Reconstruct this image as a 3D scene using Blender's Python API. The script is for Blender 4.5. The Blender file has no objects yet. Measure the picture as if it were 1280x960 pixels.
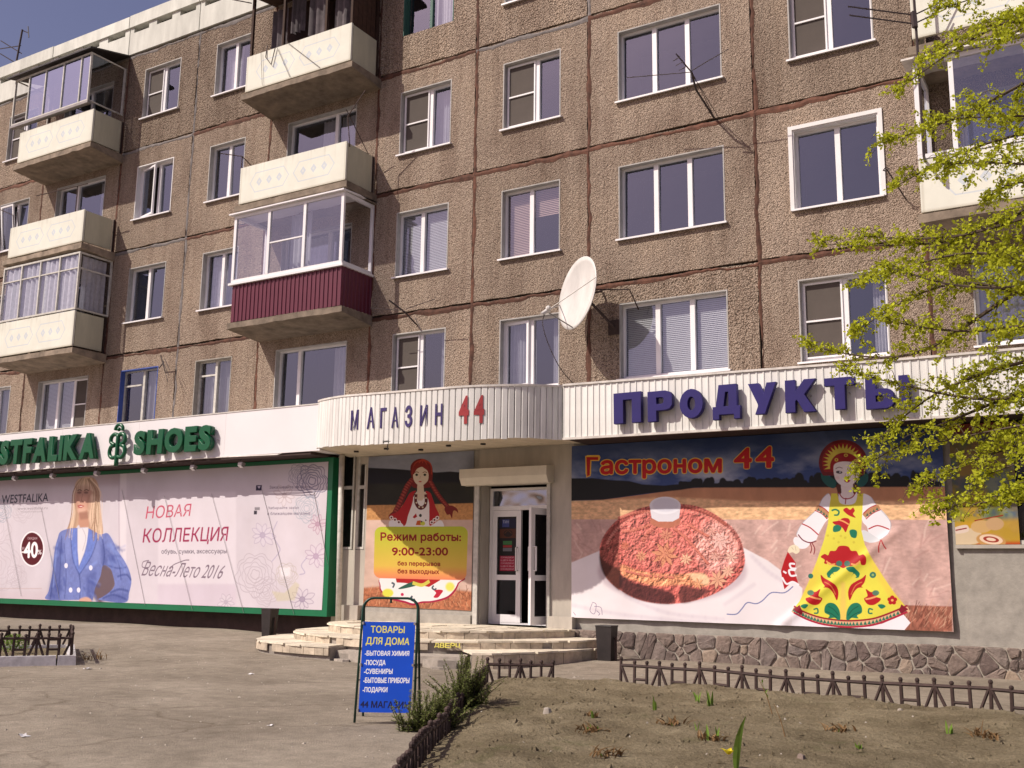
import bpy, math, random
import numpy as np
from mathutils import Vector, Matrix

random.seed(7)
rng = np.random.default_rng(11)
sc = bpy.context.scene
col = sc.collection

# ------------------------------------------------------------------ camera
# metres: x runs along the house front (y = 0), z is up, the street lies at y < 0
FPX, YAW, PITCH, ROLL = 1301.93, 0.545787, 0.181776, 0.0129767
CAM = np.array([0.0, -17.16448, 1.44398])
_f = np.array([-math.sin(YAW) * math.cos(PITCH), math.cos(YAW) * math.cos(PITCH), math.sin(PITCH)])
_r0 = np.array([math.cos(YAW), math.sin(YAW), 0.0])
_u0 = np.cross(_r0, _f)
_r = _r0 * math.cos(ROLL) + _u0 * math.sin(ROLL)
_u = -_r0 * math.sin(ROLL) + _u0 * math.cos(ROLL)


def ray(px, py):
    return _f * FPX + _r * (px - 640.0) - _u * (py - 480.0)


def W(px, py, y=0.0):
    """the point of the upright plane y that the photograph shows at px, py"""
    d = ray(px, py)
    return CAM + d * ((y - CAM[1]) / d[1])


def G(px, py, z=0.0):
    d = ray(px, py)
    return CAM + d * ((z - CAM[2]) / d[2])


cam_d = bpy.data.cameras.new('camera')
cam_d.sensor_width = 36.0
cam_d.lens = FPX / 1280.0 * 36.0
cam_d.clip_start = 0.1
cam_d.clip_end = 2000.0
cam = bpy.data.objects.new('camera', cam_d)
col.objects.link(cam)
M = Matrix.Identity(4)
for i in range(3):
    M[i][0], M[i][1], M[i][2], M[i][3] = _r[i], _u[i], -_f[i], CAM[i]
cam.matrix_world = M
sc.camera = cam

# ------------------------------------------------------------------ sky and sun
SUN = np.array([0.73, 1.0, -1.25])
elev = math.atan2(1.25, math.hypot(0.73, 1.0))
azim = math.atan2(-0.73, -1.0)
world = bpy.data.worlds.new('World')
sc.world = world
world.use_nodes = True
wn, wl = world.node_tree.nodes, world.node_tree.links
wn.clear()
wo = wn.new('ShaderNodeOutputWorld')
bg = wn.new('ShaderNodeBackground')
sky = wn.new('ShaderNodeTexSky')
sky.sky_type = 'NISHITA'
sky.sun_disc = False
sky.sun_elevation = elev
sky.sun_rotation = azim
sky.air_density = 1.2
sky.dust_density = 3.0
sky.ozone_density = 2.5
tint = wn.new('ShaderNodeMix')
tint.data_type = 'RGBA'
tint.blend_type = 'MULTIPLY'
tint.inputs[0].default_value = 1.0
tint.inputs[7].default_value = (1.32, 1.0, 1.12, 1)
wl.new(sky.outputs[0], tint.inputs[6])
wl.new(tint.outputs[2], bg.inputs[0])
bg.inputs[1].default_value = 0.074
wl.new(bg.outputs[0], wo.inputs[0])

sun_d = bpy.data.lights.new('sun', 'SUN')
sun_d.energy = 4.75
sun_d.angle = math.radians(0.5)
sun_d.color = (1.0, 0.925, 0.80)
sun = bpy.data.objects.new('sun', sun_d)
col.objects.link(sun)
sun.rotation_euler = Vector(SUN).to_track_quat('-Z', 'Y').to_euler()
sun.location = (-20, -30, 30)

sc.view_settings.view_transform = 'Standard'
sc.view_settings.look = 'None'
sc.view_settings.exposure = 0.1
sc.view_settings.gamma = 1.0
sc.cycles.max_bounces = 6
sc.cycles.transparent_max_bounces = 12


# ------------------------------------------------------------------ materials
def newmat(name):
    m = bpy.data.materials.new(name)
    m.use_nodes = True
    nt = m.node_tree
    b = nt.nodes['Principled BSDF']
    return m, nt, b


def coords(nt, kind='Object', scale=(1, 1, 1)):
    tc = nt.nodes.new('ShaderNodeTexCoord')
    mp = nt.nodes.new('ShaderNodeMapping')
    mp.inputs['Scale'].default_value = scale
    nt.links.new(tc.outputs[kind], mp.inputs[0])
    return mp.outputs[0]


def noise(nt, vec, scale, detail=4, rough=0.6, dist=0.0):
    n = nt.nodes.new('ShaderNodeTexNoise')
    n.inputs['Scale'].default_value = scale
    n.inputs['Detail'].default_value = detail
    n.inputs['Roughness'].default_value = rough
    n.inputs['Distortion'].default_value = dist
    nt.links.new(vec, n.inputs['Vector'])
    return n.outputs['Fac']


def ramp(nt, fac, stops):
    r = nt.nodes.new('ShaderNodeValToRGB')
    el = r.color_ramp.elements
    el[0].position, el[0].color = stops[0][0], (*stops[0][1], 1)
    el[1].position, el[1].color = stops[-1][0], (*stops[-1][1], 1)
    for p, c in stops[1:-1]:
        e = el.new(p)
        e.color = (*c, 1)
    nt.links.new(fac, r.inputs[0])
    return r.outputs[0]


def mixc(nt, fac, a, b, mode='MIX'):
    m = nt.nodes.new('ShaderNodeMix')
    m.data_type = 'RGBA'
    m.blend_type = mode
    for sock, v in ((m.inputs[0], fac), (m.inputs[6], a), (m.inputs[7], b)):
        if hasattr(v, 'is_output'):
            nt.links.new(v, sock)
        elif isinstance(v, (int, float)):
            sock.default_value = v
        else:
            sock.default_value = (*v, 1)
    return m.outputs[2]


def bump(nt, b, h, strength=0.5, dist=0.01):
    n = nt.nodes.new('ShaderNodeBump')
    n.inputs['Strength'].default_value = strength
    n.inputs['Distance'].default_value = dist
    nt.links.new(h, n.inputs['Height'])
    nt.links.new(n.outputs[0], b.inputs['Normal'])


def simple(name, c, rough=0.6, var=0.15, nscale=3.0, bs=0.15, bscale=40.0, metal=0.0, streak=False, spec=0.4):
    """one colour, uneven with dirt, a fine relief on top"""
    m, nt, b = newmat(name)
    v = coords(nt, 'Object', (1, 1, 0.25) if streak else (1, 1, 1))
    n = noise(nt, v, nscale, 5, 0.65)
    c = np.array(c)
    rmp = ramp(nt, n, [(0.3, tuple(c * (1 - var))), (0.7, tuple(np.minimum(1, c * (1 + var * 0.6))))])
    info = nt.nodes.new('ShaderNodeObjectInfo')
    mr = nt.nodes.new('ShaderNodeMapRange')
    mr.inputs['To Min'].default_value = 1 - var * 0.6
    mr.inputs['To Max'].default_value = 1 + var * 0.3
    nt.links.new(info.outputs['Random'], mr.inputs[0])
    vm = nt.nodes.new('ShaderNodeVectorMath')
    vm.operation = 'SCALE'
    nt.links.new(rmp, vm.inputs[0])
    nt.links.new(mr.outputs[0], vm.inputs['Scale'])
    nt.links.new(vm.outputs[0], b.inputs['Base Color'])
    b.inputs['Roughness'].default_value = rough
    b.inputs['Metallic'].default_value = metal
    b.inputs['Specular IOR Level'].default_value = spec
    if bs:
        bump(nt, b, noise(nt, coords(nt), bscale, 3), bs, 0.005)
    return m


def pebble(name, tone, cell, strength, dist):
    """washed concrete with exposed aggregate"""
    m, nt, b = newmat(name)
    v = coords(nt)
    n1 = nt.nodes.new('ShaderNodeTexNoise')
    n1.inputs['Scale'].default_value = cell * 0.8
    n1.inputs['Detail'].default_value = 2
    nt.links.new(v, n1.inputs['Vector'])
    add = nt.nodes.new('ShaderNodeVectorMath')
    add.operation = 'MULTIPLY_ADD'
    add.inputs[1].default_value = (0.02, 0.02, 0.02)
    nt.links.new(n1.outputs['Color'], add.inputs[0])
    nt.links.new(v, add.inputs[2])
    vo = nt.nodes.new('ShaderNodeTexVoronoi')
    vo.inputs['Scale'].default_value = cell
    nt.links.new(add.outputs[0], vo.inputs['Vector'])
    t = np.array(tone)
    stones = mixc(nt, 0.55, ramp(nt, vo.outputs['Color'], [(0.1, tuple(t * 0.62)), (0.5, tuple(t)), (0.9, tuple(t * 1.4))]),
                  ramp(nt, noise(nt, v, cell * 1.7, 3), [(0.3, tuple(t * 0.7)), (0.7, tuple(t * 1.25))]))
    pits = ramp(nt, vo.outputs['Distance'], [(0.0, (1.08, 1.06, 1.04)), (0.35, (1, 1, 1)), (0.75, (0.45, 0.42, 0.4))])
    c = mixc(nt, 1.0, stones, pits, 'MULTIPLY')
    big = ramp(nt, noise(nt, coords(nt, 'Object', (1, 1, 0.5)), 0.9, 6, 0.6), [(0.28, (0.66, 0.62, 0.60)), (0.5, (0.97, 0.97, 0.96)), (0.8, (1.2, 1.18, 1.12))])
    c = mixc(nt, 1.0, c, big, 'MULTIPLY')
    st = ramp(nt, noise(nt, coords(nt, 'Object', (5, 5, 0.35)), 1.0, 4, 0.6), [(0.36, (0.72, 0.68, 0.66)), (0.52, (1, 1, 1))])
    c = mixc(nt, 0.55, c, mixc(nt, 1.0, c, st, 'MULTIPLY'))
    info = nt.nodes.new('ShaderNodeObjectInfo')
    c = mixc(nt, 1.0, c, ramp(nt, info.outputs['Random'], [(0, (0.83, 0.82, 0.80)), (1, (1.13, 1.12, 1.10))]), 'MULTIPLY')
    nt.links.new(c, b.inputs['Base Color'])
    b.inputs['Roughness'].default_value = 0.95
    b.inputs['Specular IOR Level'].default_value = 0.15
    sub = nt.nodes.new('ShaderNodeMath')
    sub.operation = 'SUBTRACT'
    nt.links.new(noise(nt, v, cell * 0.6, 4, 0.7), sub.inputs[0])
    nt.links.new(vo.outputs['Distance'], sub.inputs[1])
    lump = nt.nodes.new('ShaderNodeMath')
    lump.operation = 'MULTIPLY_ADD'
    lump.inputs[1].default_value = 2.2
    nt.links.new(noise(nt, v, 15, 3, 0.55, 0.6), lump.inputs[0])
    nt.links.new(sub.outputs[0], lump.inputs[2])
    bump(nt, b, lump.outputs[0], strength, dist)
    return m


def glass(name, tintc=(0.02, 0.02, 0.03), refl=0.17, see=0.93, rough=0.02, wav=0.0):
    """coated window glass: part mirror, part see-through, part dark"""
    m, nt, b = newmat(name)
    nt.nodes.remove(b)
    out = nt.nodes['Material Output']
    tr = nt.nodes.new('ShaderNodeBsdfTransparent')
    tr.inputs[0].default_value = (0.95, 0.95, 0.97, 1)
    df = nt.nodes.new('ShaderNodeBsdfDiffuse')
    df.inputs[0].default_value = (*tintc, 1)
    gl = nt.nodes.new('ShaderNodeBsdfGlossy')
    gl.inputs[0].default_value = (0.74, 0.82, 1.0, 1)
    gl.inputs['Roughness'].default_value = rough
    mx = nt.nodes.new('ShaderNodeMixShader')
    mx.inputs[0].default_value = see
    nt.links.new(df.outputs[0], mx.inputs[1])
    nt.links.new(tr.outputs[0], mx.inputs[2])
    lwn = nt.nodes.new('ShaderNodeLayerWeight')
    lwn.inputs[0].default_value = 0.5
    lw = nt.nodes.new('ShaderNodeMath')
    lw.operation = 'POWER'
    lw.inputs[1].default_value = 3.5
    nt.links.new(lwn.outputs['Facing'], lw.inputs[0])
    ma = nt.nodes.new('ShaderNodeMath')
    ma.operation = 'MULTIPLY_ADD'
    ma.inputs[1].default_value = 0.9
    ma.inputs[2].default_value = refl
    ma.use_clamp = True
    nt.links.new(lw.outputs[0], ma.inputs[0])
    m2 = nt.nodes.new('ShaderNodeMixShader')
    nt.links.new(ma.outputs[0], m2.inputs[0])
    nt.links.new(mx.outputs[0], m2.inputs[1])
    nt.links.new(gl.outputs[0], m2.inputs[2])
    nt.links.new(m2.outputs[0], out.inputs[0])
    bn = nt.nodes.new('ShaderNodeBump')
    bn.inputs['Strength'].default_value = 0.12 + wav
    bn.inputs['Distance'].default_value = 0.02
    nt.links.new(noise(nt, coords(nt), 1.3, 2), bn.inputs['Height'])
    nt.links.new(bn.outputs[0], gl.inputs['Normal'])
    return m


MT = {}
MT['panel'] = pebble('washed_concrete_fine', (0.465, 0.375, 0.31), 50, 0.9, 0.03)
MT['panel_coarse'] = pebble('washed_concrete_coarse', (0.45, 0.36, 0.295), 34, 1.0, 0.04)
MT['rust'] = simple('rusty_joint_mastic', (0.13, 0.058, 0.038), 0.9, 0.6, 6, 0.8, 30)
MT['greyjoint'] = simple('grey_joint_mortar', (0.19, 0.17, 0.165), 0.9, 0.3, 7, 0.6, 30)
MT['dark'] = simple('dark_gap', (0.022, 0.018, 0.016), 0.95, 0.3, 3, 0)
MT['pvc'] = simple('white_plastic_frame', (0.76, 0.74, 0.76), 0.35, 0.05, 3, 0.0)
MT['oldwhite'] = simple('old_white_paint', (0.55, 0.53, 0.49), 0.6, 0.25, 8, 0.3)
MT['reveal'] = simple('painted_reveal', (0.40, 0.385, 0.37), 0.8, 0.2, 4, 0.3)
MT['revealwhite'] = simple('white_reveal', (0.70, 0.68, 0.68), 0.6, 0.06, 4, 0.1)
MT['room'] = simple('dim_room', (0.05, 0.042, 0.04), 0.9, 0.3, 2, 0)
MT['glass'] = glass('window_glass')
MT['glassclear'] = glass('balcony_glass', refl=0.08, see=0.97)
MT['glassmirror'] = glass('balcony_mirror_glass', refl=0.42, see=0.5)
MT['glassdark'] = glass('shop_glass', (0.015, 0.012, 0.012), refl=0.03, see=0.5)
MT['foil'] = glass('crumpled_foil_glass', (0.02, 0.02, 0.02), refl=0.32, see=0.2, rough=0.05, wav=2.6)
MT['net'] = simple('mosquito_net', (0.085, 0.07, 0.062), 0.9, 0.1, 3, 0)
MT['lace'] = simple('lace_curtain', (0.52, 0.51, 0.56), 0.9, 0.2, 12, 0.2)
MT['curtain'] = simple('grey_curtain', (0.34, 0.34, 0.38), 0.9, 0.15, 5, 0)
MT['blind'] = simple('pink_blind', (0.46, 0.33, 0.29), 0.8, 0.05, 5, 0)
MT['whiteblind'] = simple('white_blind', (0.50, 0.51, 0.53), 0.7, 0.05, 5, 0)
MT['maroon'] = simple('maroon_siding', (0.105, 0.012, 0.032), 0.45, 0.1, 3, 0)
MT['slab'] = simple('weathered_balcony_slab', (0.27, 0.215, 0.165), 0.95, 0.45, 3.5, 0.7, 25)
MT['sidewhite'] = simple('aged_cream_board', (0.50, 0.48, 0.37), 0.8, 0.16, 3, 0.3, streak=True)
MT['parapet'] = simple('pale_parapet', (0.62, 0.62, 0.57), 0.85, 0.22, 3, 0.5, 20, streak=True)
MT['plaster'] = simple('grey_plaster', (0.36, 0.335, 0.30), 0.92, 0.25, 4, 0.7, 30)
MT['shopwall'] = simple('beige_plaster', (0.44, 0.40, 0.35), 0.9, 0.22, 3, 0.35, 40, streak=True)
MT['shopdark'] = simple('dark_brown_base', (0.045, 0.025, 0.022), 0.8, 0.4, 3, 0.2)
MT['composite'] = simple('white_composite_board', (0.72, 0.69, 0.71), 0.5, 0.05, 0.6, 0)
MT['slat'] = simple('white_siding_slat', (0.70, 0.69, 0.665), 0.5, 0.16, 5, 0.05, 20, streak=True)
MT['slatcap'] = simple('white_siding_trim', (0.66, 0.62, 0.58), 0.5, 0.25, 6, 0.1)
MT['soffit'] = simple('cream_soffit', (0.60, 0.53, 0.42), 0.6, 0.15, 3, 0.05)
MT['green'] = simple('green_letter_plastic', (0.003, 0.085, 0.035), 0.3, 0.08, 3, 0)
MT['greenframe'] = simple('green_steel_frame', (0.008, 0.14, 0.06), 0.4, 0.08, 3, 0)
MT['navy'] = simple('navy_letter_paint', (0.013, 0.006, 0.115), 0.7, 0.12, 5, 0.1)
MT['navyflat'] = simple('navy_flat_letter', (0.035, 0.02, 0.12), 0.6, 0.1, 5, 0)
MT['redflat'] = simple('red_flat_figure', (0.32, 0.03, 0.035), 0.6, 0.12, 5, 0)
MT['iron'] = simple('rusty_dark_iron', (0.055, 0.032, 0.028), 0.75, 0.4, 20, 0.6, 60)
MT['blackmetal'] = simple('black_metal', (0.025, 0.02, 0.02), 0.5, 0.3, 6, 0.1)
MT['greymetal'] = simple('dull_grey_metal', (0.30, 0.28, 0.27), 0.45, 0.2, 6, 0.1, metal=0.5)
MT['dishwhite'] = simple('satellite_dish_paint', (0.62, 0.60, 0.58), 0.45, 0.2, 3, 0, streak=True)
MT['wire'] = simple('antenna_wire', (0.05, 0.035, 0.035), 0.6, 0.2, 6, 0)
MT['stone'] = None
MT['mortar'] = simple('plinth_mortar', (0.38, 0.34, 0.29), 0.95, 0.25, 8, 0.6, 40)
MT['tile'] = simple('cream_step_tile', (0.68, 0.61, 0.49), 0.75, 0.28, 6, 0.35, 30)
MT['riser'] = simple('tan_riser_tile', (0.52, 0.44, 0.34), 0.75, 0.35, 6, 0.35, 30)
MT['concrete'] = simple('rough_concrete', (0.34, 0.30, 0.26), 0.95, 0.3, 6, 0.8, 30)
MT['kerbwhite'] = simple('whitewashed_kerb', (0.66, 0.64, 0.65), 0.9, 0.25, 6, 0.6, 25)
MT['bluebrown'] = simple('blue_painted_frame', (0.05, 0.09, 0.33), 0.6, 0.15, 6, 0.1)
MT['greenpaint'] = simple('green_painted_frame', (0.035, 0.11, 0.085), 0.6, 0.15, 6, 0.1)
MT['wood'] = simple('weathered_dark_wood', (0.055, 0.025, 0.015), 0.85, 0.4, 9, 0.4)
MT['signgreen'] = simple('dark_green_tube', (0.012, 0.05, 0.035), 0.35, 0.15, 5, 0)
MT['bark'] = simple('elm_bark', (0.085, 0.06, 0.045), 0.95, 0.35, 14, 0.9, 40)
MT['shutter'] = simple('cream_roller_shutter_box', (0.62, 0.57, 0.48), 0.45, 0.1, 3, 0)
MT['chalkyellow'] = simple('yellow_paint_lettering', (0.62, 0.56, 0.12), 0.8, 0.2, 10, 0.2)
MT['bandage'] = simple('hanging_laundry', (0.12, 0.10, 0.11), 0.9, 0.5, 3, 0)


def stone_mat():
    m, nt, b = newmat('plinth_rubble_stone')
    v = coords(nt)
    info = nt.nodes.new('ShaderNodeObjectInfo')
    base = ramp(nt, info.outputs['Random'], [(0, (0.12, 0.09, 0.085)), (0.3, (0.17, 0.135, 0.12)), (0.6, (0.21, 0.165, 0.145)), (0.8, (0.15, 0.13, 0.13)), (1, (0.33, 0.26, 0.20))])
    n = ramp(nt, noise(nt, v, 9, 6, 0.7), [(0.25, (0.62, 0.6, 0.58)), (0.75, (1.35, 1.3, 1.25))])
    nt.links.new(mixc(nt, 1.0, base, n, 'MULTIPLY'), b.inputs['Base Color'])
    b.inputs['Roughness'].default_value = 0.9
    bump(nt, b, noise(nt, v, 14, 6, 0.7), 0.9, 0.03)
    return m


MT['stone'] = stone_mat()


def ground_mat():
    m, nt, b = newmat('dusty_asphalt')
    v = coords(nt)
    big = ramp(nt, noise(nt, v, 0.55, 7, 0.62, 0.4), [(0.3, (0.20, 0.173, 0.142)), (0.5, (0.27, 0.237, 0.197)), (0.7, (0.34, 0.302, 0.255))])
    fine = ramp(nt, noise(nt, v, 55, 4, 0.7), [(0.25, (0.72, 0.71, 0.7)), (0.75, (1.22, 1.2, 1.17))])
    mid = ramp(nt, noise(nt, v, 5, 6, 0.7), [(0.32, (0.78, 0.77, 0.75)), (0.68, (1.12, 1.11, 1.09))])
    c = mixc(nt, 1.0, mixc(nt, 1.0, big, fine, 'MULTIPLY'), mid, 'MULTIPLY')
    vo = nt.nodes.new('ShaderNodeTexVoronoi')
    vo.feature = 'DISTANCE_TO_EDGE'
    vo.inputs['Scale'].default_value = 0.22
    nd = nt.nodes.new('ShaderNodeTexNoise')
    nd.inputs['Scale'].default_value = 1.4
    nd.inputs['Detail'].default_value = 6
    nt.links.new(v, nd.inputs['Vector'])
    md = nt.nodes.new('ShaderNodeVectorMath')
    md.operation = 'MULTIPLY_ADD'
    md.inputs[1].default_value = (1.1, 1.1, 0)
    nt.links.new(nd.outputs['Color'], md.inputs[0])
    nt.links.new(v, md.inputs[2])
    nt.links.new(md.outputs[0], vo.inputs['Vector'])
    cr = ramp(nt, vo.outputs['Distance'], [(0.0, (0.72, 0.70, 0.68)), (0.004, (0.9, 0.89, 0.88)), (0.008, (1, 1, 1))])
    c = mixc(nt, 1.0, c, cr, 'MULTIPLY')
    vs = nt.nodes.new('ShaderNodeTexVoronoi')
    vs.inputs['Scale'].default_value = 9
    nt.links.new(v, vs.inputs['Vector'])
    spk = ramp(nt, vs.outputs['Distance'], [(0.0, (1.7, 1.65, 1.6)), (0.06, (1.5, 1.45, 1.4)), (0.09, (1, 1, 1))])
    c = mixc(nt, 0.5, c, mixc(nt, 1.0, c, spk, 'MULTIPLY'))
    nt.links.new(c, b.inputs['Base Color'])
    b.inputs['Roughness'].default_value = 0.95
    b.inputs['Specular IOR Level'].default_value = 0.15
    a = nt.nodes.new('ShaderNodeMath')
    a.operation = 'ADD'
    nt.links.new(noise(nt, v, 60, 4, 0.7), a.inputs[0])
    nt.links.new(noise(nt, v, 4, 5, 0.6), a.inputs[1])
    bump(nt, b, a.outputs[0], 0.7, 0.02)
    return m


def soil_mat():
    m, nt, b = newmat('dry_garden_soil')
    v = coords(nt)
    big = ramp(nt, noise(nt, v, 1.3, 8, 0.68, 0.5), [(0.28, (0.15, 0.122, 0.078)), (0.5, (0.25, 0.21, 0.14)), (0.72, (0.36, 0.31, 0.215))])
    fine = ramp(nt, noise(nt, v, 38, 5, 0.75), [(0.25, (0.6, 0.58, 0.56)), (0.75, (1.35, 1.32, 1.28))])
    c = mixc(nt, 1.0, big, fine, 'MULTIPLY')
    gr = ramp(nt, noise(nt, coords(nt, 'Object', (1, 1, 1)), 0.8, 5, 0.7, 1.0), [(0.58, (0, 0, 0)), (0.7, (0.5, 0.5, 0.5))])
    c = mixc(nt, gr, c, (0.10, 0.11, 0.04))
    nt.links.new(c, b.inputs['Base Color'])
    b.inputs['Roughness'].default_value = 1.0
    b.inputs['Specular IOR Level'].default_value = 0.1
    bump(nt, b, noise(nt, v, 26, 8, 0.75), 1.0, 0.06)
    return m


MT['ground'] = ground_mat()
MT['soil'] = soil_mat()


def leaf_mat(name, c, tr=0.45, var=0.35):
    m, nt, b = newmat(name)
    nt.nodes.remove(b)
    out = nt.nodes['Material Output']
    c = np.array(c)
    g = nt.nodes.new('ShaderNodeNewGeometry')
    cc = ramp(nt, g.outputs['Random Per Island'], [(0, tuple(c * (1 - var))), (0.6, tuple(c)), (1, tuple(np.minimum(0.8, c * (1 + var))))])
    d = nt.nodes.new('ShaderNodeBsdfDiffuse')
    t = nt.nodes.new('ShaderNodeBsdfTranslucent')
    mx = nt.nodes.new('ShaderNodeMixShader')
    mx.inputs[0].default_value = tr
    nt.links.new(cc, d.inputs[0])
    nt.links.new(cc, t.inputs[0])
    nt.links.new(d.outputs[0], mx.inputs[1])
    nt.links.new(t.outputs[0], mx.inputs[2])
    nt.links.new(mx.outputs[0], out.inputs[0])
    return m


MT['leaf'] = leaf_mat('young_elm_leaf', (0.50, 0.53, 0.045), 0.55)
MT['shrubleaf'] = leaf_mat('shrub_needle_leaf', (0.20, 0.23, 0.08), 0.4)
MT['sprout'] = leaf_mat('tulip_leaf', (0.17, 0.27, 0.05), 0.3, 0.2)
MT['dryleaf'] = leaf_mat('dry_leaf', (0.24, 0.15, 0.075), 0.2, 0.5)
MT['petal'] = leaf_mat('yellow_petal', (0.75, 0.62, 0.04), 0.3, 0.2)


# ------------------------------------------------------------------ mesh building
class MB:
    def __init__(self):
        self.v, self.f, self.m, self.uv = [], [], [], {}

    def quad(self, a, b, c, d, mi=0):
        n = len(self.v)
        self.v += [tuple(a), tuple(b), tuple(c), tuple(d)]
        self.f.append((n, n + 1, n + 2, n + 3))
        self.m.append(mi)

    def poly(self, pts, mi=0):
        n = len(self.v)
        self.v += [tuple(p) for p in pts]
        self.f.append(tuple(range(n, n + len(pts))))
        self.m.append(mi)

    def hexa(self, p, mi=0):
        """8 corners: bottom ring 0-3, top ring 4-7"""
        n = len(self.v)
        self.v += [tuple(q) for q in p]
        for f in ((0, 3, 2, 1), (4, 5, 6, 7), (0, 1, 5, 4), (1, 2, 6, 5), (2, 3, 7, 6), (3, 0, 4, 7)):
            self.f.append(tuple(n + i for i in f))
            self.m.append(mi)

    def box(self, x0, x1, y0, y1, z0, z1, mi=0):
        self.hexa([(x0, y0, z0), (x1, y0, z0), (x1, y1, z0), (x0, y1, z0),
                   (x0, y0, z1), (x1, y0, z1), (x1, y1, z1), (x0, y1, z1)], mi)

    def tube(self, pts, r, n=6, mi=0, cap=True):
        pts = [Vector(p) for p in pts]
        rs = r if isinstance(r, (list, tuple)) else [r] * len(pts)
        base = len(self.v)
        prev = None
        for i, p in enumerate(pts):
            a = pts[max(0, i - 1)]
            b = pts[min(len(pts) - 1, i + 1)]
            t = (b - a).normalized()
            if prev is None:
                prev = t.orthogonal().normalized()
            prev = (prev - t * prev.dot(t))
            prev = prev.normalized() if prev.length > 1e-6 else t.orthogonal().normalized()
            q = t.cross(prev)
            for k in range(n):
                an = 2 * math.pi * (k + 0.5) / n
                self.v.append(tuple(p + (prev * math.cos(an) + q * math.sin(an)) * rs[i]))
        for i in range(len(pts) - 1):
            for k in range(n):
                a, b = base + i * n + k, base + i * n + (k + 1) % n
                self.f.append((a, b, b + n, a + n))
                self.m.append(mi)
        if cap:
            self.f.append(tuple(base + k for k in reversed(range(n))))
            self.f.append(tuple(base + (len(pts) - 1) * n + k for k in range(n)))
            self.m += [mi, mi]

    def prism(self, poly2, y0, y1, mi=0, axis='y'):
        """polygon in (x, z) pushed from y0 to y1; axis z: polygon in (x, y)"""
        n = len(self.v)
        k = len(poly2)
        for yy in (y0, y1):
            for a, b in poly2:
                self.v.append((a, yy, b) if axis == 'y' else ((a, b, yy) if axis == 'z' else (yy, a, b)))
        self.f.append(tuple(n + i for i in range(k)))
        self.f.append(tuple(n + k + i for i in reversed(range(k))))
        self.m += [mi, mi]
        for i in range(k):
            j = (i + 1) % k
            self.f.append((n + i, n + k + i, n + k + j, n + j))
            self.m.append(mi)

    def ball(self, c, r, seg=8, rings=5, mi=0, sq=(1, 1, 1)):
        n = len(self.v)
        for i in range(rings + 1):
            th = math.pi * i / rings
            for k in range(seg):
                ph = 2 * math.pi * k / seg
                self.v.append((c[0] + r * sq[0] * math.sin(th) * math.cos(ph), c[1] + r * sq[1] * math.sin(th) * math.sin(ph), c[2] + r * sq[2] * math.cos(th)))
        for i in range(rings):
            for k in range(seg):
                a, b = n + i * seg + k, n + i * seg + (k + 1) % seg
                self.f.append((a, a + seg, b + seg, b))
                self.m.append(mi)

    def mesh(self, name, mats, off=(0, 0, 0), smooth=False):
        me = bpy.data.meshes.new(name)
        vs = [(a - off[0], b - off[1], c - off[2]) for a, b, c in self.v]
        me.from_pydata(vs, [], self.f)
        for mm in (mats if isinstance(mats, (list, tuple)) else [mats]):
            me.materials.append(mm)
        me.polygons.foreach_set('material_index', self.m)
        if smooth:
            me.polygons.foreach_set('use_smooth', [True] * len(me.polygons))
        bm_fix(me)
        return me

    def build(self, name, mats, parent=None, smooth=False):
        """geometry was given in world metres; the object hangs under parent"""
        off = wloc(parent)
        return link(name, self.mesh(name, mats, off, smooth), parent)


def bm_fix(me):
    import bmesh
    bm = bmesh.new()
    bm.from_mesh(me)
    bmesh.ops.recalc_face_normals(bm, faces=bm.faces)
    bm.to_mesh(me)
    bm.free()
    me.update()


def wloc(o):
    x = Vector((0, 0, 0))
    while o is not None:
        x += o.location
        o = o.parent
    return x


def link(name, me, parent=None, loc=(0, 0, 0), rot=None, scale=None):
    o = bpy.data.objects.new(name, me)
    col.objects.link(o)
    o.parent = parent
    o.location = loc
    if rot:
        o.rotation_euler = rot
    if scale:
        o.scale = scale
    return o


def at(name, me, parent, wl, rot=None, scale=None):
    return link(name, me, parent, Vector(wl) - wloc(parent), rot, scale)


def tag(o, label=None, cat=None, group=None, kind=None):
    if label: o['label'] = label
    if cat: o['category'] = cat
    if group: o['group'] = group
    if kind: o['kind'] = kind
    return o


def thing(name, label, cat, loc=(0, 0, 0), group=None):
    return tag(link(name, None, None, loc), label, cat, group)


def copy_tree(o, parent=None):
    c = o.copy()
    col.objects.link(c)
    c.parent = parent
    for ch in list(o.children):
        copy_tree(ch, c)
    return c


def spline(pts, n=8, closed=False):
    """Catmull-Rom through the points"""
    P = [np.array(p, float) for p in pts]
    k = len(P)
    out = []
    for i in range(k if closed else k - 1):
        if closed:
            a, b, c, d = P[i - 1], P[i], P[(i + 1) % k], P[(i + 2) % k]
        else:
            a, b, c, d = P[max(0, i - 1)], P[i], P[i + 1], P[min(k - 1, i + 2)]
        for t in np.arange(n) / n:
            out.append(0.5 * ((2 * b) + (c - a) * t + (2 * a - 5 * b + 4 * c - d) * t * t + (3 * b - a - 3 * c + d) * t ** 3))
    if not closed:
        out.append(P[-1])
    return out


# ------------------------------------------------------------------ lettering
def text_mesh(s, weight=0.0, depth=0.0, bevel=0.0):
    cu = bpy.data.curves.new('lettering', 'FONT')
    cu.body = s
    cu.offset = weight
    cu.extrude = depth
    cu.bevel_depth = bevel
    cu.bevel_resolution = 1
    cu.resolution_u = 4
    o = bpy.data.objects.new('lettering', cu)
    col.objects.link(o)
    bpy.context.view_layer.update()
    me = bpy.data.meshes.new_from_object(o)
    bpy.data.objects.remove(o)
    bpy.data.curves.remove(cu)
    return me


_tc = {}


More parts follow.
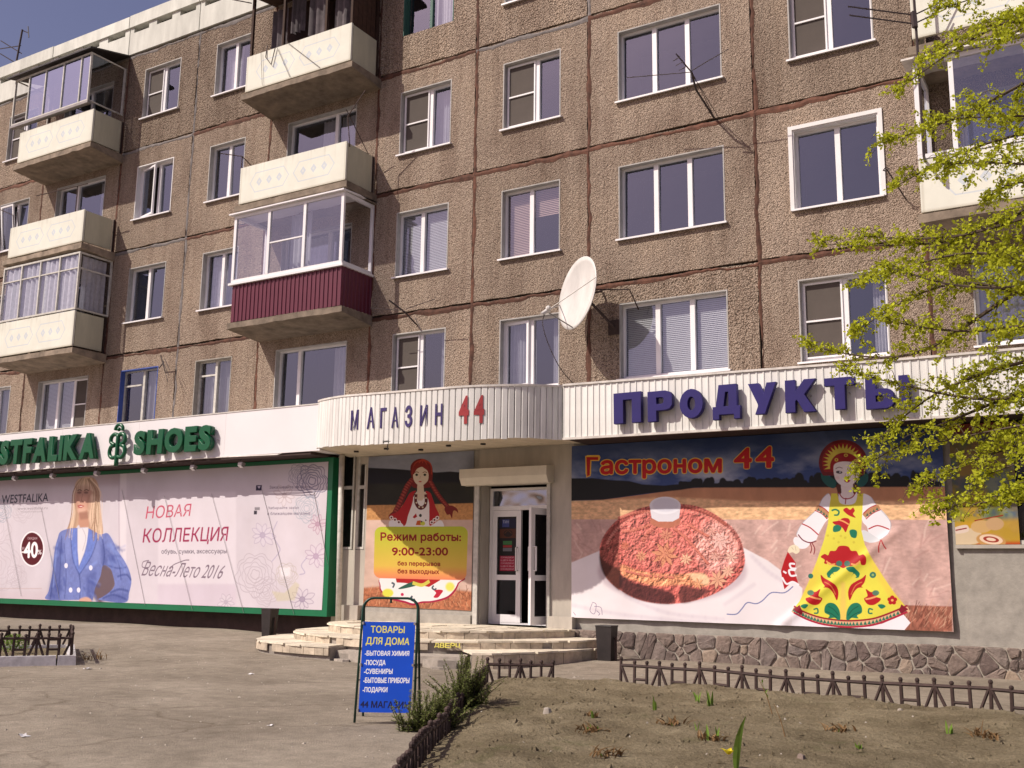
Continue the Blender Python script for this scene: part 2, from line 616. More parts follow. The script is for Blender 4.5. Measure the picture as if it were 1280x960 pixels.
def text_edges(s):
    """outline segments of a line of lettering"""
    if s not in _tc:
        cu = bpy.data.curves.new('lettering', 'FONT')
        cu.body = s
        cu.fill_mode = 'NONE'
        cu.resolution_u = 4
        o = bpy.data.objects.new('lettering', cu)
        col.objects.link(o)
        bpy.context.view_layer.update()
        me = bpy.data.meshes.new_from_object(o)
        _tc[s] = (np.array([q.co[:2] for q in me.vertices]), np.array([e.vertices[:] for e in me.edges]))
        bpy.data.objects.remove(o)
        bpy.data.curves.remove(cu)
        bpy.data.meshes.remove(me)
    return _tc[s]


def letter_solid(ch, wl, ww, zb, zt, y_front, depth, mats, parent, weight=0.03, bevel=0.0, name='letter', slant=0.0):
    """one upright raised letter: left x, width, bottom and top z, facing -y"""
    me = text_mesh(ch, weight, 0.5, bevel)
    v = np.array([q.co[:] for q in me.vertices])
    lo, hi = v.min(0), v.max(0)
    for q in me.vertices:
        a = (q.co[0] - lo[0]) / (hi[0] - lo[0])
        b = (q.co[1] - lo[1]) / (hi[1] - lo[1])
        d = (q.co[2] - lo[2]) / (hi[2] - lo[2])
        q.co = (a * ww + slant * b * (zt - zb), depth * (1 - d), b * (zt - zb))
    me.materials.clear()
    me.materials.append(mats)
    me.name = name
    return at(name, me, parent, (wl, y_front, zb))


# ------------------------------------------------------------------ prints (flat printed pictures painted by code)
def fbm(h, w, cells, octs=4, seed=0, asp=1.0):
    r = np.random.default_rng(seed)
    out = np.zeros((h, w))
    amp, tot = 1.0, 0.0
    for o in range(octs):
        cx = max(2, int(cells * 2 ** o))
        cy = max(2, int(cells * 2 ** o * asp * h / w))
        g = r.random((cy + 2, cx + 2))
        yy = np.linspace(0, cy, h, endpoint=False)
        xx = np.linspace(0, cx, w, endpoint=False)
        yi, xi = yy.astype(int), xx.astype(int)
        fy, fx = yy - yi, xx - xi
        fy, fx = fy * fy * (3 - 2 * fy), fx * fx * (3 - 2 * fx)
        a = g[yi][:, xi] * (1 - fx) + g[yi][:, xi + 1] * fx
        b = g[yi + 1][:, xi] * (1 - fx) + g[yi + 1][:, xi + 1] * fx
        out += amp * (a * (1 - fy)[:, None] + b * fy[:, None])
        tot += amp
        amp *= 0.55
    return out / tot


class Art:
    """canvas of a print lying in the upright plane y; drawn in photo pixels"""

    def __init__(self, x0, x1, z0, z1, y, ppm, base):
        self.x0, self.x1, self.z0, self.z1, self.y = x0, x1, z0, z1, y
        self.w, self.h = int((x1 - x0) * ppm), int((z1 - z0) * ppm)
        self.a = np.ones((self.h, self.w, 3), np.float32) * np.array(base, np.float32)
        self.ppm = ppm
        self.o, self.s = (0, 0), 1.0

    def frame(self, ox, oy, s):
        self.o, self.s = (ox, oy), s

    def P(self, pts):
        out = []
        for q in pts:
            w = W(self.o[0] + q[0] / self.s, self.o[1] + q[1] / self.s, self.y)
            out.append(((w[0] - self.x0) * self.ppm, (self.z1 - w[2]) * self.ppm))
        return np.array(out)

    def mask(self, C, soft=0, E=None):
        """anti-aliased cover of a polygon given on the canvas"""
        pad = 2 + soft * 2
        x0, y0 = np.floor(C.min(0)).astype(int) - pad
        x1, y1 = np.ceil(C.max(0)).astype(int) + pad
        x0, y0 = max(0, x0), max(0, y0)
        x1, y1 = min(self.w, x1), min(self.h, y1)
        if x1 <= x0 or y1 <= y0:
            return None
        acc = np.zeros((y1 - y0, x1 - x0), np.float32)
        xs = np.arange(x0, x1)
        n = len(C)
        for sy in (0.17, 0.5, 0.83):
            ys = np.arange(y0, y1) + sy
            for sx in (0.25, 0.75):
                m = np.zeros((y1 - y0, x1 - x0), bool)
                for i, j in (E if E is not None else [(k, (k + 1) % n) for k in range(n)]):
                    ax, ay = C[i]
                    bx, by = C[j]
                    if ay == by:
                        continue
                    rows = (ys >= min(ay, by)) & (ys < max(ay, by))
                    if not rows.any():
                        continue
                    xi = ax + (ys[rows] - ay) * (bx - ax) / (by - ay)
                    m[rows] ^= (xs[None, :] + sx) < xi[:, None]
                acc += m
        acc /= 6.0
        for _ in range(2 if soft else 0):
            k = soft
            p = np.pad(acc, k, mode='edge')
            c = np.cumsum(p, 0)
            acc = (np.vstack([c[2 * k:2 * k + 1], c[2 * k + 1:] - c[:-2 * k - 1]]) / (2 * k + 1))
            c = np.cumsum(acc, 1)
            acc = (np.hstack([c[:, 2 * k:2 * k + 1], c[:, 2 * k + 1:] - c[:, :-2 * k - 1]]) / (2 * k + 1))
        return x0, y0, x1, y1, acc

    def put(self, mk, color, alpha=1.0, tex=None):
        if mk is None:
            return
        x0, y0, x1, y1, m = mk
        m = (m * alpha)[..., None]
        c = np.array(color, np.float32)
        if tex is not None:
            c = c * tex[y0:y1, x0:x1, None]
        self.a[y0:y1, x0:x1] = self.a[y0:y1, x0:x1] * (1 - m) + c * m

    def poly(self, pts, color, alpha=1.0, soft=0, smooth=False, tex=None):
        if smooth:
            pts = spline(pts, 5, True)
        self.put(self.mask(self.P(pts), soft), color, alpha, tex)

    def ell(self, cx, cy, rx, ry, color, alpha=1.0, soft=0, rot=0, tex=None, n=28):
        c, s = math.cos(rot), math.sin(rot)
        self.poly([(cx + rx * math.cos(t) * c - ry * math.sin(t) * s, cy + rx * math.cos(t) * s + ry * math.sin(t) * c) for t in np.arange(n) * 2 * math.pi / n], color, alpha, soft, tex=tex)

    def line(self, pts, wd, color, alpha=1.0, smooth=True, closed=False, soft=0):
        if smooth and len(pts) > 2:
            pts = spline(pts, 5, closed)
        if closed:
            pts = list(pts) + [pts[0]]
        C = self.P(pts)
        px = np.hypot(*(self.P([(0, 0), (1, 0)])[1] - self.P([(0, 0)])[0])) * wd / 2
        for i in range(len(C) - 1):
            a, b = C[i], C[i + 1]
            d = b - a
            L = np.hypot(*d)
            if L < 1e-6:
                continue
            n = np.array([-d[1], d[0]]) / L * px
            e = d / L * px * 0.4
            self.put(self.mask(np.array([a + n - e, b + n + e, b - n + e, a - n - e]), soft), color, alpha)

    def text(self, s, tl, tr, bl, color, weight=0.0, alpha=1.0, cap=None):
        """lettering whose capital box is given by top-left, top-right, bottom-left"""
        v, E = text_edges(s)
        lo, hi = v.min(0), v.max(0)
        base, top = (lo[1], hi[1]) if cap is None else cap
        tl, tr, bl = map(np.array, (tl, tr, bl))
        a = (v[:, 0] - lo[0]) / (hi[0] - lo[0])
        b = (v[:, 1] - top) / (base - top)
        pts = tl + a[:, None] * (tr - tl) + b[:, None] * (bl - tl)
        C = self.P(pts)
        full = np.zeros((self.h, self.w), np.float32)
        mk = self.mask(C, 0, E)
        if mk is not None:
            x0, y0, x1, y1, m = mk
            full[y0:y1, x0:x1] = m
        full = np.minimum(full, 1)
        if weight > 0:          # embolden without closing the counters
            hp = np.hypot(*(self.P([bl])[0] - self.P([tl])[0]))
            rad = weight * hp
            acc = full.copy()
            for ring in np.arange(min(1.0, rad), rad + 1e-6, 0.7):
                for a in np.arange(8) * math.pi / 4:
                    dx, dy = ring * math.cos(a), ring * math.sin(a)
                    ix, iy = int(math.floor(dx)), int(math.floor(dy))
                    fx, fy = dx - ix, dy - iy
                    r = lambda i, j: np.roll(np.roll(full, j, 0), i, 1)
                    acc = np.maximum(acc, (r(ix, iy) * (1 - fx) + r(ix + 1, iy) * fx) * (1 - fy) + (r(ix, iy + 1) * (1 - fx) + r(ix + 1, iy + 1) * fx) * fy)
            full = acc
        self.put((0, 0, self.w, self.h, full), color, alpha)

    def image(self, name, gam=1.0):
        im = bpy.data.images.new(name, self.w, self.h, float_buffer=True)
        im.colorspace_settings.name = 'Linear Rec.709'
        px = np.ones((self.h, self.w, 4), np.float32)
        px[..., :3] = np.clip(self.a[::-1], 0, 1) ** gam
        im.pixels.foreach_set(px.ravel())
        im.pack()
        return im


def print_mat(name, img, rough=0.55, bumps=0.0):
    m, nt, b = newmat(name)
    t = nt.nodes.new('ShaderNodeTexImage')
    t.image = img
    t.extension = 'EXTEND'
    uv = nt.nodes.new('ShaderNodeUVMap')
    nt.links.new(uv.outputs[0], t.inputs[0])
    g = ramp(nt, noise(nt, coords(nt), 1.5, 5), [(0.3, (0.94, 0.93, 0.92)), (0.7, (1, 1, 1))])
    nt.links.new(mixc(nt, 1.0, t.outputs[0], g, 'MULTIPLY'), b.inputs['Base Color'])
    b.inputs['Roughness'].default_value = rough
    b.inputs['Specular IOR Level'].default_value = 0.3
    return m


def sheet(name, x0, x1, z0, z1, yfun, mt, parent, nx=60, nz=30, warp=None):
    """a stretched vinyl sheet with its own folds"""
    mb = MB()
    uv = []
    for j in range(nz + 1):
        for i in range(nx + 1):
            u, v = i / nx, j / nz
            x, z = x0 + (x1 - x0) * u, z0 + (z1 - z0) * v
            dx, dz = warp(u, v) if warp else (0, 0)
            mb.v.append((x + dx, yfun(x, z), z + dz))
            uv.append((u, v))
    for j in range(nz):
        for i in range(nx):
            a = j * (nx + 1) + i
            mb.f.append((a, a + 1, a + nx + 2, a + nx + 1))
            mb.m.append(0)
    off = wloc(parent)
    me = bpy.data.meshes.new(name)
    me.from_pydata([(a - off[0], b - off[1], c - off[2]) for a, b, c in mb.v], [], mb.f)
    me.materials.append(mt)
    L = me.uv_layers.new(name='UVMap')
    L.data.foreach_set('uv', [c for lp in me.loops for c in uv[lp.vertex_index]])
    me.polygons.foreach_set('use_smooth', [True] * len(me.polygons))
    me.update()
    return link(name, me, parent)


def uvquad(name, pts, mt, parent):
    """one flat printed board, corners bottom-left, bottom-right, top-right, top-left"""
    off = wloc(parent)
    me = bpy.data.meshes.new(name)
    me.from_pydata([tuple(Vector(p) - off) for p in pts], [], [(0, 1, 2, 3)])
    me.materials.append(mt)
    L = me.uv_layers.new(name='UVMap')
    L.data.foreach_set('uv', [0, 0, 1, 0, 1, 1, 0, 1])
    me.update()
    return link(name, me, parent)

# ================================================================== GROUND
def smooth01(t):
    t = max(0.0, min(1.0, t))
    return t * t * (3 - 2 * t)


def gz(x, y):
    """height of the asphalt: it climbs a little towards the shoe shop"""
    h = 0.20 * smooth01((-11.5 - x) / 7.0) * smooth01((y + 7.5) / 6.0)
    h += 0.07 * smooth01((y + 3.0) / 2.2) * smooth01((x + 9.3) / 1.2)
    return h + 0.012 * math.sin(x * 1.7 + y * 0.9) * math.sin(y * 1.3 - x * 0.4) - 0.012


def grid_sheet(name, xs, ys, zf, mt):
    me = bpy.data.meshes.new(name)
    v = [(x, y, zf(x, y)) for y in ys for x in xs]
    n = len(xs)
    f = [(j * n + i, j * n + i + 1, j * n + n + i + 1, j * n + n + i) for j in range(len(ys) - 1) for i in range(n - 1)]
    me.from_pydata(v, [], f)
    me.materials.append(mt)
    me.polygons.foreach_set('use_smooth', [True] * len(me.polygons))
    return tag(link(name, me), kind='structure')


def far(a, b, step, edge):
    m = list(np.arange(a, b + 1e-6, step))
    return [-edge, -edge / 3] + m + [edge / 3, edge]


tag(grid_sheet('ground', far(-34, 8, 0.35, 420), [-420, -140] + list(np.arange(-24, 1.01, 0.35)) + [30, 140, 420], gz, MT['ground']),
    'dusty asphalt yard in front of the shops')

# ================================================================== APARTMENT BUILDING
BX = -14.0
house = thing('apartment_building', 'five storey panel apartment block with shops on its ground floor', 'building', (BX, 0, 0))
XJ = [-32.2, -28.9, -26.17, -22.84, -20.08, -17.36, -14.05, -11.42, -8.75, -5.42, -2.67, 0.64, 3.4]
ZJ = [4.1, 6.9, 9.7, 12.5, 15.3]
# x cells that carry a window: (x0, x1) per cell index
WINX = {0: (-31.4, -30.0), 1: (-28.12, -26.73), 2: (-25.5, -23.4), 3: (-22.12, -20.72), 4: (-19.4, -18.05 - 0.12), 5: (-16.77, -14.66),
        6: (-13.41, -12.04), 7: (-10.73, -9.37), 8: (-8.1, -6.0), 9: (-4.75, -3.3), 10: (-2.02, 0.05), 11: (1.3, 2.7)}
WINZ = [(5.03, 6.46), (7.72, 9.17), (10.5, 12.0), (13.33, 14.75)]


def window_zs(ci, fi):
    z0, z1 = WINZ[fi]
    if fi == 2 and ci not in (5, 2, 10):
        z1 = 11.97
    return z0, z1


def wall_panel(x0, x1, z0, z1, hole, mt):
    """storey-high concrete panel with its window hole, edges slightly chipped"""
    mb = MB()
    g = 0.022
    x0, x1, z0, z1 = x0 + g, x1 - g, z0 + g, z1 - g
    hx0, hx1, hz0, hz1 = hole
    r = np.random.default_rng(int(abs(x0) * 100 + z0 * 10))

    def edge(ax, az, bx, bz, n):
        out = []
        for i in range(n):
            t = i / n
            j = 0 if i == 0 else r.normal(0, 0.006)
            dx, dz = bx - ax, bz - az
            L = math.hypot(dx, dz)
            out.append((ax + dx * t - dz / L * j, az + dz * t + dx / L * j))
        return out
    sides = [(x0, z0, x1, z0), (x1, z0, x1, z1), (x1, z1, x0, z1), (x0, z1, x0, z0)]
    hc = [(hx0, hz0), (hx1, hz0), (hx1, hz1), (hx0, hz1)]
    ring = []
    n = 12
    for k, s in enumerate(sides):
        ring.append(edge(*s, n))
    outer = [p for e in ring for p in e]
    N = len(outer)
    inner = []
    for k in range(4):
        a, b = hc[k], hc[(k + 1) % 4]
        for i in range(n):
            inner.append((a[0] + (b[0] - a[0]) * i / n, a[1] + (b[1] - a[1]) * i / n))
    base = 0
    for yy, pts in ((0.0, outer), (0.0, inner), (0.3, outer), (0.3, inner)):
        mb.v += [(p[0], yy, p[1]) for p in pts]
    # bevel: the outer rim sits a few mm back
    for i in range(N):
        j = (i + 1) % N
        mb.f += [(i, j, N + j, N + i), (i, 2 * N + i, 2 * N + j, j), (N + i, N + j, 3 * N + j, 3 * N + i), (2 * N + i, 3 * N + i, 3 * N + j, 2 * N + j)]
        mb.m += [0] * 4
    return mb.build('wall_panel', mt, house)


coarse = {(6, 3), (7, 3), (8, 0), (3, 3), (4, 3), (2, 3), (1, 3)}
for ci in range(12):
    for fi in range(4):
        a, b = WINX[ci]
        z0, z1 = window_zs(ci, fi)
        wall_panel(XJ[ci], XJ[ci + 1], ZJ[fi], ZJ[fi + 1], (a, b, z0, z1), MT['panel_coarse'] if (ci, fi) in coarse else MT['panel'])

# body of the block behind the panels
mb = MB()
mb.box(-32.2, 3.4, 2.2, 12.0, 0.0, 15.9)
mb.box(-32.2, 3.4, 0.32, 2.19, 15.32, 15.9)
mb.box(-32.2, -31.9, 0.32, 2.19, 0, 15.31)
mb.box(3.1, 3.4, 0.32, 2.19, 0, 15.31)
mb.build('building_core', MT['plaster'], house)
# dark backing in the open joints
mb = MB()
for x in XJ[1:-1]:
    mb.box(x - 0.03, x + 0.03, 0.05, 0.09, 4.0, 15.3)
for z in ZJ:
    mb.box(-32.2, 3.4, 0.06, 0.1, z - 0.03, z + 0.03)
mb.build('joint_backing', MT['dark'], house)


def smear(ax, az, bx, bz, lo, hi, mt, seed):
    """uneven band of mastic along one panel joint, a few millimetres proud"""
    r = np.random.default_rng(seed)
    L = math.hypot(bx - ax, bz - az)
    n = max(6, int(L / 0.07))
    dx, dz = (bx - ax) / L, (bz - az) / L
    nx, nz = -dz, dx
    mb = MB()
    w1 = w2 = 0.0
    rows = []
    wob = 0
    for i in range(n + 1):
        t = L * i / n
        w1 = 0.85 * w1 + r.normal(0, 0.010)
        w2 = 0.75 * w2 + r.normal(0, 0.010)
        wob = 0.93 * wob + r.normal(0, 0.003)
        a, b = lo + w1 + wob, hi + w2 + wob
        if b - a < 0.012:
            b = a + 0.012
        rows.append((ax + dx * t + nx * a, az + dz * t + nz * a, ax + dx * t + nx * b, az + dz * t + nz * b))
    for k, q in enumerate(rows):
        mb.v += [(q[0], -0.004, q[1]), ((q[0] + q[2]) / 2, -0.014, (q[1] + q[3]) / 2), (q[2], -0.003, q[3])]
        if k:
            a = 3 * (k - 1)
            mb.f += [(a, a + 1, a + 4, a + 3), (a + 1, a + 2, a + 5, a + 4)]
            mb.m += [0, 0]
    return mb.build('joint', mt, house)


for xi, x in enumerate(XJ[1:-1], 1):
    for fi in range(4):
        grey = abs(x + 20.08) < 0.1 or (abs(x + 8.75) < 0.1 and fi == 3)
        smear(x, ZJ[fi], x, ZJ[fi + 1], -0.05, 0.012, MT['greyjoint' if grey else 'rust'], xi * 10 + fi)
for zi, z in enumerate(ZJ[1:], 1):
    for ci in range(12):
        grey = (zi == 4) or (zi in (2, 3) and ci == 3) or (zi == 3 and ci == 7)
        smear(XJ[ci], z, XJ[ci + 1], z, -0.095, -0.014, MT['greyjoint' if grey else 'rust'], 500 + zi * 20 + ci)
# recessed dark line above each horizontal joint is the gap itself

# ---- windows -----------------------------------------------------
_wcache = {}


def cmesh(key, fn):
    if key not in _wcache:
        _wcache[key] = fn()
    return _wcache[key]


def frame_mesh(w, h, cuts, fr, bar, mt, bars):
    mb = MB()
    mb.box(0, w, 0.12, 0.19, 0, fr)
    mb.box(0, w, 0.12, 0.19, h - fr, h)
    mb.box(0, fr, 0.12, 0.19, fr, h - fr)
    mb.box(w - fr, w, 0.12, 0.19, fr, h - fr)
    for c in cuts:
        mb.box(c * w - bar / 2, c * w + bar / 2, 0.112, 0.188, fr, h - fr)
    for (a, b, hz) in bars:
        mb.box(a * w + bar / 2, b * w - bar / 2, 0.125, 0.18, hz * h - 0.02, hz * h + 0.02)
    return mb.mesh('window', mt)


def sash_mesh(w, h, t, mt):
    mb = MB()
    mb.box(0, w, 0, 0.05, 0, t)
    mb.box(0, w, 0, 0.05, h - t, h)
    mb.box(0, t, 0, 0.05, t, h - t)
    mb.box(w - t, w, 0, 0.05, t, h - t)
    return mb.mesh('sash', mt)


def curtain_mesh(w, h, mt, folds=9, amp=0.03, seed=0):
    r = np.random.default_rng(seed)
    mb = MB()
    n = folds * 4
    ph = r.random() * 6
    for i in range(n + 1):
        x = w * i / n
        y = amp * math.sin(i * 1.5708 + ph) + r.normal(0, amp * 0.3)
        mb.v += [(x, y, 0), (x, y * 0.8, h)]
        if i:
            a = 2 * (i - 1)
            mb.f.append((a, a + 2, a + 3, a + 1))
            mb.m.append(0)
    return mb.mesh('curtain', mt, smooth=True)


def blind_mesh(w, h, mt, pitch=0.035):
    mb = MB()
    n = int(h / pitch)
    for i in range(n):
        z = h * i / n
        mb.quad((0, 0, z), (w, 0, z), (w, 0.018, z + pitch * 0.95), (0, 0.018, z + pitch * 0.95))
    return mb.mesh('blind', mt)


def window(x0, z0, x1, z1, cuts=(0.5,), frame='pvc', net=None, cur=('none',), tilt=None, surround=False, bars=(), label=None, reveal='reveal', fr=0.06, sill=True, upper=None):
    w, h = round(x1 - x0, 2), round(z1 - z0, 2)
    P0 = (x0, 0, z0)
    key = (w, h, cuts, frame, bars, fr)
    me = cmesh(('f',) + key, lambda: frame_mesh(w, h, cuts, fr, fr * 1.5, MT[frame], bars))
    root = at('window', me, house, P0)
    if label:
        root['label'] = label

    def rev():
        mb = MB()
        t = 0.022
        mb.box(-0.001, t, -0.006, 0.12, 0, h)
        mb.box(w - t, w + 0.001, -0.006, 0.12, 0, h)
        mb.box(t, w - t, -0.006, 0.12, h - t, h + 0.001)
        if surround:
            s = 0.07
            mb.box(-s, 0, -0.03, -0.003, -0.02, h + s)
            mb.box(w, w + s, -0.03, -0.003, -0.02, h + s)
            mb.box(0, w, -0.03, -0.003, h, h + s)
        return mb.mesh('reveal', MT[reveal])
    link('reveal', cmesh(('r', w, h, surround, reveal), rev), root)
    if sill:
        def sl():
            mb = MB()
            mb.hexa([(-0.04, -0.075, -0.045), (w + 0.04, -0.075, -0.045), (w + 0.04, 0.12, 0.0), (-0.04, 0.12, 0.0),
                     (-0.04, -0.075, -0.012), (w + 0.04, -0.075, -0.012), (w + 0.04, 0.12, 0.012), (-0.04, 0.12, 0.012)])
            return mb.mesh('sill', MT['pvc' if frame == 'pvc' else 'reveal'])
        link('sill', cmesh(('s', w, frame), sl), root)
    edges = [0.0] + list(cuts) + [1.0]
    for i in range(len(edges) - 1):
        a, b = edges[i] * w, edges[i + 1] * w
        a += fr if i == 0 else fr * 0.75
        b -= fr if i == len(edges) - 2 else fr * 0.75
        pw, ph = round(b - a, 3), round(h - 2 * fr, 3)

        def pane():
            mb = MB()
            mb.quad((0, 0, 0), (pw, 0, 0), (pw, 0, ph), (0, 0, ph))
            return mb.mesh('pane', MT['glass'])
        if tilt is not None and tilt[0] == i:
            sm = cmesh(('sash', pw, ph, frame), lambda: sash_mesh(pw, ph, 0.05, MT[frame]))
            so = link('sash', sm, root, (a, 0.13, fr), rot=(tilt[1], 0, tilt[2]))
            link('pane', cmesh(('p', pw, ph), pane), root, (a, 0.155, fr), rot=(tilt[1], 0, tilt[2]))
        else:
            link('pane', cmesh(('p', pw, ph), pane), root, (a, 0.163, fr), rot=(random.uniform(-.012, .012), 0, random.uniform(-.012, .012)))
        if net is not None and i in net:
            def nm():
                mb = MB()
                mb.quad((0, 0, 0), (pw, 0, 0), (pw, 0, ph), (0, 0, ph), 0)
                t = 0.03
                for q in ((0, pw, 0, t), (0, pw, ph - t, ph), (0, t, t, ph - t), (pw - t, pw, t, ph - t), (t, pw - t, ph * 0.48, ph * 0.48 + t)):
                    mb.box(q[0], q[1], -0.03, -0.004, q[2], q[3], 1)
                return mb.mesh('mosquito_screen', [MT['net'], MT['pvc']])
            link('mosquito_screen', cmesh(('n', pw, ph), nm), root, (a, 0.118, fr))
        ck = cur[i % len(cur)]
        if ck == 'lace' or ck == 'grey':
            m_ = MT['lace' if ck == 'lace' else 'curtain']
            link('curtain', cmesh(('c', pw, ph, ck, i), lambda: curtain_mesh(pw + 0.1, ph, m_, seed=i + int(w * 10))), root, (a - 0.05, 0.32, fr))
        elif ck == 'pink' or ck == 'white' or ck == 'half':
            m_ = MT['blind' if ck in ('pink', 'half') else 'whiteblind']
            hh = ph if ck != 'half' else ph * 0.42
            link('blind', cmesh(('b', pw, hh, ck), lambda: blind_mesh(pw, hh, m_)), root, (a, 0.21, fr + ph - hh))
        elif ck == 'side':
            link('curtain', cmesh(('c', pw * 0.35, ph, ck, i), lambda: curtain_mesh(pw * 0.35, ph, MT['curtain'], 4)), root, (a + pw * 0.62, 0.3, fr))

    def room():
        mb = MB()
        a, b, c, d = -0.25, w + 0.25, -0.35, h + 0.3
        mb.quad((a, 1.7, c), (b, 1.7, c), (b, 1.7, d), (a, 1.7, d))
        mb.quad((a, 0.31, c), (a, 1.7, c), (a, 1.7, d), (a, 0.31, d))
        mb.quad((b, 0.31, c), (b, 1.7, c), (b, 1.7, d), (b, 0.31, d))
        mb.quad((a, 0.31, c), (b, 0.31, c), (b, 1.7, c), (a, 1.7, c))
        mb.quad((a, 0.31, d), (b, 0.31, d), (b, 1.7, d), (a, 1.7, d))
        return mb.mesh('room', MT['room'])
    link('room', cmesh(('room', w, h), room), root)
    return root


def WN(ci, fi, **k):
    a, b = WINX[ci]
    z0, z1 = window_zs(ci, fi)
    return window(a, z0, b, z1, **k)


T3 = (0.345, 0.665)
# second storey (fi 0) up to fifth (fi 3), from left to right
WN(0, 0); WN(0, 1); WN(0, 2); WN(0, 3)
WN(1, 0, cur=('white', 'grey')); WN(1, 1, net=(0,), cur=('none', 'lace')); WN(1, 2, tilt=(0, 0.12, 0)); WN(1, 3, net=(0,))
WN(2, 0, cuts=(0.36, 0.68), cur=('white', 'white', 'none'), net=(2,)); WN(2, 1, cuts=T3); WN(2, 2, cuts=(0.38,), cur=('none', 'side')); WN(2, 3, cuts=(0.5,))
WN(3, 0, frame='oldwhite', surround=False, reveal='bluebrown', cur=('none', 'grey'), bars=((0, 0.5, 0.72),), cuts=(0.55,), fr=0.05, label='old window in a blue painted reveal', sill=False)
WN(3, 1, cuts=(0.48,), cur=('none', 'side')); WN(3, 2, cuts=(0.55,), tilt=(0, 0.0, -0.22), reveal='revealwhite'); WN(3, 3, cuts=(0.5,), net=(0,), cur=('none', 'side'))
WN(4, 0, frame='oldwhite', cur=('grey', 'grey'), bars=((0, 0.5, 0.74),), fr=0.05, reveal='plaster', sill=False); WN(4, 1, cur=('lace', 'grey')); WN(4, 2, cur=('side', 'side')); WN(4, 3, cur=('lace', 'none'))
WN(5, 0, cuts=(0.3,), cur=('none', 'side')); WN(5, 1, cuts=(0.65,), cur=('lace', 'none')); WN(5, 2, cuts=(0.68,), cur=('side', 'grey')); WN(5, 3, cuts=(0.4,))
WN(6, 0, net=(0,), cur=('none', 'side')); WN(6, 1, cur=('white', 'white'), cuts=(0.46,)); WN(6, 2, net=(0,), cur=('none', 'grey'), cuts=(0.56,)); WN(6, 3, frame='greenpaint', reveal='greenpaint', cur=('none', 'lace'), fr=0.045, label='window with green painted frame', sill=False)
WN(7, 0, tilt=(0, 0.0, -0.12), cur=('grey', 'side')); WN(7, 1, cur=('pink', 'half'), cuts=(0.48,)); WN(7, 2, net=(0,), cuts=(0.56,)); WN(7, 3, cuts=(0.56,))
WN(8, 0, cuts=T3, cur=('white', 'white', 'white')); WN(8, 1, cuts=T3); WN(8, 2, cuts=T3); WN(8, 3, cuts=T3)
WN(9, 0, cuts=(0.52,), net=(0,), cur=('none', 'side')); WN(9, 1, cuts=(0.51,), surround=True, reveal='revealwhite', label='window framed by a broad white surround'); WN(9, 2, cuts=(0.48,), net=(0,)); WN(9, 3)
WN(10, 0, cuts=(0.5,), cur=('grey', 'grey')); WN(10, 1); WN(10, 2); WN(10, 3)
for fi in range(4):
    WN(11, fi)

# ---- parapet -----------------------------------------------------
for ci in range(12):
    a, b = XJ[ci] + 0.015, XJ[ci + 1] - 0.015
    mb = MB()
    mb.box(a, b, -0.05, 0.25, 15.33, 15.95)
    k = 3
    wdt = (b - a) / k
    for i in range(k):          # piers between the vent slots
        mb.box(a + i * wdt, a + i * wdt + wdt * 0.17, -0.05, 0.25, 15.95, 16.12)
        mb.box(a + (i + 1) * wdt - wdt * 0.17, a + (i + 1) * wdt, -0.05, 0.25, 15.95, 16.12)
    mb.box(a, b, 0.12, 0.25, 15.951, 16.12, 1)
    mb.build('parapet_panel', [MT['parapet'], MT['dark']], house)
    mb = MB()
    j = random.uniform(-0.012, 0.012)
    mb.box(a, b, -0.10, 0.4, 16.121, 16.47 + j)
    mb.build('coping', MT['parapet'], house)

# ---- balconies ---------------------------------------------------
def railing_art():
    A = Art(0, 3.1, 0, 0.92, 0, 150, (0.72, 0.72, 0.64))
    A.P = lambda pts: np.array([(q[0] * 150, (0.92 - q[1]) * 150) for q in pts])
    n = fbm(A.h, A.w, 9, 5, 3)
    A.a *= (0.86 + 0.22 * n)[..., None]
    c = (0.42, 0.50, 0.64)
    for x0 in (0.32, 1.62):
        h = [(x0, 0.46), (x0 + 0.16, 0.70), (x0 + 1.0, 0.70), (x0 + 1.16, 0.46), (x0 + 1.0, 0.22), (x0 + 0.16, 0.22)]
        A.line(h, 0.025, c, 0.5, smooth=False, closed=True)
        for k in range(3):
            cx = x0 + 0.28 + k * 0.3
            A.poly([(cx - 0.085, 0.46), (cx, 0.57), (cx + 0.085, 0.46), (cx, 0.35)], c, 0.6)
            A.poly([(cx - 0.03, 0.46), (cx, 0.50), (cx + 0.03, 0.46), (cx, 0.42)], (0.7, 0.7, 0.62), 0.6)
    r = np.random.default_rng(5)
    for _ in range(26):
        x = r.uniform(0, 3.1)
        L = r.uniform(0.1, 0.6)
        A.poly([(x, 0.92), (x + 0.02, 0.92), (x + 0.012, 0.92 - L)], (0.36, 0.32, 0.24), 0.28, soft=2)
    for x in (0.02, 3.06):
        A.poly([(x, 0), (x + 0.03, 0), (x + 0.03, 0.92), (x, 0.92)], (0.4, 0.36, 0.28), 0.4, soft=1)
    A.poly([(0, 0), (3.1, 0), (3.1, 0.03), (0, 0.03)], (0.35, 0.3, 0.22), 0.5, soft=2)
    return A.image('railing_pattern')


# a line width of 1 unit equals one metre here
MT['railing'] = print_mat('patterned_railing_board', railing_art(), 0.8)


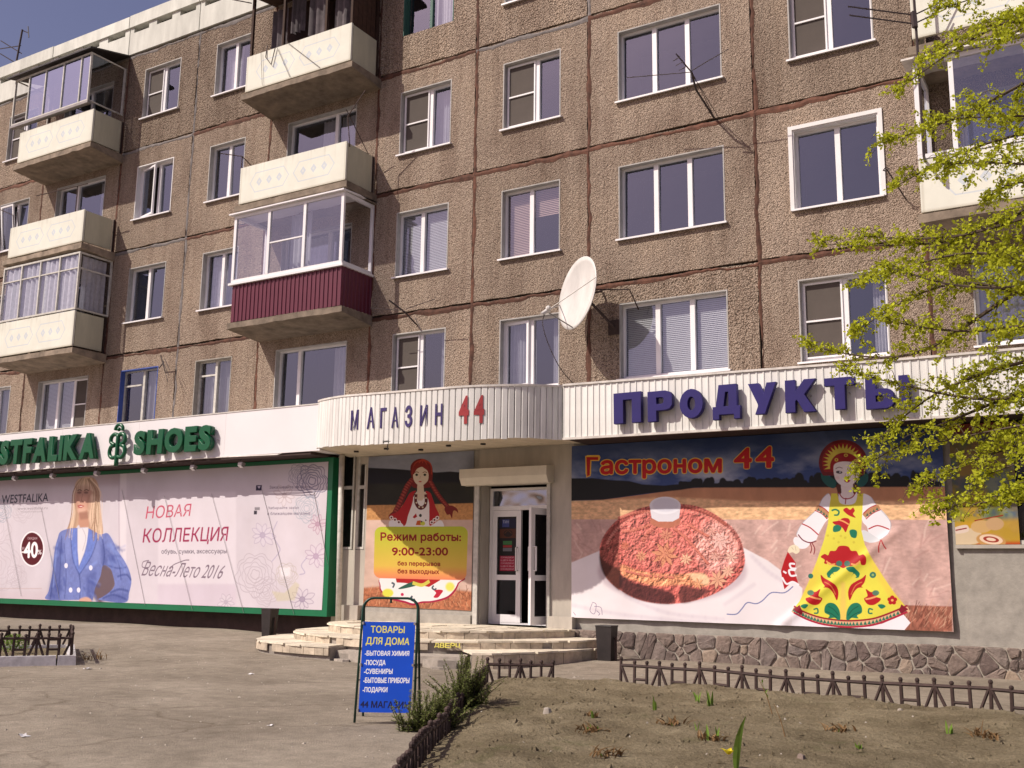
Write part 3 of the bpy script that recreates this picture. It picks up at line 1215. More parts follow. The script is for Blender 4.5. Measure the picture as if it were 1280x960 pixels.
def front_board(name, x0, x1, z0, z1, y, mt, parent, th=0.05):
    """thick board whose front carries the pattern"""
    off = wloc(parent)
    v = [(x0, y, z0), (x1, y, z0), (x1, y, z1), (x0, y, z1), (x0, y + th, z0), (x1, y + th, z0), (x1, y + th, z1), (x0, y + th, z1)]
    f = [(0, 1, 2, 3), (5, 4, 7, 6), (1, 5, 6, 2), (4, 0, 3, 7), (3, 2, 6, 7), (4, 5, 1, 0)]
    me = bpy.data.meshes.new(name)
    me.from_pydata([tuple(Vector(p) - off) for p in v], [], f)
    me.materials.append(mt)
    L = me.uv_layers.new(name='UVMap')
    uvs = [(0, 0), (1, 0), (1, 1), (0, 1)] * 2 + [(0.9, 0), (0.98, 0), (0.98, 1), (0.9, 1)] * 2 + [(0, 0.96), (1, 0.96), (1, 0.99), (0, 0.99)] * 2
    L.data.foreach_set('uv', [c for q in uvs for c in q])
    me.update()
    return link(name, me, parent)


YF = -0.97


def balcony(xl, xr, zb, label=None):
    """cantilevered slab; returns the part to hang railings on"""
    mb = MB()
    r = np.random.default_rng(int(zb * 10 + abs(xl) * 7))
    n = 14
    top, bot = zb + 0.13, zb
    for i in range(n + 1):
        x = xl - 0.05 + (xr - xl + 0.1) * i / n
        j = r.normal(0, 0.006)
        mb.v += [(x, YF - 0.06 + j, top), (x, YF - 0.06 + j * 1.5, bot + r.normal(0, 0.006)), (x, -0.002, bot - 0.10), (x, -0.002, top)]
        if i:
            a = 4 * (i - 1)
            for p in range(4):
                q = (p + 1) % 4
                mb.f.append((a + p, a + q, a + 4 + q, a + 4 + p))
                mb.m.append(0)
    mb.f += [(0, 1, 2, 3), (4 * n, 4 * n + 1, 4 * n + 2, 4 * n + 3)]
    mb.m += [0, 0]
    o = mb.build('balcony', MT['slab'], house)
    if label:
        o['label'] = label
    return o


def rails(b, xl, xr, z0, z1, sidemat='sidewhite', left=True):
    z0 += 0.025
    front_board('railing_panel', xl, xr, z0, z1, YF - 0.03, MT['railing'], b)
    mb = MB()
    mb.box(xr - 0.05, xr - 0.005, YF + 0.04, -0.12, z0 + 0.01, z1 - 0.02)
    mb.build('side_panel', MT[sidemat], b)
    mb = MB()
    mb.box(xl + 0.005, xl + 0.05, YF + 0.04, -0.12, z0 + 0.01, z1 - 0.02)
    mb.build('side_panel', MT[sidemat], b)
    mb = MB()                       # steel angle posts and handrail
    for x in (xl + 0.06, xr - 0.075):
        mb.box(x, x + 0.03, YF + 0.024, YF + 0.05, z0 - 0.03, z1 + 0.01)
        mb.box(x, x + 0.03, -0.06, -0.004, z0 - 0.03, z1 + 0.01)
    mb.box(xl + 0.06, xr - 0.06, YF + 0.021, YF + 0.045, z1 - 0.03, z1 + 0.002)
    mb.build('handrail', MT['iron'], b)


def glazing(b, xl, xr, z0, z1, cuts, mt, yf=YF - 0.04, bars=(), t=0.05, sidecuts=(), panemat='glassclear', openp=(), sides='R', trans=None, cur=None, leftside=True, sidemat=None):
    """glazed front and returns above a balcony railing"""
    mb = MB()
    d = 0.05
    mb.box(xl, xr, yf, yf + d, z0, z0 + t)
    mb.box(xl, xr, yf, yf + d, z1 - t, z1)
    ed = [0] + list(cuts) + [1]
    xs = [xl + (xr - xl) * e for e in ed]
    for i, x in enumerate(xs):
        a = x if i == 0 else (x - t if i == len(xs) - 1 else x - t / 2)
        mb.box(a, a + t, yf - 0.003, yf + d + 0.003, z0 + t, z1 - t)
    for (i, hz) in bars:
        mb.box(xs[i] + t / 2, xs[i + 1] - t / 2, yf + 0.004, yf + d - 0.004, z0 + (z1 - z0) * hz - 0.015, z0 + (z1 - z0) * hz + 0.015)
    for sx in (xr - t, xl):
        mb.box(sx, sx + t, yf + d + 0.003, -0.06, z0 + 0.002, z0 + t - 0.002)
        mb.box(sx, sx + t, yf + d + 0.003, -0.06, z1 - t + 0.002, z1 - 0.002)
        mb.box(sx, sx + t, -0.059, -0.005, z0, z1)
        for hz in sidecuts:
            mb.box(sx + 0.003, sx + t - 0.003, yf + d + 0.003, -0.06, z0 + (z1 - z0) * hz - 0.018, z0 + (z1 - z0) * hz + 0.018)
    mb.build('glazing_frame', MT[mt], b)
    for i in range(len(xs) - 1):
        if i in openp:
            continue
        mb = MB()
        mb.quad((xs[i] + t * 0.5, yf + 0.025, z0 + t), (xs[i + 1] - t * 0.5, yf + 0.025, z0 + t), (xs[i + 1] - t * 0.5, yf + 0.025, z1 - t), (xs[i] + t * 0.5, yf + 0.025, z1 - t))
        mb.build('pane', MT[panemat], b)
    for sx in (xr - t / 2, xl + t / 2):
        mb = MB()
        mb.quad((sx, yf + d, z0 + t), (sx, -0.06, z0 + t), (sx, -0.06, z1 - t), (sx, yf + d, z1 - t))
        mb.build('pane', MT[sidemat or panemat], b)
    return xs


def drape(b, x0, x1, z0, z1, y, mt, seed=1):
    me = curtain_mesh(x1 - x0, z1 - z0, MT[mt], int((x1 - x0) * 5), 0.045, seed)
    return at('curtain', me, b, (x0, y, z0))


def hood(b, xl, xr, y0, z0, z1, mt, th=0.03):
    mb = MB()
    mb.hexa([(xl, y0, z0), (xr, y0, z0), (xr, -0.01, z1), (xl, -0.01, z1), (xl, y0, z0 + th), (xr, y0, z0 + th), (xr, -0.01, z1 + th), (xl, -0.01, z1 + th)])
    return mb.build('roof', MT[mt], b)


AL, AR = -26.03, -22.79
BL, BR = -17.27, -14.03
CL, CR = -2.55, 0.66
# left column
b = balcony(AL, AR, 12.3, 'balcony with sliding glass under a dark hood')
rails(b, AL + 0.1, AR, 12.46, 13.38)
glazing(b, -26.22, -22.92, 13.6, 14.97, (0.2, 0.42, 0.655, 0.87 + 0.01), 'oldwhite', yf=-1.12, t=0.035, panemat='glassmirror', openp=(0,), sidemat='glassclear')
mb = MB()
mb.box(-26.24, -22.9, -1.13, -1.0, 13.53, 13.6)
mb.build('ledge', MT['greymetal'], b)
hood(b, -26.42, -22.8, -1.25, 15.0, 15.30, 'blackmetal', 0.04)
b = balcony(AL, AR, 9.56)
rails(b, AL + 0.12, AR, 9.72, 10.6)
b = balcony(AL, AR, 6.82, 'balcony glazed with old many-paned frames and lace curtains')
rails(b, AL + 0.05, AR - 0.02, 6.98, 7.92)
xs = glazing(b, AL + 0.03, AR - 0.0, 7.95, 9.47, (0.25, 0.5, 0.75), 'oldwhite', t=0.045, bars=((0, .72), (1, .72), (2, .72), (3, .72)), sidecuts=(.72,))
drape(b, AL + 0.1, AR - 0.12, 8.0, 9.4, -0.93, 'lace', 3)
for k in range(1):
    me = curtain_mesh(0.72, 1.4, MT['lace'], 5, 0.02, 9)
    at('curtain', me, b, (AR - 0.09, -0.86, 8.0), rot=(0, 0, math.pi / 2))
# middle column
b = balcony(BL, BR, 12.3, 'open top balcony crammed with dark clutter')
rails(b, BL + 0.04, BR - 0.03, 12.46, 13.37)
mb = MB()
for x in (BL + 0.06, BR - 0.12, -16.2, -14.9):
    mb.box(x, x + 0.06, YF + 0.02, YF + 0.08, 13.37, 15.0)
mb.box(BL, BR - 0.05, YF + 0.03, YF + 0.07, 14.93, 14.99)
mb.box(BL + 0.02, BR - 0.05, -0.09, -0.03, 12.5, 15.0)
mb.build('wooden_frame', MT['wood'], b)
hood(b, BL - 0.15, BR + 0.1, -1.25, 15.0, 15.22, 'wood', 0.05)
for k, (x, w_, z0, z1) in enumerate(((-16.95, .5, 13.5, 14.7), (-16.3, .45, 13.9, 14.9), (-15.7, .6, 13.6, 14.85), (-15.0, .55, 13.4, 14.6), (-14.5, .35, 13.7, 14.8))):
    me = curtain_mesh(w_, z1 - z0, MT['bandage'], 3, 0.05, k)
    at('laundry', me, b, (x, -0.5 - 0.07 * (k % 3), z0))
mb = MB()
for i in range(5):
    mb.box(-14.13, -14.10, -0.9 + i * 0.15, -0.9 + i * 0.15 + 0.14, 13.38, 14.9 + 0.02 * i)
mb.build('wooden_side', MT['wood'], b)
b = balcony(BL, BR, 9.55)
rails(b, BL + 0.06, BR - 0.03, 9.7, 10.6)
b = balcony(BL, BR, 6.80, 'balcony clad in maroon corrugated siding with white glazing')
b.data.materials[0] = MT['slab']
mb = MB()
zz0, zz1 = 6.95, 7.84


def corr(p0, p1, n):
    p0, p1 = np.array(p0), np.array(p1)
    d = (p1 - p0) / n
    nn = np.array([d[1], -d[0]]) / np.hypot(*d)
    prof = [(0, 0), (0.55, 0), (0.65, -0.018), (0.9, -0.018), (1.0, 0)]
    pts = []
    for i in range(n):
        for a, h in prof[:-1]:
            pts.append(p0 + d * (i + a) + nn * (-h))
    pts.append(p1)
    k = len(mb.v)
    for q in pts:
        mb.v += [(q[0], q[1], zz0), (q[0], q[1], zz1)]
    for i in range(len(pts) - 1):
        mb.f.append((k + 2 * i, k + 2 * i + 2, k + 2 * i + 3, k + 2 * i + 1))
        mb.m.append(0)


corr((BL + 0.03, -0.99), (BR, -0.99), 27)
corr((BR, -0.99), (BR, -0.01), 8)
corr((BL + 0.03, -0.01), (BL + 0.03, -0.99), 8)
mb.build('siding', MT['maroon'], b)
mb = MB()
mb.box(BL - 0.06, BR + 0.05, -1.06, -0.9, 7.80, 7.85)
mb.box(BR - 0.05, BR + 0.05, -0.9, -0.01, 7.80, 7.85)
mb.build('ledge', MT['pvc'], b)
glazing(b, BL, BR, 7.85, 9.45, (0.335, 0.66), 'pvc', yf=-1.03, t=0.075, bars=((1, .49),), panemat='glass', sidemat='glassclear')
hood(b, BL - 0.1, BR + 0.05, -1.12, 9.45, 9.5, 'pvc')
me = curtain_mesh(0.6, 1.45, MT['curtain'], 4, 0.03, 4)
at('curtain', me, b, (-15.9, -0.6, 7.9))
# right column
b = balcony(CL, CR, 12.3)
rails(b, CL, CR, 12.46, 13.38)
b = balcony(CL, CR, 9.56)
rails(b, CL + 0.02, CR, 9.8, 10.65)
b = balcony(CL, CR, 6.80, 'balcony glazed in white behind the elm branches')
rails(b, CL, CR, 6.94, 7.8)
glazing(b, CL, CR, 7.82, 9.42, (0.17, 0.5, 0.75), 'pvc', t=0.07, openp=(0,), panemat='glass')
hood(b, CL - 0.15, CR, -1.12, 9.44, 9.52, 'slatcap')


# ---- laundry brackets on the balconies ---------------------------
def bracket(pts, r=0.012):
    mb = MB()
    for p in pts:
        mb.tube(p, r, 5)
    return mb.build('laundry_bracket', MT['iron'], house)


bracket([[(-17.25, -0.05, 10.55), (-17.3, -0.9, 10.95), (-17.8, -1.1, 11.05)], [(-17.3, -0.9, 10.95), (-17.3, -0.9, 10.5)]])
bracket([[(-14.05, -0.9, 10.5), (-14.1, -0.95, 11.2), (-13.6, -1.0, 11.65)]])
bracket([[(-25.9, -0.9, 10.5), (-25.95, -0.95, 11.0), (-26.5, -1.1, 11.25)], [(-25.7, -0.9, 10.5), (-25.75, -0.95, 11.05)]])
bracket([[(-24.9, -1.0, 11.35), (-22.9, -0.9, 11.35)], [(-23.3, -0.9, 10.55), (-23.3, -0.9, 11.35)]], 0.014)
bracket([[(-14.03, -0.3, 10.55), (-14.2, -0.9, 11.4)]], 0.01)
bracket([[(-17.2, -1.0, 14.75), (-17.7, -1.2, 14.9)]], 0.014)
mb = MB()      # a bent wire and cords drooping over the top balcony rail
mb.tube([(-16.6, -1.0, 13.5), (-16.6, -1.03, 13.2), (-16.4, -1.04, 12.95), (-16.3, -1.04, 13.35)], 0.012, 5)
mb.tube([(-16.75, -1.04, 13.35), (-16.65, -1.035, 12.5)], 0.006, 4)
mb.tube([(-16.25, -1.04, 13.35), (-15.8, -1.035, 12.5)], 0.006, 4)
mb.tube([(-15.95, -1.04, 13.4), (-14.9, -1.035, 12.5)], 0.006, 4)
mb.build('thin_line', MT['wire'], house)

# ================================================================== GROUND FLOOR OF THE BUILDING
mb = MB()
# long wall behind the shoe-shop billboard
mb.box(-32.2, -14.80, 0.0, 0.3, 0.0, 4.09)
mb.build('shop_wall', MT['shopdark'], house)
# wall strip with two narrow shop windows left of the entrance
mb = MB()
mb.box(-14.79, -13.93, 0.0, 0.3, 0.0, 1.93)
mb.box(-14.26, -13.93, -0.002, 0.3, 3.72, 4.09)
mb.box(-14.26, -14.20, -0.002, 0.3, 1.931, 3.719)
mb.box(-13.98, -13.93, 0.0, 0.3, 1.931, 3.719)
mb.build('shop_wall', MT['shopwall'], house)
mb = MB()
mb.box(-14.42, -13.95, -0.16, -0.003, 0.2, 0.80)
mb.build('wall_ledge', MT['shopwall'], house)
sw = MB()
for (a, b_) in ((-14.79, -14.30), (-14.20, -13.98)):
    sw.box(a, a + 0.05, -0.01, 0.05, 1.94, 4.05)
    sw.box(b_ - 0.04, b_, -0.01, 0.05, 1.94, 3.71 if a > -14.5 else 4.05)
    sw.box(a + 0.05, b_ - 0.04, -0.008, 0.05, 3.20, 3.27)
    sw.box(a + 0.05, b_ - 0.04, -0.008, 0.05, 1.94, 1.99)
swo = sw.build('window', MT['oldwhite'], house)
for (a, b_) in ((-14.74, -14.34), (-14.15, -14.02)):
    for (c, d) in ((1.99, 3.2), (3.27, 4.04 if a < -14.5 else 3.7)):
        mb = MB()
        mb.quad((a, 0.02, c), (b_, 0.02, c), (b_, 0.02, d), (a, 0.02, d))
        mb.build('pane', MT['glassdark'], swo)
# white round post under the canopy corner
mb = MB()
mb.tube([(-14.33, -0.30, 0.45), (-14.40, -0.32, 3.9)], 0.06, 10)
mb.build('post', MT['oldwhite'], house, smooth=True)
# wall panel behind the opening-hours print
mb = MB()
mb.box(-13.929, -11.15, 0.0, 0.3, 0.0, 4.09)
mb.box(-13.929, -11.25, -0.07, -0.002, 0.3, 0.68)
mb.build('shop_wall', MT['plaster'], house)
# lintel and pier round the door
mb = MB()
mb.box(-11.15, -9.05, 0.0, 0.36, 3.18, 4.09)
mb.box(-9.62, -9.051, 0.001, 0.3, 0.45, 3.179)
mb.box(-11.149, -11.12, 0.05, 0.4, 0.45, 3.179)
mb.build('shop_wall', MT['shopwall'], house)
mb = MB()
mb.box(-11.22, -11.12, -0.05, -0.003, 0.5, 3.25)
mb.build('guide_rail', MT['oldwhite'], house)
mb = MB()
mb.box(-9.60, -9.53, -0.05, -0.003, 0.5, 3.18)
mb.build('guide_rail', MT['oldwhite'], house)
mb = MB()
mb.prism([(-0.30, 3.30), (-0.30, 3.47), (-0.02, 3.50), (-0.004, 3.50), (-0.004, 3.16), (-0.22, 3.16)], -11.42, -9.47, axis='x')
mb.build('roller_shutter_box', MT['shutter'], house)
# right-hand wall: behind the big banner, with the low rubble plinth
mb = MB()
mb.box(-9.05, -2.4, 0.0, 0.3, 0.0, 4.09)
mb.box(-2.4, 3.4, -0.02, 0.3, 0.0, 1.93)
mb.build('shop_wall', MT['plaster'], house)
mb = MB()
mb.box(-9.49, 3.4, -0.11, -0.021, 0.0, 0.50)
mb.build('plinth_mortar', MT['mortar'], house)
mb = MB()
mb.box(-9.5, -9.0, -0.16, -0.012, 0.3, 0.72)
mb.build('wall_ledge', MT['shopwall'], house)
mb = MB()
mb.box(-2.5, 3.4, -0.08, 0.0, 1.931, 1.985)
mb.build('wall_ledge', MT['shopwall'], house)
# dark shop window right of the food print
mb = MB()
mb.box(-2.4, 3.4, 0.2, 0.3, 1.94, 4.09)
mb.build('shop_wall', MT['dark'], house)
for k in range(4):
    a = -2.38 + k * 1.44
    mb = MB()
    for q in ((a, a + 0.06, 1.99, 4.05), (a + 1.36, a + 1.42, 1.99, 4.05), (a + 0.06, a + 1.36, 1.99, 2.05), (a + 0.06, a + 1.36, 3.99, 4.05)):
        mb.box(q[0], q[1], 0.0, 0.06, q[2], q[3])
    wo_ = mb.build('window', MT['oldwhite'], house)
    mb = MB()
    mb.quad((a + 0.06, 0.03, 2.05), (a + 1.36, 0.03, 2.05), (a + 1.36, 0.03, 3.99), (a + 0.06, 0.03, 3.99))
    mb.build('pane', MT['glassdark'], wo_)


# ---- rubble stones of the plinth: each its own stone ----
def clip(poly, a, b, c):
    """keep the side a*x + b*y <= c"""
    out = []
    for i in range(len(poly)):
        p, q = poly[i], poly[(i + 1) % len(poly)]
        dp, dq = a * p[0] + b * p[1] - c, a * q[0] + b * q[1] - c
        if dp <= 0:
            out.append(p)
        if dp * dq < 0:
            t = dp / (dp - dq)
            out.append((p[0] + (q[0] - p[0]) * t, p[1] + (q[1] - p[1]) * t))
    return out


def voronoi(x0, x1, y0, y1, seeds):
    cells = []
    S = np.array(seeds)
    for i, s in enumerate(S):
        poly = [(x0, y0), (x1, y0), (x1, y1), (x0, y1)]
        d = ((S - s) ** 2).sum(1)
        for j in np.argsort(d)[1:16]:
            o = S[j]
            n = o - s
            poly = clip(poly, n[0], n[1], (o @ o - s @ s) / 2)
            if len(poly) < 3:
                break
        if len(poly) >= 3:
            cells.append(poly)
    return cells


def shrink(poly, d):
    P = np.array(poly)
    c = P.mean(0)
    out = []
    for p in P:
        v = p - c
        L = np.hypot(*v)
        out.append(tuple(c + v * max(0.3, (L - d * 1.3) / L)))
    return out


def stone_poly(poly, r):
    """round off the corners of a cell a little, jitter"""
    out = []
    n = len(poly)
    for i in range(n):
        p, q = np.array(poly[i]), np.array(poly[(i + 1) % n])
        if np.hypot(*(q - p)) < 0.03:
            out.append(tuple((p + q) / 2))
            continue
        out.append(tuple(p + (q - p) * 0.14 + r.normal(0, 0.004, 2)))
        out.append(tuple(p + (q - p) * 0.86 + r.normal(0, 0.004, 2)))
    return out


rs = np.random.default_rng(21)
seeds = []
x = -9.4
while x < 3.35:
    wst = rs.uniform(0.12, 0.29)
    k = rs.choice([1, 2, 2, 3, 3])
    for i in range(k):
        seeds.append((x + rs.uniform(-0.09, 0.09), 0.25 + (i - (k - 1) / 2) * 0.52 / k + rs.uniform(-0.07, 0.07)))
    x += wst
for cell in voronoi(-9.48, 3.38, -0.04, 0.51, seeds):
    c = stone_poly(shrink(cell, 0.012), rs)
    d = rs.uniform(0.014, 0.042)
    mb = MB()
    n = len(c)
    cc = np.mean(c, 0)
    inner = [tuple(cc + (np.array(p) - cc) * 0.82) for p in c]
    mb.v = [(p[0], -0.108, p[1]) for p in c] + [(p[0], -0.11 - d * 0.75, p[1]) for p in c] + [(p[0], -0.11 - d + rs.normal(0, 0.006), p[1]) for p in inner] + [(cc[0], -0.115 - d, cc[1])]
    for i in range(n):
        j = (i + 1) % n
        mb.f += [(i, j, n + j, n + i), (n + i, n + j, 2 * n + j, 2 * n + i), (2 * n + i, 2 * n + j, 3 * n)]
        mb.m += [0, 0, 0]
    mb.build('stone', MT['stone'], house)

# ================================================================== ENTRANCE DOOR (part of the building)
mb = MB()
xa, xb, zt, z0 = -11.10, -9.62, 3.13, 0.52
mb.box(xa, xa + 0.06, 0.34, 0.42, z0, zt)
mb.box(xb - 0.06, xb, 0.34, 0.42, z0, zt)
mb.box(xa + 0.06, xb - 0.06, 0.342, 0.42, zt - 0.05, zt)
mb.box(xa + 0.06, xb - 0.06, 0.338, 0.42, 2.70, 2.78)
mb.box(xa + 0.06, xb - 0.06, 0.342, 0.46, z0, z0 + 0.03)
door = mb.build('door_frame', MT['pvc'], house)
mb = MB()
mb.quad((xa + 0.06, 0.37, 2.78), (xb - 0.06, 0.37, 2.78), (xb - 0.06, 0.37, zt - 0.05), (xa + 0.06, 0.37, zt - 0.05))
mb.build('pane', MT['foil'], door)
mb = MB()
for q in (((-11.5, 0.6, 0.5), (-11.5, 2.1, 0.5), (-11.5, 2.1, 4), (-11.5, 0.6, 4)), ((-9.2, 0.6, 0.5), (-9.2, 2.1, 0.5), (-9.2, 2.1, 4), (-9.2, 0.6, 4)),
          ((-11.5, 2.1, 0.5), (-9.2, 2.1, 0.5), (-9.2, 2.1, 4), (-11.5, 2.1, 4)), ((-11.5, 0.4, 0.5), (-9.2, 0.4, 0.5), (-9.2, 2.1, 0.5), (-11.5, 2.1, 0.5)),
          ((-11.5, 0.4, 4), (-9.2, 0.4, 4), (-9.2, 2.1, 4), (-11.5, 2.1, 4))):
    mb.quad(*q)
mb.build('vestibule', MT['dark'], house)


def door_leaf(hinge, ang, side, stickers):
    """white plastic leaf with two panes, drawn in its own axes: x along the leaf, hinge at 0"""
    w_, h_ = 0.65, 2.14
    mb = MB()
    t = 0.105
    mb.box(0, t, 0, 0.06, 0, h_)
    mb.box(w_ - t, w_, 0, 0.06, 0, h_)
    mb.box(t, w_ - t, 0.002, 0.058, 0, 0.15)
    mb.box(t, w_ - t, 0.002, 0.058, h_ - 0.12, h_)
    mb.box(t, w_ - t, 0.002, 0.058, 0.80, 0.90)
    me = mb.mesh('door', MT['pvc'])
    o = at('door', me, house, hinge, rot=(0, 0, ang))
    for (a, b_) in ((0.15, 0.80), (0.90, h_ - 0.12)):
        mb = MB()
        mb.box(t, w_ - t, 0.024, 0.034, a, b_)
        link('pane', mb.mesh('pane', MT['glassdark']), o)
    mb = MB()
    hx = w_ - 0.07
    for sy in (-1, 1):
        yb = -0.002 if sy < 0 else 0.062
        yo = yb + sy * 0.06
        mb.tube([(hx, yb, 0.98), (hx, yo, 0.98), (hx, yo, 1.42), (hx, yb, 1.42)], 0.016, 8)
    link('handle', mb.mesh('handle', MT['pvc'], smooth=False), o)
    mb = MB()
    for z in (0.3, 1.1, 1.85):
        mb.tube([(-0.012, -0.012, z), (-0.012, -0.012, z + 0.1)], 0.014, 8)
    link('hinge', mb.mesh('hinge', MT['pvc']), o)
    return o


ld = door_leaf((xa + 0.065, 0.34, 0.555), 0.0, 1, True)
rd = door_leaf((xb - 0.065, 0.33, 0.555), math.pi + math.radians(77), 1, False)


# stickers behind the left leaf's glass
def sticker_art():
    A = Art(0, 0.4, 0, 1.2, 0, 300, (0.012, 0.01, 0.012))
    A.P = lambda pts: np.array([(q[0] * 300, (1.2 - q[1]) * 300) for q in pts])
    A.poly([(0.02, 0.98), (0.36, 0.98), (0.36, 1.18), (0.02, 1.18)], (0.02, 0.025, 0.09))
    A.poly([(0.08, 1.0), (0.22, 1.0), (0.22, 1.16), (0.08, 1.16)], (0.10, 0.13, 0.33))
    A.text('ТИН', (0.09, 1.14), (0.21, 1.14), (0.09, 1.08), (0.6, 0.62, 0.7))
    A.poly([(0.03, 0.76), (0.36, 0.76), (0.36, 0.96), (0.03, 0.96)], (0.16, 0.06, 0.02))
    A.ell(0.2, 0.86, 0.09, 0.075, (0.05, 0.02, 0.01))
    A.line([(0.13, 0.86), (0.2, 0.92), (0.27, 0.86)], 0.012, (0.22, 0.1, 0.03))
    A.poly([(0.10, 0.62), (0.28, 0.62), (0.28, 0.70), (0.10, 0.70)], (0.10, 0.28, 0.12))
    A.poly([(0.10, 0.56), (0.28, 0.56), (0.28, 0.61), (0.10, 0.61)], (0.40, 0.08, 0.08))
    A.poly([(0.10, 0.48), (0.28, 0.48), (0.28, 0.55), (0.10, 0.55)], (0.25, 0.25, 0.28))
    A.poly([(0.04, 0.06), (0.34, 0.06), (0.34, 0.38), (0.04, 0.38)], (0.42, 0.03, 0.10))
    r = np.random.default_rng(2)
    for i in range(5):
        A.text('ЦЕНЫ' if i % 2 else 'СКИДКИ', (0.06, 0.365 - i * 0.062), (0.32, 0.365 - i * 0.062), (0.06, 0.325 - i * 0.062), (0.65, 0.5, 0.55), 0.01)
    return A.image('door_stickers', 1.5)


MT['stickers'] = print_mat('door_sticker_print', sticker_art(), 0.4)
me = bpy.data.meshes.new('sticker')
me.from_pydata([(0.125, 0.016, 0.92), (0.575, 0.016, 0.92), (0.575, 0.016, 2.0), (0.125, 0.016, 2.0)], [], [(0, 1, 2, 3)])
me.materials.append(MT['stickers'])
L_ = me.uv_layers.new(name='UVMap')
L_.data.foreach_set('uv', [0, 0, 1, 0, 1, 1, 0, 1])
link('sticker', me, ld)

# ================================================================== ENTRANCE STEPS
steps = thing('entrance_steps', 'curved stone-clad entrance steps with cream treads in front of the glass door', 'steps', (-11.5, -1.5, 0.0))
T1 = [(-14.05, -0.12), (-13.95, -0.8), (-13.5, -1.5), (-12.7, -2.0), (-11.6, -2.22), (-10.45, -2.15), (-9.72, -1.65), (-9.2, -0.9), (-8.95, -0.2)]
T2 = [(-14.45, -0.12), (-14.35, -1.1), (-14.0, -1.9), (-13.2, -2.5), (-12.0, -2.85), (-10.8, -2.85), (-9.85, -2.4), (-9.1, -1.75), (-8.5, -1.05), (-8.35, -0.2)]
T3_ = [(-14.95, -0.12), (-14.9, -1.2), (-14.55, -2.2), (-13.9, -2.95), (-12.9, -3.25), (-11.95, -3.3)]
T4_ = [(-9.30, -3.0), (-8.95, -2.75), (-8.6, -2.15), (-8.38, -1.3), (-8.25, -0.25)]
tiers = [(T1, 0.37, 0.505), (T2, 0.235, 0.37)]
rs = np.random.default_rng(5)


def tier(pts, za, zb_, close_pts, tag_chip=()):
    """core, riser tiles and flagstone treads of one curved step"""
    curve = [tuple(p) for p in spline(pts, 6)]
    core = MB()
    poly = [(p[0], p[1] + 0.02) for p in curve] + close_pts
    core.prism(poly, za - 0.25, zb_ - 0.03, axis='z')
    core.build('step_core', MT['concrete'], steps)
    # riser tiles: walk along the curve
    L = [0.0]
    for i in range(1, len(curve)):
        L.append(L[-1] + math.dist(curve[i], curve[i - 1]))

    def at_len(s):
        s = max(0, min(L[-1], s))
        i = max(1, min(len(L) - 1, int(np.searchsorted(L, s))))
        t = (s - L[i - 1]) / max(1e-6, L[i] - L[i - 1])
        a, b = np.array(curve[i - 1]), np.array(curve[i])
        d = (b - a) / np.hypot(*(b - a))
        return a + (b - a) * t, np.array([d[1], -d[0]])
    s = 0.02
    while s < L[-1] - 0.05:
        w_ = rs.uniform(0.16, 0.34)
        if rs.random() > 0.06:
            p, n1 = at_len(s + 0.004)
            q, n2 = at_len(min(L[-1], s + w_ - 0.004))
            if n1[1] > 0: n1, n2 = n1, n2
            o = rs.uniform(0.0, 0.012)
            # outward normal: away from the door
            cen = np.array([-11.5, 0.0])
            n1 = n1 if (p - cen) @ n1 > 0 else -n1
            n2 = n2 if (q - cen) @ n2 > 0 else -n2
            mb = MB()
            a0, a1 = p + n1 * (0.022 + o), q + n2 * (0.022 + o)
            b0, b1 = p - n1 * 0.0, q - n2 * 0.0
            mb.hexa([(a0[0], a0[1], za - 0.02), (a1[0], a1[1], za - 0.02), (b1[0], b1[1], za - 0.02), (b0[0], b0[1], za - 0.02),
                     (a0[0], a0[1], zb_ - 0.032), (a1[0], a1[1], zb_ - 0.032), (b1[0], b1[1], zb_ - 0.032), (b0[0], b0[1], zb_ - 0.032)])
            mb.build('riser_tile', MT['riser'], steps)
        s += w_
    return curve


def treads(outer, inner, zt, depth_cells, rag=0.02):
    """flagstones in the band between two curves (or a curve and the wall)"""
    n = len(outer)
    m_ = depth_cells
    i = 0
    k = 0
    while k < n - 1:
        k2 = min(n - 1, k + rs.integers(2, 5))
        for d in range(m_):
            t0, t1 = d / m_, (d + 1) / m_
            def P(idx, t):
                a, b = np.array(outer[idx]), np.array(inner[idx])
                return a + (b - a) * t
            ring = [P(j, t0) for j in range(k, k2 + 1)] + [P(j, t1) for j in range(k2, k - 1, -1)]
            ring = [np.array(p) + rs.normal(0, 0.012, 2) for p in ring]
            c = np.mean(ring, 0)
            ring = [tuple(c + (p - c) * (1 - 0.015 / max(0.1, np.hypot(*(p - c))))) for p in ring]
            if d == 0:   # nosing overhangs the riser
                half = len(ring) // 2
                cen = np.array([-11.5, 0.3])
                for h in range(half):
                    v = np.array(ring[h]) - cen
                    ring[h] = tuple(np.array(ring[h]) + v / np.hypot(*v) * (0.05 + rs.normal(0, 0.006)))
            mb = MB()
            dz = rs.normal(0, 0.003)
            mb.prism(ring, zt - 0.03 + dz, zt + dz, axis='z')
            mb.build('flagstone', MT['tile'], steps)
        k = k2


c1 = tier(T1, 0.37, 0.505, [(-8.95, -0.0), (-14.05, -0.0)])
c2 = tier(T2, 0.235, 0.37, [(-8.35, -0.12), (-14.45, -0.12)])
wall_line = [(p[0] * 0.9 - 1.15, -0.015 if abs(p[0] + 10.3) > 0.75 else -0.012) for p in c1]
treads(c1, wall_line, 0.505, 4)


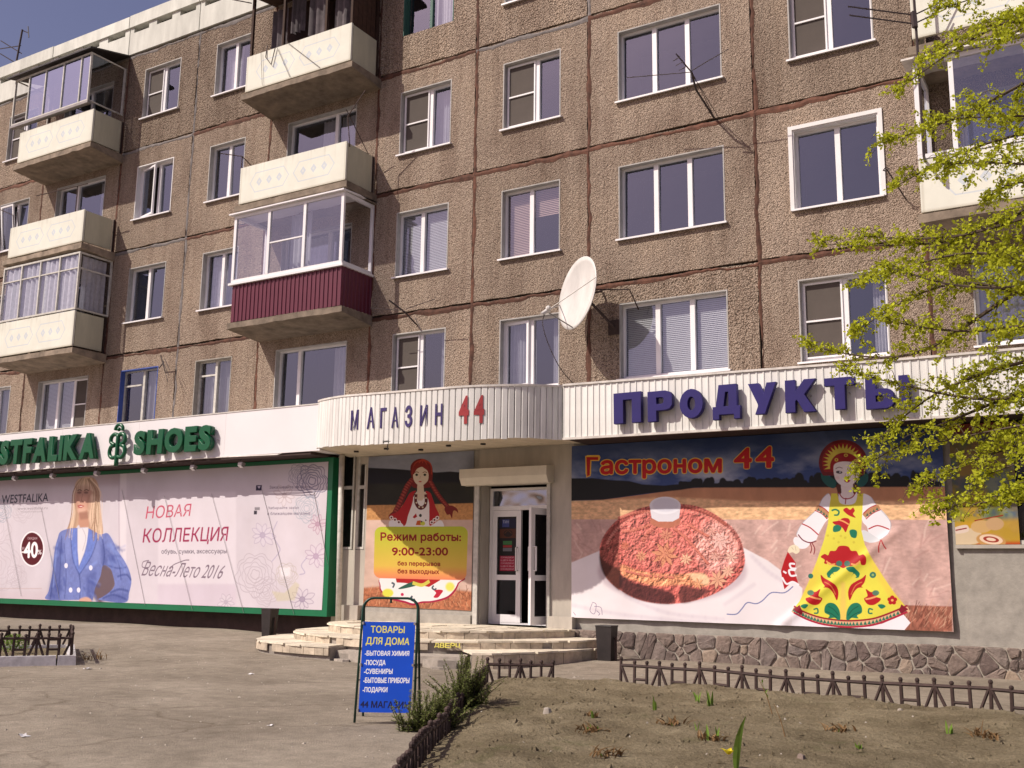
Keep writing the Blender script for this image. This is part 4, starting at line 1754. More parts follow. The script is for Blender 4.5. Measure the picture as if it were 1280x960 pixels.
def match(curve, n):
    L = [0.0]
    for i in range(1, len(curve)):
        L.append(L[-1] + math.dist(curve[i], curve[i - 1]))
    xs_ = [p[0] for p in curve]
    ys_ = [p[1] for p in curve]
    s = np.linspace(0, L[-1], n)
    return list(zip(np.interp(s, L, xs_), np.interp(s, L, ys_)))


o2, i2 = match(c2, 48), match(c1, 48)
treads(o2, i2, 0.37, 1)
# lowest step: left run and right run, broken away between them
c3 = tier(T3_, 0.10, 0.235, [(-11.95, -2.5), (-14.2, -0.4), (-14.5, -0.12)])
treads(match(c3, 26), match([p for p in c2 if p[0] < -11.9], 26), 0.235, 1)
c4 = tier(T4_, 0.0, 0.235, [(-8.3, -0.2), (-9.0, -1.7), (-9.75, -2.35)])
treads(match(c4, 20), match([p for p in c2 if p[0] > -9.95], 20), 0.235, 1)
# rubble where the step has broken away
for k in range(16):
    mb = MB()
    x, y = rs.uniform(-11.8, -9.5), rs.uniform(-3.45, -2.95)
    s_ = rs.uniform(0.06, 0.2)
    pts = [(x + s_ * math.cos(a) * rs.uniform(0.7, 1.3) * 1.6, y + s_ * math.sin(a) * rs.uniform(0.7, 1.2) * 0.8) for a in np.arange(6) * 1.047]
    h0 = gz(x, y)
    mb.prism(pts, h0 - 0.03, h0 + rs.uniform(0.03, 0.13), axis='z')
    mb.build('broken_slab', MT['concrete'], steps)
mb = MB()
mb.prism([(-12.0, -3.1), (-11.2, -3.25), (-10.3, -3.2), (-9.4, -3.02), (-9.7, -2.45), (-10.8, -2.8), (-12.0, -2.8)], -0.02, 0.16, axis='z')
mb.build('step_core', MT['concrete'], steps)
# yellow painted letters left on the riser of the middle step
for k, ch in enumerate('ДВЕРЦ'):
    px = 543.0 + k * 6.6
    best = min(c2, key=lambda q: abs(W(px, 807, q[1] - 0.04)[0] - q[0]) if -11.2 < q[0] < -9.3 else 99)
    yy = best[1] - 0.052
    p = W(px, 807, yy)
    letter_solid(ch, p[0], 0.095, 0.258, 0.338, yy, 0.01, MT['chalkyellow'], steps, 0.02)

# ================================================================== SHOE SHOP SIGN (left)
sign = thing('shop_sign', 'white fascia with raised green WESTFALIKA SHOES letters and green emblem', 'shop sign', (-22.0, -0.9, 3.93))
YL = -0.93
for k in range(6):      # composite boards
    a = -31.5 + k * 2.85
    b_ = min(a + 2.846, -14.46)
    mb = MB()
    zt0, zt1 = 4.90 - 0.0 * a, 4.90
    mb.box(a, b_, YL, -0.02, 3.93, zt1)
    mb.build('fascia_board', MT['composite'], sign)
mb = MB()
mb.box(-31.5, -14.47, YL - 0.012, 0.0, 4.901, 4.925)
mb.build('top_trim', MT['slatcap'], sign)
mb = MB()
mb.box(-31.5, -14.75, YL + 0.03, -0.02, 3.87, 3.928)
mb.build('bottom_trim', MT['shopdark'], sign)


def word(s, xl, xr, zb, zt, yf, depth, mt, parent, weight, gap=0.1, bevel=0.0, widths=None):
    base = []
    for ch in s:
        me = text_mesh(ch, weight)
        v = np.array([q.co[:2] for q in me.vertices])
        base.append(v[:, 0].max() - v[:, 0].min())
        bpy.data.meshes.remove(me)
    if widths:
        base = [a * b for a, b in zip(base, widths)]
    tot = sum(base) + gap * (len(s) - 1)
    k = (xr - xl) / tot
    x = xl
    out = []
    for ch, w_ in zip(s, base):
        out.append(letter_solid(ch, x, w_ * k, zb, zt, yf, depth, mt, parent, weight, bevel))
        x += (w_ + gap) * k
    return out


word('WESTFALIKA', -26.35, -21.42, 4.07, 4.70, YL - 0.19, 0.14, MT['green'], sign, 0.035, 0.07, 0.02, [0.8, 1, 1, 1.0, 1, 0.95, 1, 1.0, 1, 0.95])
word('SHOES', -20.02, -17.5, 4.07, 4.64, YL - 0.19, 0.14, MT['green'], sign, 0.035, 0.08, 0.02, [1, 1, 0.9, 1, 1])
# emblem: a stem with two pairs of lobes and a curled cap
mb = MB()
ex, ez = -20.66, 4.36


def eb(pts, r=0.048):
    q = spline(pts, 6)
    mb.tube([(ex + p[0], YL - 0.13, ez + p[1]) for p in q], r, 8)


eb([(0.0, 0.22), (0.13, 0.26), (0.24, 0.19), (0.24, 0.07), (0.12, 0.0), (0.24, -0.05), (0.27, -0.2), (0.17, -0.3), (0.03, -0.28)])
eb([(0.0, 0.22), (-0.13, 0.26), (-0.24, 0.19), (-0.24, 0.07), (-0.12, 0.0), (-0.24, -0.05), (-0.27, -0.2), (-0.17, -0.3), (-0.03, -0.28)])
eb([(0, 0.26), (0, -0.5)], 0.052)
eb([(0.14, 0.33), (0.13, 0.42), (0.03, 0.48), (-0.08, 0.45), (-0.13, 0.36)], 0.04)
mb.ball((ex + 0.0, YL - 0.13, ez + 0.37), 0.05, 8, 6)
mb.build('emblem', MT['green'], sign, smooth=True)
mb = MB()
for x in np.arange(-26, -17.4, 0.45):
    mb.box(x, x + 0.02, YL - 0.06, YL - 0.001, 4.3, 4.32)
mb.build('stud', MT['greymetal'], sign)
# conduit under the fascia and six floodlights on it
mb = MB()
mb.tube([(x, YL - 0.022 - 0.004 * math.sin(x), 3.915 + 0.010 * math.sin(x * 1.3)) for x in np.arange(-28, -15.4, 0.4)], 0.014, 6)
mb.tube([(-17.9, YL - 0.02, 3.93), (-15.6, YL - 0.06, 3.89), (-15.5, YL - 0.02, 3.93)], 0.008, 5)
mb.build('conduit', MT['slatcap'], sign)
fl_names = ['floodlight at the left edge, under the letters', 'floodlight above the printed shop name WESTFALIKA', 'floodlight above the printed fair-haired woman',
            'floodlight just right of the green emblem', 'floodlight under the S H O part of SHOES', 'rightmost floodlight, past the green letters near the canopy']
fl0 = None
for i, x in enumerate((-24.95, -23.4, -21.7, -20.0, -18.35, -16.85)):
    if fl0 is None:
        fl0 = thing('floodlight', fl_names[0], 'floodlight', (x, -0.85, 3.84), 'small floodlights under the shoe shop fascia')
        mb = MB()
        mb.tube([(x, -0.80, 3.88), (x, -0.80, 3.78)], 0.010, 6)
        mb.build('arm', MT['blackmetal'], fl0)
        mb = MB()
        mb.hexa([(x - .055, -0.84, 3.73), (x + .055, -0.84, 3.73), (x + .055, -0.76, 3.69), (x - .055, -0.76, 3.69),
                 (x - .065, -0.82, 3.81), (x + .065, -0.82, 3.81), (x + .065, -0.71, 3.78), (x - .065, -0.71, 3.78)])
        mb.build('housing', MT['greymetal'], fl0)
        mb = MB()
        mb.quad((x - .05, -0.842, 3.724), (x + .05, -0.842, 3.724), (x + .05, -0.762, 3.684), (x - .05, -0.762, 3.684))
        mb.build('lens', MT['pvc'], fl0)
    else:
        c = copy_tree(fl0)
        c.location.x = x
        c['label'] = fl_names[i]
        c.location.z = fl0.location.z

# ================================================================== SHOE SHOP BILLBOARD
YB = -0.33
bb = thing('billboard', 'wide shoe shop billboard of a woman in a blue jacket, in a green frame', 'billboard', (-20.5, -0.2, 0.6))
mb = MB()
x0, x1, zb0, zb1 = -30.6, -14.62, 0.56, 3.86
f_ = 0.13
mb.box(x0, x1, YB, -0.02, zb0, zb0 + f_)
mb.box(x0, x1, YB, -0.02, zb1 - f_ * 0.7, zb1)
mb.box(x1 - f_, x1, YB, -0.02, zb0 + f_, zb1 - f_ * 0.7)
mb.box(x0, x0 + f_, YB, -0.02, zb0 + f_, zb1 - f_ * 0.7)
mb.build('frame', MT['greenframe'], bb)


def left_art():
    A = Art(x0 + f_, x1 - f_, zb0 + f_, zb1 - f_ * 0.7, YB, 105, (0.70, 0.66, 0.71))
    n = fbm(A.h, A.w, 14, 5, 1)
    A.a *= (0.9 + 0.18 * n)[..., None]
    A.frame(0, 560, 4.3636)
    # room behind the woman
    A.poly([(-900, 60), (655, 60), (655, 205), (-900, 215)], (0.52, 0.42, 0.47), 0.5, soft=5)
    A.poly([(655, 60), (690, 60), (690, 860), (655, 860)], (0.80, 0.76, 0.80), 0.8, soft=2)
    A.line([(650, 100), (650, 850)], 4, (0.5, 0.42, 0.5), 0.5, smooth=False)
    A.line([(-300, 766), (230, 766)], 3, (0.6, 0.5, 0.5), 0.6, smooth=False)
    A.poly([(-900, 780), (300, 780), (700, 850), (1000, 900), (-900, 900)], (0.64, 0.56, 0.60), 0.5, soft=8)
    # flower drawings
    rr = np.random.default_rng(4)

    def rose(cx, cy, R, c, al=0.55, seed=0, wd=2.6):
        c = tuple(0.45 * q + 0.55 * sum(c) / 3 for q in c)
        r = np.random.default_rng(seed)
        for k in range(6):
            ra = R * (1 - k / 6.5)
            npet = max(4, 9 - k)
            ph = r.random() * 6
            pts = []
            for t in np.arange(0, 2 * math.pi, 0.13):
                q = ra * (0.86 + 0.16 * abs(math.sin(npet * t / 2 + ph)) + 0.05 * math.sin(5 * t + k))
                pts.append((cx + q * math.cos(t), cy + q * math.sin(t) * 1.08))
            A.line(pts, wd, c, al, smooth=False, closed=True)

    def daisy(cx, cy, R, c, fc, seed=0):
        c = tuple(0.5 * q + 0.5 * sum(c) / 3 for q in c)
        fc = tuple(0.4 * q + 0.6 * sum(fc) / 3 + .02 for q in fc)
        r = np.random.default_rng(seed)
        n_ = 9
        for k in range(n_):
            a = 2 * math.pi * k / n_ + r.random() * 0.3
            L = R * r.uniform(0.8, 1.15)
            p = lambda d, w_: (cx + d * math.cos(a) - w_ * math.sin(a), cy + d * math.sin(a) + w_ * math.cos(a))
            pet = [p(R * .2, 0), p(L * .6, L * .22), p(L, L * 0.08), p(L * 1.02, -L * .08), p(L * .6, -L * .22)]
            A.poly(pet, fc, 0.35, smooth=True)
            A.line(pet, 2.2, c, 0.6, closed=True)
        A.ell(cx, cy, R * .25, R * .27, c, 0.7)
    for i, (cx, cy, R) in enumerate(((-60, 420, 120), (-20, 640, 140), (120, 330, 70), (-200, 300, 130), (90, 700, 60), (-350, 600, 160))):
        rose(cx, cy, R, (0.55, 0.42, 0.52), 0.28, i)
    rose(5, 340, 60, (0.25, 0.42, 0.6), 0.4, 9)
    A.frame(200, 560, 4.365)
    A.poly([(-10, 240), (415, 240), (415, 742), (-10, 742)], (0.82, 0.78, 0.83), 0.45, soft=2)
    A.poly([(-10, 742), (415, 742), (415, 860), (-10, 860)], (0.70, 0.62, 0.71), 0.45, soft=3)
    rose(520, 690, 110, (0.52, 0.40, 0.52), 0.55, 11)
    rose(575, 780, 75, (0.55, 0.40, 0.5), 0.4, 12)
    rose(830, 180, 85, (0.22, 0.2, 0.42), 0.75, 13, 3.2)
    rose(760, 150, 60, (0.30, 0.27, 0.5), 0.5, 14)
    rose(690, 690, 60, (0.62, 0.52, 0.40), 0.5, 15)
    rose(800, 330, 70, (0.30, 0.45, 0.62), 0.5, 16)
    daisy(560, 475, 62, (0.50, 0.38, 0.62), (0.70, 0.6, 0.8), 1)
    daisy(860, 415, 50, (0.58, 0.25, 0.45), (0.75, 0.45, 0.62), 2)
    daisy(850, 590, 62, (0.52, 0.30, 0.55), (0.72, 0.55, 0.75), 3)
    daisy(775, 825, 62, (0.40, 0.28, 0.50), (0.66, 0.56, 0.72), 4)
    daisy(360, 840, 40, (0.55, 0.45, 0.6), (0.75, 0.68, 0.78), 5)
    daisy(680, 260, 55, (0.6, 0.45, 0.5), (0.8, 0.65, 0.7), 6)
    A.poly([(610, 780), (680, 790), (740, 730), (760, 745), (735, 830), (640, 835)], (0.66, 0.62, 0.42), 0.5, soft=1)
    A.poly([(655, 655), (710, 645), (712, 700), (660, 702)], (0.85, 0.83, 0.86), 0.7, soft=2)
    for pts in ([(640, 400), (615, 470), (640, 520), (655, 560), (610, 620)], [(800, 600), (770, 640), (790, 680), (760, 690)]):
        A.line(pts, 4, (0.42, 0.38, 0.55), 0.45)
    # little icons and their captions
    A.poly([(525, 203), (557, 203), (555, 232), (523, 232)], (0.06, 0.05, 0.12))
    A.poly([(532, 209), (550, 209), (541, 222)], (0.7, 0.65, 0.75))
    A.text('Заказывайте на сайте', (597, 206), (822, 203), (597, 222), (0.16, 0.13, 0.2), 0.0)
    A.poly([(517, 323), (545, 323), (545, 339), (517, 339)], (0.35, 0.33, 0.36))
    A.poly([(513, 342), (530, 342), (529, 362), (512, 362)], (0.08, 0.07, 0.1))
    A.text('Забирайте заказ', (589, 320), (756, 318), (589, 337), (0.16, 0.13, 0.2), 0.0)
    A.text('в ближайшем магазине', (587, 349), (820, 347), (587, 366), (0.16, 0.13, 0.2), 0.0)
    # slogans
    A.frame(0, 560, 3.43)
    A.text('НОВАЯ', (632, 250), (822, 238), (624, 304), (0.62, 0.16, 0.24), 0.004)
    A.text('КОЛЛЕКЦИЯ', (620, 348), (980, 340), (613, 405), (0.42, 0.03, 0.14), 0.010, cap=(0.0, 0.70))
    A.text('обувь, сумки, аксессуары', (692, 434), (971, 432), (692, 458), (0.12, 0.09, 0.14), 0.006)
    A.text('Весна-Лето 2016', (632, 486), (972, 500), (606, 547), (0.30, 0.24, 0.30), -0.012)
    A.line([(640, 482), (615, 488), (612, 510), (640, 512)], 2, (0.3, 0.24, 0.3))
    A.line([(728, 520), (745, 500), (790, 482), (812, 480)], 2, (0.3, 0.24, 0.3))
    # shop name
    A.frame(0, 560, 4.3636)
    A.text('WESTFALIKA', (12, 258), (266, 246), (8, 303), (0.04, 0.06, 0.10), 0.012)
    A.text('www.westfalika.ru', (97, 322), (262, 318), (95, 338), (0.40, 0.36, 0.40), 0.0)
    A.text('интернет-магазин', (115, 344), (232, 342), (115, 356), (0.48, 0.44, 0.48), 0.0)
    # discount roundel
    A.ell(177, 550, 66, 97, (0.86, 0.84, 0.87))
    A.ell(177, 550, 59, 89, (0.17, 0.015, 0.035))
    A.text('СКИДКИ', (152, 486), (204, 486), (152, 501), (0.72, 0.6, 0.62), 0.01)
    A.text('40', (133, 516), (208, 514), (131, 598), (0.93, 0.92, 0.94), 0.055)
    A.text('ДО', (122, 540), (134, 540), (122, 554), (0.8, 0.7, 0.72), 0.02)
    A.poly([(120, 564), (133, 564), (133, 571), (120, 571)], (0.9, 0.9, 0.9))
    A.text('%', (209, 556), (228, 555), (209, 580), (0.9, 0.88, 0.9), 0.03)
    # the woman
    hair, hair2 = (0.62, 0.45, 0.34), (0.78, 0.62, 0.50)
    tex = 0.8 + 0.4 * fbm(A.h, A.w, 160, 3, 8, 0.25)
    jt = 0.88 + 0.24 * fbm(A.h, A.w, 260, 3, 9)
    A.poly([(560, 620), (620, 660), (635, 740), (600, 810), (545, 845), (500, 800), (530, 700)], (0.16, 0.10, 0.12), 0.85, soft=4)
    A.poly([(412, 200), (430, 172), (470, 158), (510, 162), (535, 195), (545, 270), (552, 360), (562, 440), (556, 500), (532, 530), (505, 510), (470, 440), (430, 420), (398, 470), (372, 496), (346, 476), (378, 420), (400, 350), (402, 260)], hair, 1, 1, True, tex)
    A.poly([(420, 228), (436, 205), (488, 205), (499, 260), (494, 310), (478, 352), (450, 372), (426, 352), (414, 305), (411, 262)], (0.70, 0.47, 0.38), 1, 1, True)
    A.poly([(434, 350), (488, 335), (492, 395), (480, 442), (440, 442), (428, 400)], (0.63, 0.40, 0.31), 1, 1)
    A.poly([(478, 345), (500, 250), (540, 300), (552, 400), (556, 500), (532, 530), (508, 505), (492, 420)], hair2, 0.9, 2, True, tex)
    A.poly([(415, 240), (410, 200), (430, 172), (470, 160), (505, 168), (512, 236), (490, 226), (470, 232), (450, 226), (430, 236)], hair2, 1, 1, True, tex)
    A.poly([(404, 300), (414, 360), (400, 430), (372, 494), (348, 474), (380, 420), (398, 360)], hair2, 0.9, 1, True, tex)
    for cx in (434, 470):
        A.ell(cx, 243, 12, 6, (0.10, 0.05, 0.04), 0.85, 1)
    A.line([(452, 250), (446, 285), (456, 292)], 3, (0.45, 0.25, 0.2), 0.6)
    A.poly([(424, 314), (440, 309), (462, 316), (446, 328), (430, 326)], (0.55, 0.16, 0.14), 1, 0)
    A.poly([(429, 317), (456, 317), (444, 322)], (0.88, 0.82, 0.8))
    jb = (0.27, 0.32, 0.60)
    A.poly([(330, 456), (385, 438), (428, 436), (480, 436), (545, 470), (585, 464), (612, 500), (640, 560), (676, 610), (705, 665), (718, 725), (704, 790), (682, 842), (545, 828), (560, 812), (596, 786), (625, 750), (618, 700), (600, 655), (562, 640), (548, 700), (520, 765), (500, 838), (435, 828), (258, 826), (266, 780), (286, 680), (298, 560), (314, 492)], jb, 1, 0, True, jt)
    for sp_ in ([(262, 826), (270, 740), (300, 560), (320, 500), (345, 520), (335, 700), (330, 828)], [(560, 640), (600, 655), (620, 700), (600, 660), (575, 560), (560, 500), (545, 560)], [(545, 828), (600, 800), (650, 790), (704, 790), (682, 842)], [(470, 700), (530, 660), (520, 765), (500, 838), (470, 830)]):
        A.poly(sp_, (0.10, 0.13, 0.36), 0.45, 6)
    for sp_ in ([(350, 470), (385, 450), (392, 560), (372, 640), (350, 600)], [(585, 470), (612, 500), (640, 560), (680, 620), (700, 680), (660, 640), (610, 560)], [(500, 520), (540, 490), (548, 600), (510, 640)]):
        A.poly(sp_, (0.38, 0.44, 0.74), 0.45, 7)
    A.poly([(424, 436), (484, 432), (482, 500), (462, 570), (432, 645), (424, 560)], (0.78, 0.76, 0.80), 1, 1)
    A.line([(452, 440), (470, 490), (452, 560)], 4, (0.6, 0.57, 0.62), 0.6)
    A.poly([(385, 445), (420, 440), (424, 560), (434, 690), (400, 620)], (0.25, 0.33, 0.68), 1, 0, False, jt)
    A.poly([(486, 440), (530, 480), (500, 590), (434, 690), (434, 640), (470, 560)], (0.25, 0.33, 0.68), 1, 0, False, jt)
    dk = (0.07, 0.10, 0.30)
    for pts, w_ in (([(385, 448), (398, 600), (434, 690)], 4), ([(532, 490), (500, 590), (434, 690)], 4), ([(434, 690), (440, 760), (436, 826)], 4), ([(335, 480), (330, 620), (320, 820)], 4),
                    ([(560, 500), (570, 580), (562, 640)], 5), ([(620, 560), (650, 640), (660, 720)], 4), ([(640, 700), (690, 690), (716, 720)], 5), ([(600, 790), (650, 770), (700, 780)], 6), ([(300, 600), (288, 720), (275, 820)], 6),
                    ([(590, 640), (640, 655), (690, 650)], 4), ([(560, 820), (620, 800), (690, 826)], 5), ([(350, 520), (360, 700), (352, 820)], 3)):
        A.line(pts, w_, dk, 0.5, soft=1)
    for pts in ([(312, 520), (300, 640), (290, 760)], [(600, 520), (640, 600), (684, 680)], [(470, 650), (500, 640), (530, 620)], [(410, 560), (415, 640)]):
        A.line(pts, 7, (0.36, 0.45, 0.80), 0.5, soft=2)
    rj = np.random.default_rng(14)
    for _ in range(46):      # creases of the cloth
        side_ = rj.random() < 0.5
        x_, y_ = (rj.uniform(275, 350), rj.uniform(520, 800)) if side_ else (rj.uniform(575, 650), rj.uniform(520, 640))
        if rj.random() < 0.3: x_, y_ = rj.uniform(340, 520), rj.uniform(700, 810)
        L_ = rj.uniform(20, 70)
        a_ = rj.normal(1.2 if side_ else 0.7, 0.5)
        A.line([(x_, y_), (x_ + L_ * .5 * math.cos(a_) + 4, y_ + L_ * .5 * math.sin(a_)), (x_ + L_ * math.cos(a_), y_ + L_ * math.sin(a_))], rj.uniform(4, 9), (0.10, 0.14, 0.40) if rj.random() < .55 else (0.30, 0.38, 0.70), 0.28, soft=2)
    for _ in range(70):      # strands of hair
        x_ = rj.uniform(405, 540)
        k_ = rj.choice([0, 1])
        pts_ = [(470 + (x_ - 470) * .35, 168), (x_ + (12 if x_ > 470 else -6), 240), (x_ + rj.normal(6 if x_ > 470 else -14, 6), 360), (x_ + rj.normal(10 if x_ > 470 else -30, 8), rj.uniform(430, 510))]
        if 418 < x_ < 498:
            pts_ = [(470 + (x_ - 470) * .4, 166), (x_, 200), (x_ - 2, 232)]
        A.line(pts_, rj.uniform(2.5, 5), (0.86, 0.72, 0.58) if rj.random() < .5 else (0.40, 0.26, 0.18), 0.4)
    A.poly([(414, 205), (505, 205), (502, 262), (470, 268), (456, 262), (440, 268), (414, 262)], (0.42, 0.27, 0.22), 0.45, 4)
    A.ell(448, 340, 22, 12, (0.86, 0.66, 0.56), 0.4, 3)
    A.ell(428, 296, 8, 12, (0.86, 0.60, 0.5), 0.4, 3)
    A.line([(425, 232), (436, 228), (446, 233)], 3, (0.2, 0.12, 0.08), 0.8)
    A.line([(460, 232), (472, 227), (484, 233)], 3, (0.2, 0.12, 0.08), 0.8)
    A.ell(424, 290, 10, 40, (0.45, 0.26, 0.2), 0.35, 2)
    A.ell(486, 300, 12, 45, (0.45, 0.26, 0.2), 0.4, 2)
    A.poly([(430, 352), (488, 345), (484, 385), (440, 392)], (0.36, 0.2, 0.16), 0.5, 2)
    for (cx, cy) in ((360, 641), (497, 653), (385, 774), (430, 774)):
        A.ell(cx, cy, 10, 14, (0.80, 0.80, 0.90))
    A.poly([(438, 822), (470, 812), (494, 822), (498, 838), (438, 836)], (0.70, 0.48, 0.40), 1, 1, True)
    return A.image('shoe_billboard_print', 1.4)


def folds_left(x, z):
    return YB - 0.006 - 0.006 * math.sin(x * 3.1 + z * 1.2) * math.sin(z * 0.9) - 0.004 * math.sin(x * 9 + z * 4)


MT['print_left'] = print_mat('shoe_billboard_vinyl', left_art(), 0.5)
sheet('print', x0 + f_, x1 - f_, zb0 + f_, zb1 - f_ * 0.7, folds_left, MT['print_left'], bb, 110, 24)
# thin grey lines slanting over the print, each a fine straight tube
thin_lines = [((4, 630), (26, 745)), ((51, 635), (74, 750)), ((152, 612), (181, 757)), ((205, 620), (240, 763)), ((264, 617), (304, 766)), ((327, 612), (367, 768)), ((392, 615), (418, 705))]
for i, (a, b_) in enumerate(thin_lines):
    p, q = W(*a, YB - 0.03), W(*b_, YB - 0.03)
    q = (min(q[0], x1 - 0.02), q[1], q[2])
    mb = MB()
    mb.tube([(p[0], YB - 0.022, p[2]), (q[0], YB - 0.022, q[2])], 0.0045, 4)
    mb.build('thin_line', MT['greymetal'], bb)

# ================================================================== ENTRANCE CANOPY
can = thing('entrance_canopy', 'bow-fronted white slatted canopy reading МАГАЗИН 44 over the entrance', 'canopy', (-11.6, -1.0, 3.8))
nodes = [(-14.50, -0.94), (-14.22, -1.30), (-13.7, -1.70), (-13.0, -2.00), (-12.2, -2.15), (-11.5, -2.19), (-10.7, -2.18), (-10.1, -2.07), (-9.6, -1.87), (-9.15, -1.5), (-8.77, -0.97)]
zt_ = [4.93, 4.88, 4.82, 4.78, 4.74, 4.72, 4.71, 4.72, 4.73, 4.76, 4.79]
zb_n = [3.97, 3.92, 3.87, 3.83, 3.79, 3.77, 3.76, 3.77, 3.79, 3.82, 3.83]
cc_ = spline([(a[0], a[1], b, c) for a, b, c in zip(nodes, zt_, zb_n)], 14)
Lc = [0.0]
for i in range(1, len(cc_)):
    Lc.append(Lc[-1] + float(np.hypot(*(cc_[i][:2] - cc_[i - 1][:2]))))


def cpt(s):
    return np.array([np.interp(s, Lc, [q[k] for q in cc_]) for k in range(4)])


s = 0.0
pw = 0.118
while s < Lc[-1] - 0.02:
    e = min(Lc[-1], s + pw)
    a, b_ = cpt(s + 0.004), cpt(e - 0.004)
    d = (b_[:2] - a[:2]) / np.hypot(*(b_[:2] - a[:2]))
    nn = np.array([d[1], -d[0]])
    ja, jb_ = random.uniform(-0.008, 0.008), random.uniform(-0.012, 0.006)
    mb = MB()
    # shallow trough profile with a rolled left lip
    prof = [(a[:2], 0.0), (a[:2] + d * 0.014, 0.016), (b_[:2] - d * 0.012, 0.013), (b_[:2], 0.0)]
    pts = [(p + nn * (o + 0.0)) for p, o in prof]
    for q in pts:
        mb.v += [(q[0], q[1], a[3] + jb_), (q[0], q[1], a[2] + 0.0)]
    for q in (b_[:2] - nn * 0.01, a[:2] - nn * 0.01):
        mb.v += [(q[0], q[1], a[3] + jb_), (q[0], q[1], a[2])]
    m_ = 6
    for i in range(m_):
        j = (i + 1) % m_
        mb.f.append((2 * i, 2 * j, 2 * j + 1, 2 * i + 1))
        mb.m.append(0)
    mb.f += [tuple(2 * i + 1 for i in range(m_)), tuple(2 * i for i in range(m_))]
    mb.m += [0, 0]
    mb.build('slat', MT['slat'], can)
    s = e
mb = MB()
top = [(q[0], q[1] - 0.0, q[2]) for q in cc_]
for i in range(len(cc_) - 1):      # cap strip along the top edge
    a, b_ = cc_[i], cc_[i + 1]
    d = (b_[:2] - a[:2]) / np.hypot(*(b_[:2] - a[:2]))
    nn = np.array([d[1], -d[0]])
    p0, p1, q0, q1 = a[:2] + nn * 0.028, b_[:2] + nn * 0.028, a[:2] - nn * 0.03, b_[:2] - nn * 0.03
    mb.hexa([(*p0, a[2] - 0.015), (*p1, b_[2] - 0.015), (*q1, b_[2] - 0.015), (*q0, a[2] - 0.015), (*p0, a[2] + 0.02), (*p1, b_[2] + 0.02), (*q1, b_[2] + 0.02), (*q0, a[2] + 0.02)])
mb.build('top_trim', MT['slatcap'], can)
mb = MB()
n0 = len(cc_)
for q in cc_:
    mb.v += [(q[0], q[1] + 0.03, q[2] - 0.03), (q[0], 0.0 - 0.002, q[2] + 0.02)]
for i in range(n0 - 1):
    mb.f.append((2 * i, 2 * i + 2, 2 * i + 3, 2 * i + 1))
    mb.m.append(0)
mb.build('canopy_roof', MT['greymetal'], can)
# soffit boards running in from the front edge
xs_c = np.array([q[0] for q in cc_])
x = -14.45
while x < -8.8:
    e = min(x + 0.17, -8.8)

    def yz(xx):
        return np.interp(xx, xs_c, [q[1] for q in cc_]) + 0.02, np.interp(xx, xs_c, [q[3] for q in cc_]) + 0.015
    (ya, za), (yb_, zb2) = yz(x + 0.004), yz(e - 0.004)
    mb = MB()
    mb.hexa([(x + .004, ya, za), (e - .004, yb_, zb2), (e - .004, -0.01, 3.88), (x + .004, -0.01, 3.88), (x + .004, ya, za + .012), (e - .004, yb_, zb2 + .012), (e - .004, -0.01, 3.892), (x + .004, -0.01, 3.892)])
    mb.build('soffit_board', MT['soffit'], can)
    x = e
for x, y in ((-13.2, -1.3), (-12.3, -1.5), (-11.0, -1.3), (-12.0, -0.8), (-10.3, -1.2)):
    mb = MB()
    zc = 3.88 + (3.76 - 3.88) * (abs(y) / 2.15)
    mb.tube([(x, y, zc - 0.02), (x, y, zc + 0.01)], 0.05, 12)
    mb.build('downlight', MT['blackmetal'], can)
mb = MB()
mb.tube([(-11.75, -2.16, 3.80), (-11.75, -2.17, 3.66)], 0.01, 5)
mb.tube([(-11.84, -2.18, 3.82), (-11.66, -2.18, 3.82)], 0.025, 6)
mb.build('hook', MT['blackmetal'], can)


def canopy_char(ch, pxl, pxr, pyt, pyb, mt, weight):
    """flat cut letter lying on the curved slats"""
    def solve(px):
        best = None
        for s_ in np.linspace(0, Lc[-1], 900):
            q = cpt(s_)
            d = ray(px, 520)
            w_ = CAM + d * ((q[1] - CAM[1]) / d[1])
            e = abs(w_[0] - q[0])
            if q[1] < -1.2 and (best is None or e < best[0]):
                best = (e, s_)
        return best[1]
    sa, sb = solve(pxl), solve(pxr)
    zt2 = W((pxl + pxr) / 2, pyt, cpt((sa + sb) / 2)[1])[2]
    zb3 = W((pxl + pxr) / 2, pyb, cpt((sa + sb) / 2)[1])[2]
    me = text_mesh(ch, weight, 0.5)
    v = np.array([q.co[:] for q in me.vertices])
    lo, hi = v.min(0), v.max(0)
    off = wloc(can)
    for q in me.vertices:
        a = (q.co[0] - lo[0]) / (hi[0] - lo[0])
        b = (q.co[1] - lo[1]) / (hi[1] - lo[1])
        dd = (q.co[2] - lo[2]) / (hi[2] - lo[2])
        s_ = sa + (sb - sa) * a
        p, p2 = cpt(s_), cpt(s_ + 0.02)
        t = (p2[:2] - p[:2]) / np.hypot(*(p2[:2] - p[:2]))
        nn = np.array([t[1], -t[0]])
        w_ = p[:2] + nn * (0.018 + 0.010 * dd)
        q.co = Vector((w_[0], w_[1], zb3 + (zt2 - zb3) * b)) - off
    me.materials.clear()
    me.materials.append(mt)
    me.name = 'letter'
    return link('letter', me, can)


for ch, a, b_, c, d in (('М', 439.8, 449.3, 512.8, 537.5), ('А', 460.3, 469.2, 509.3, 535.8), ('Г', 476.6, 483.6, 510, 535), ('А', 490.6, 498.8, 509, 534.6), ('З', 507.3, 516.3, 507, 534), ('И', 526, 534.8, 506.6, 532.2), ('Н', 544.4, 553.8, 505, 531.3)):
    canopy_char(ch, a, b_, c, d, MT['navyflat'], 0.02)
for a, b_, c, d in ((573.7, 586, 495, 530), (592.8, 605.3, 494.2, 529)):
    canopy_char('4', a, b_, c, d, MT['redflat'], 0.035)

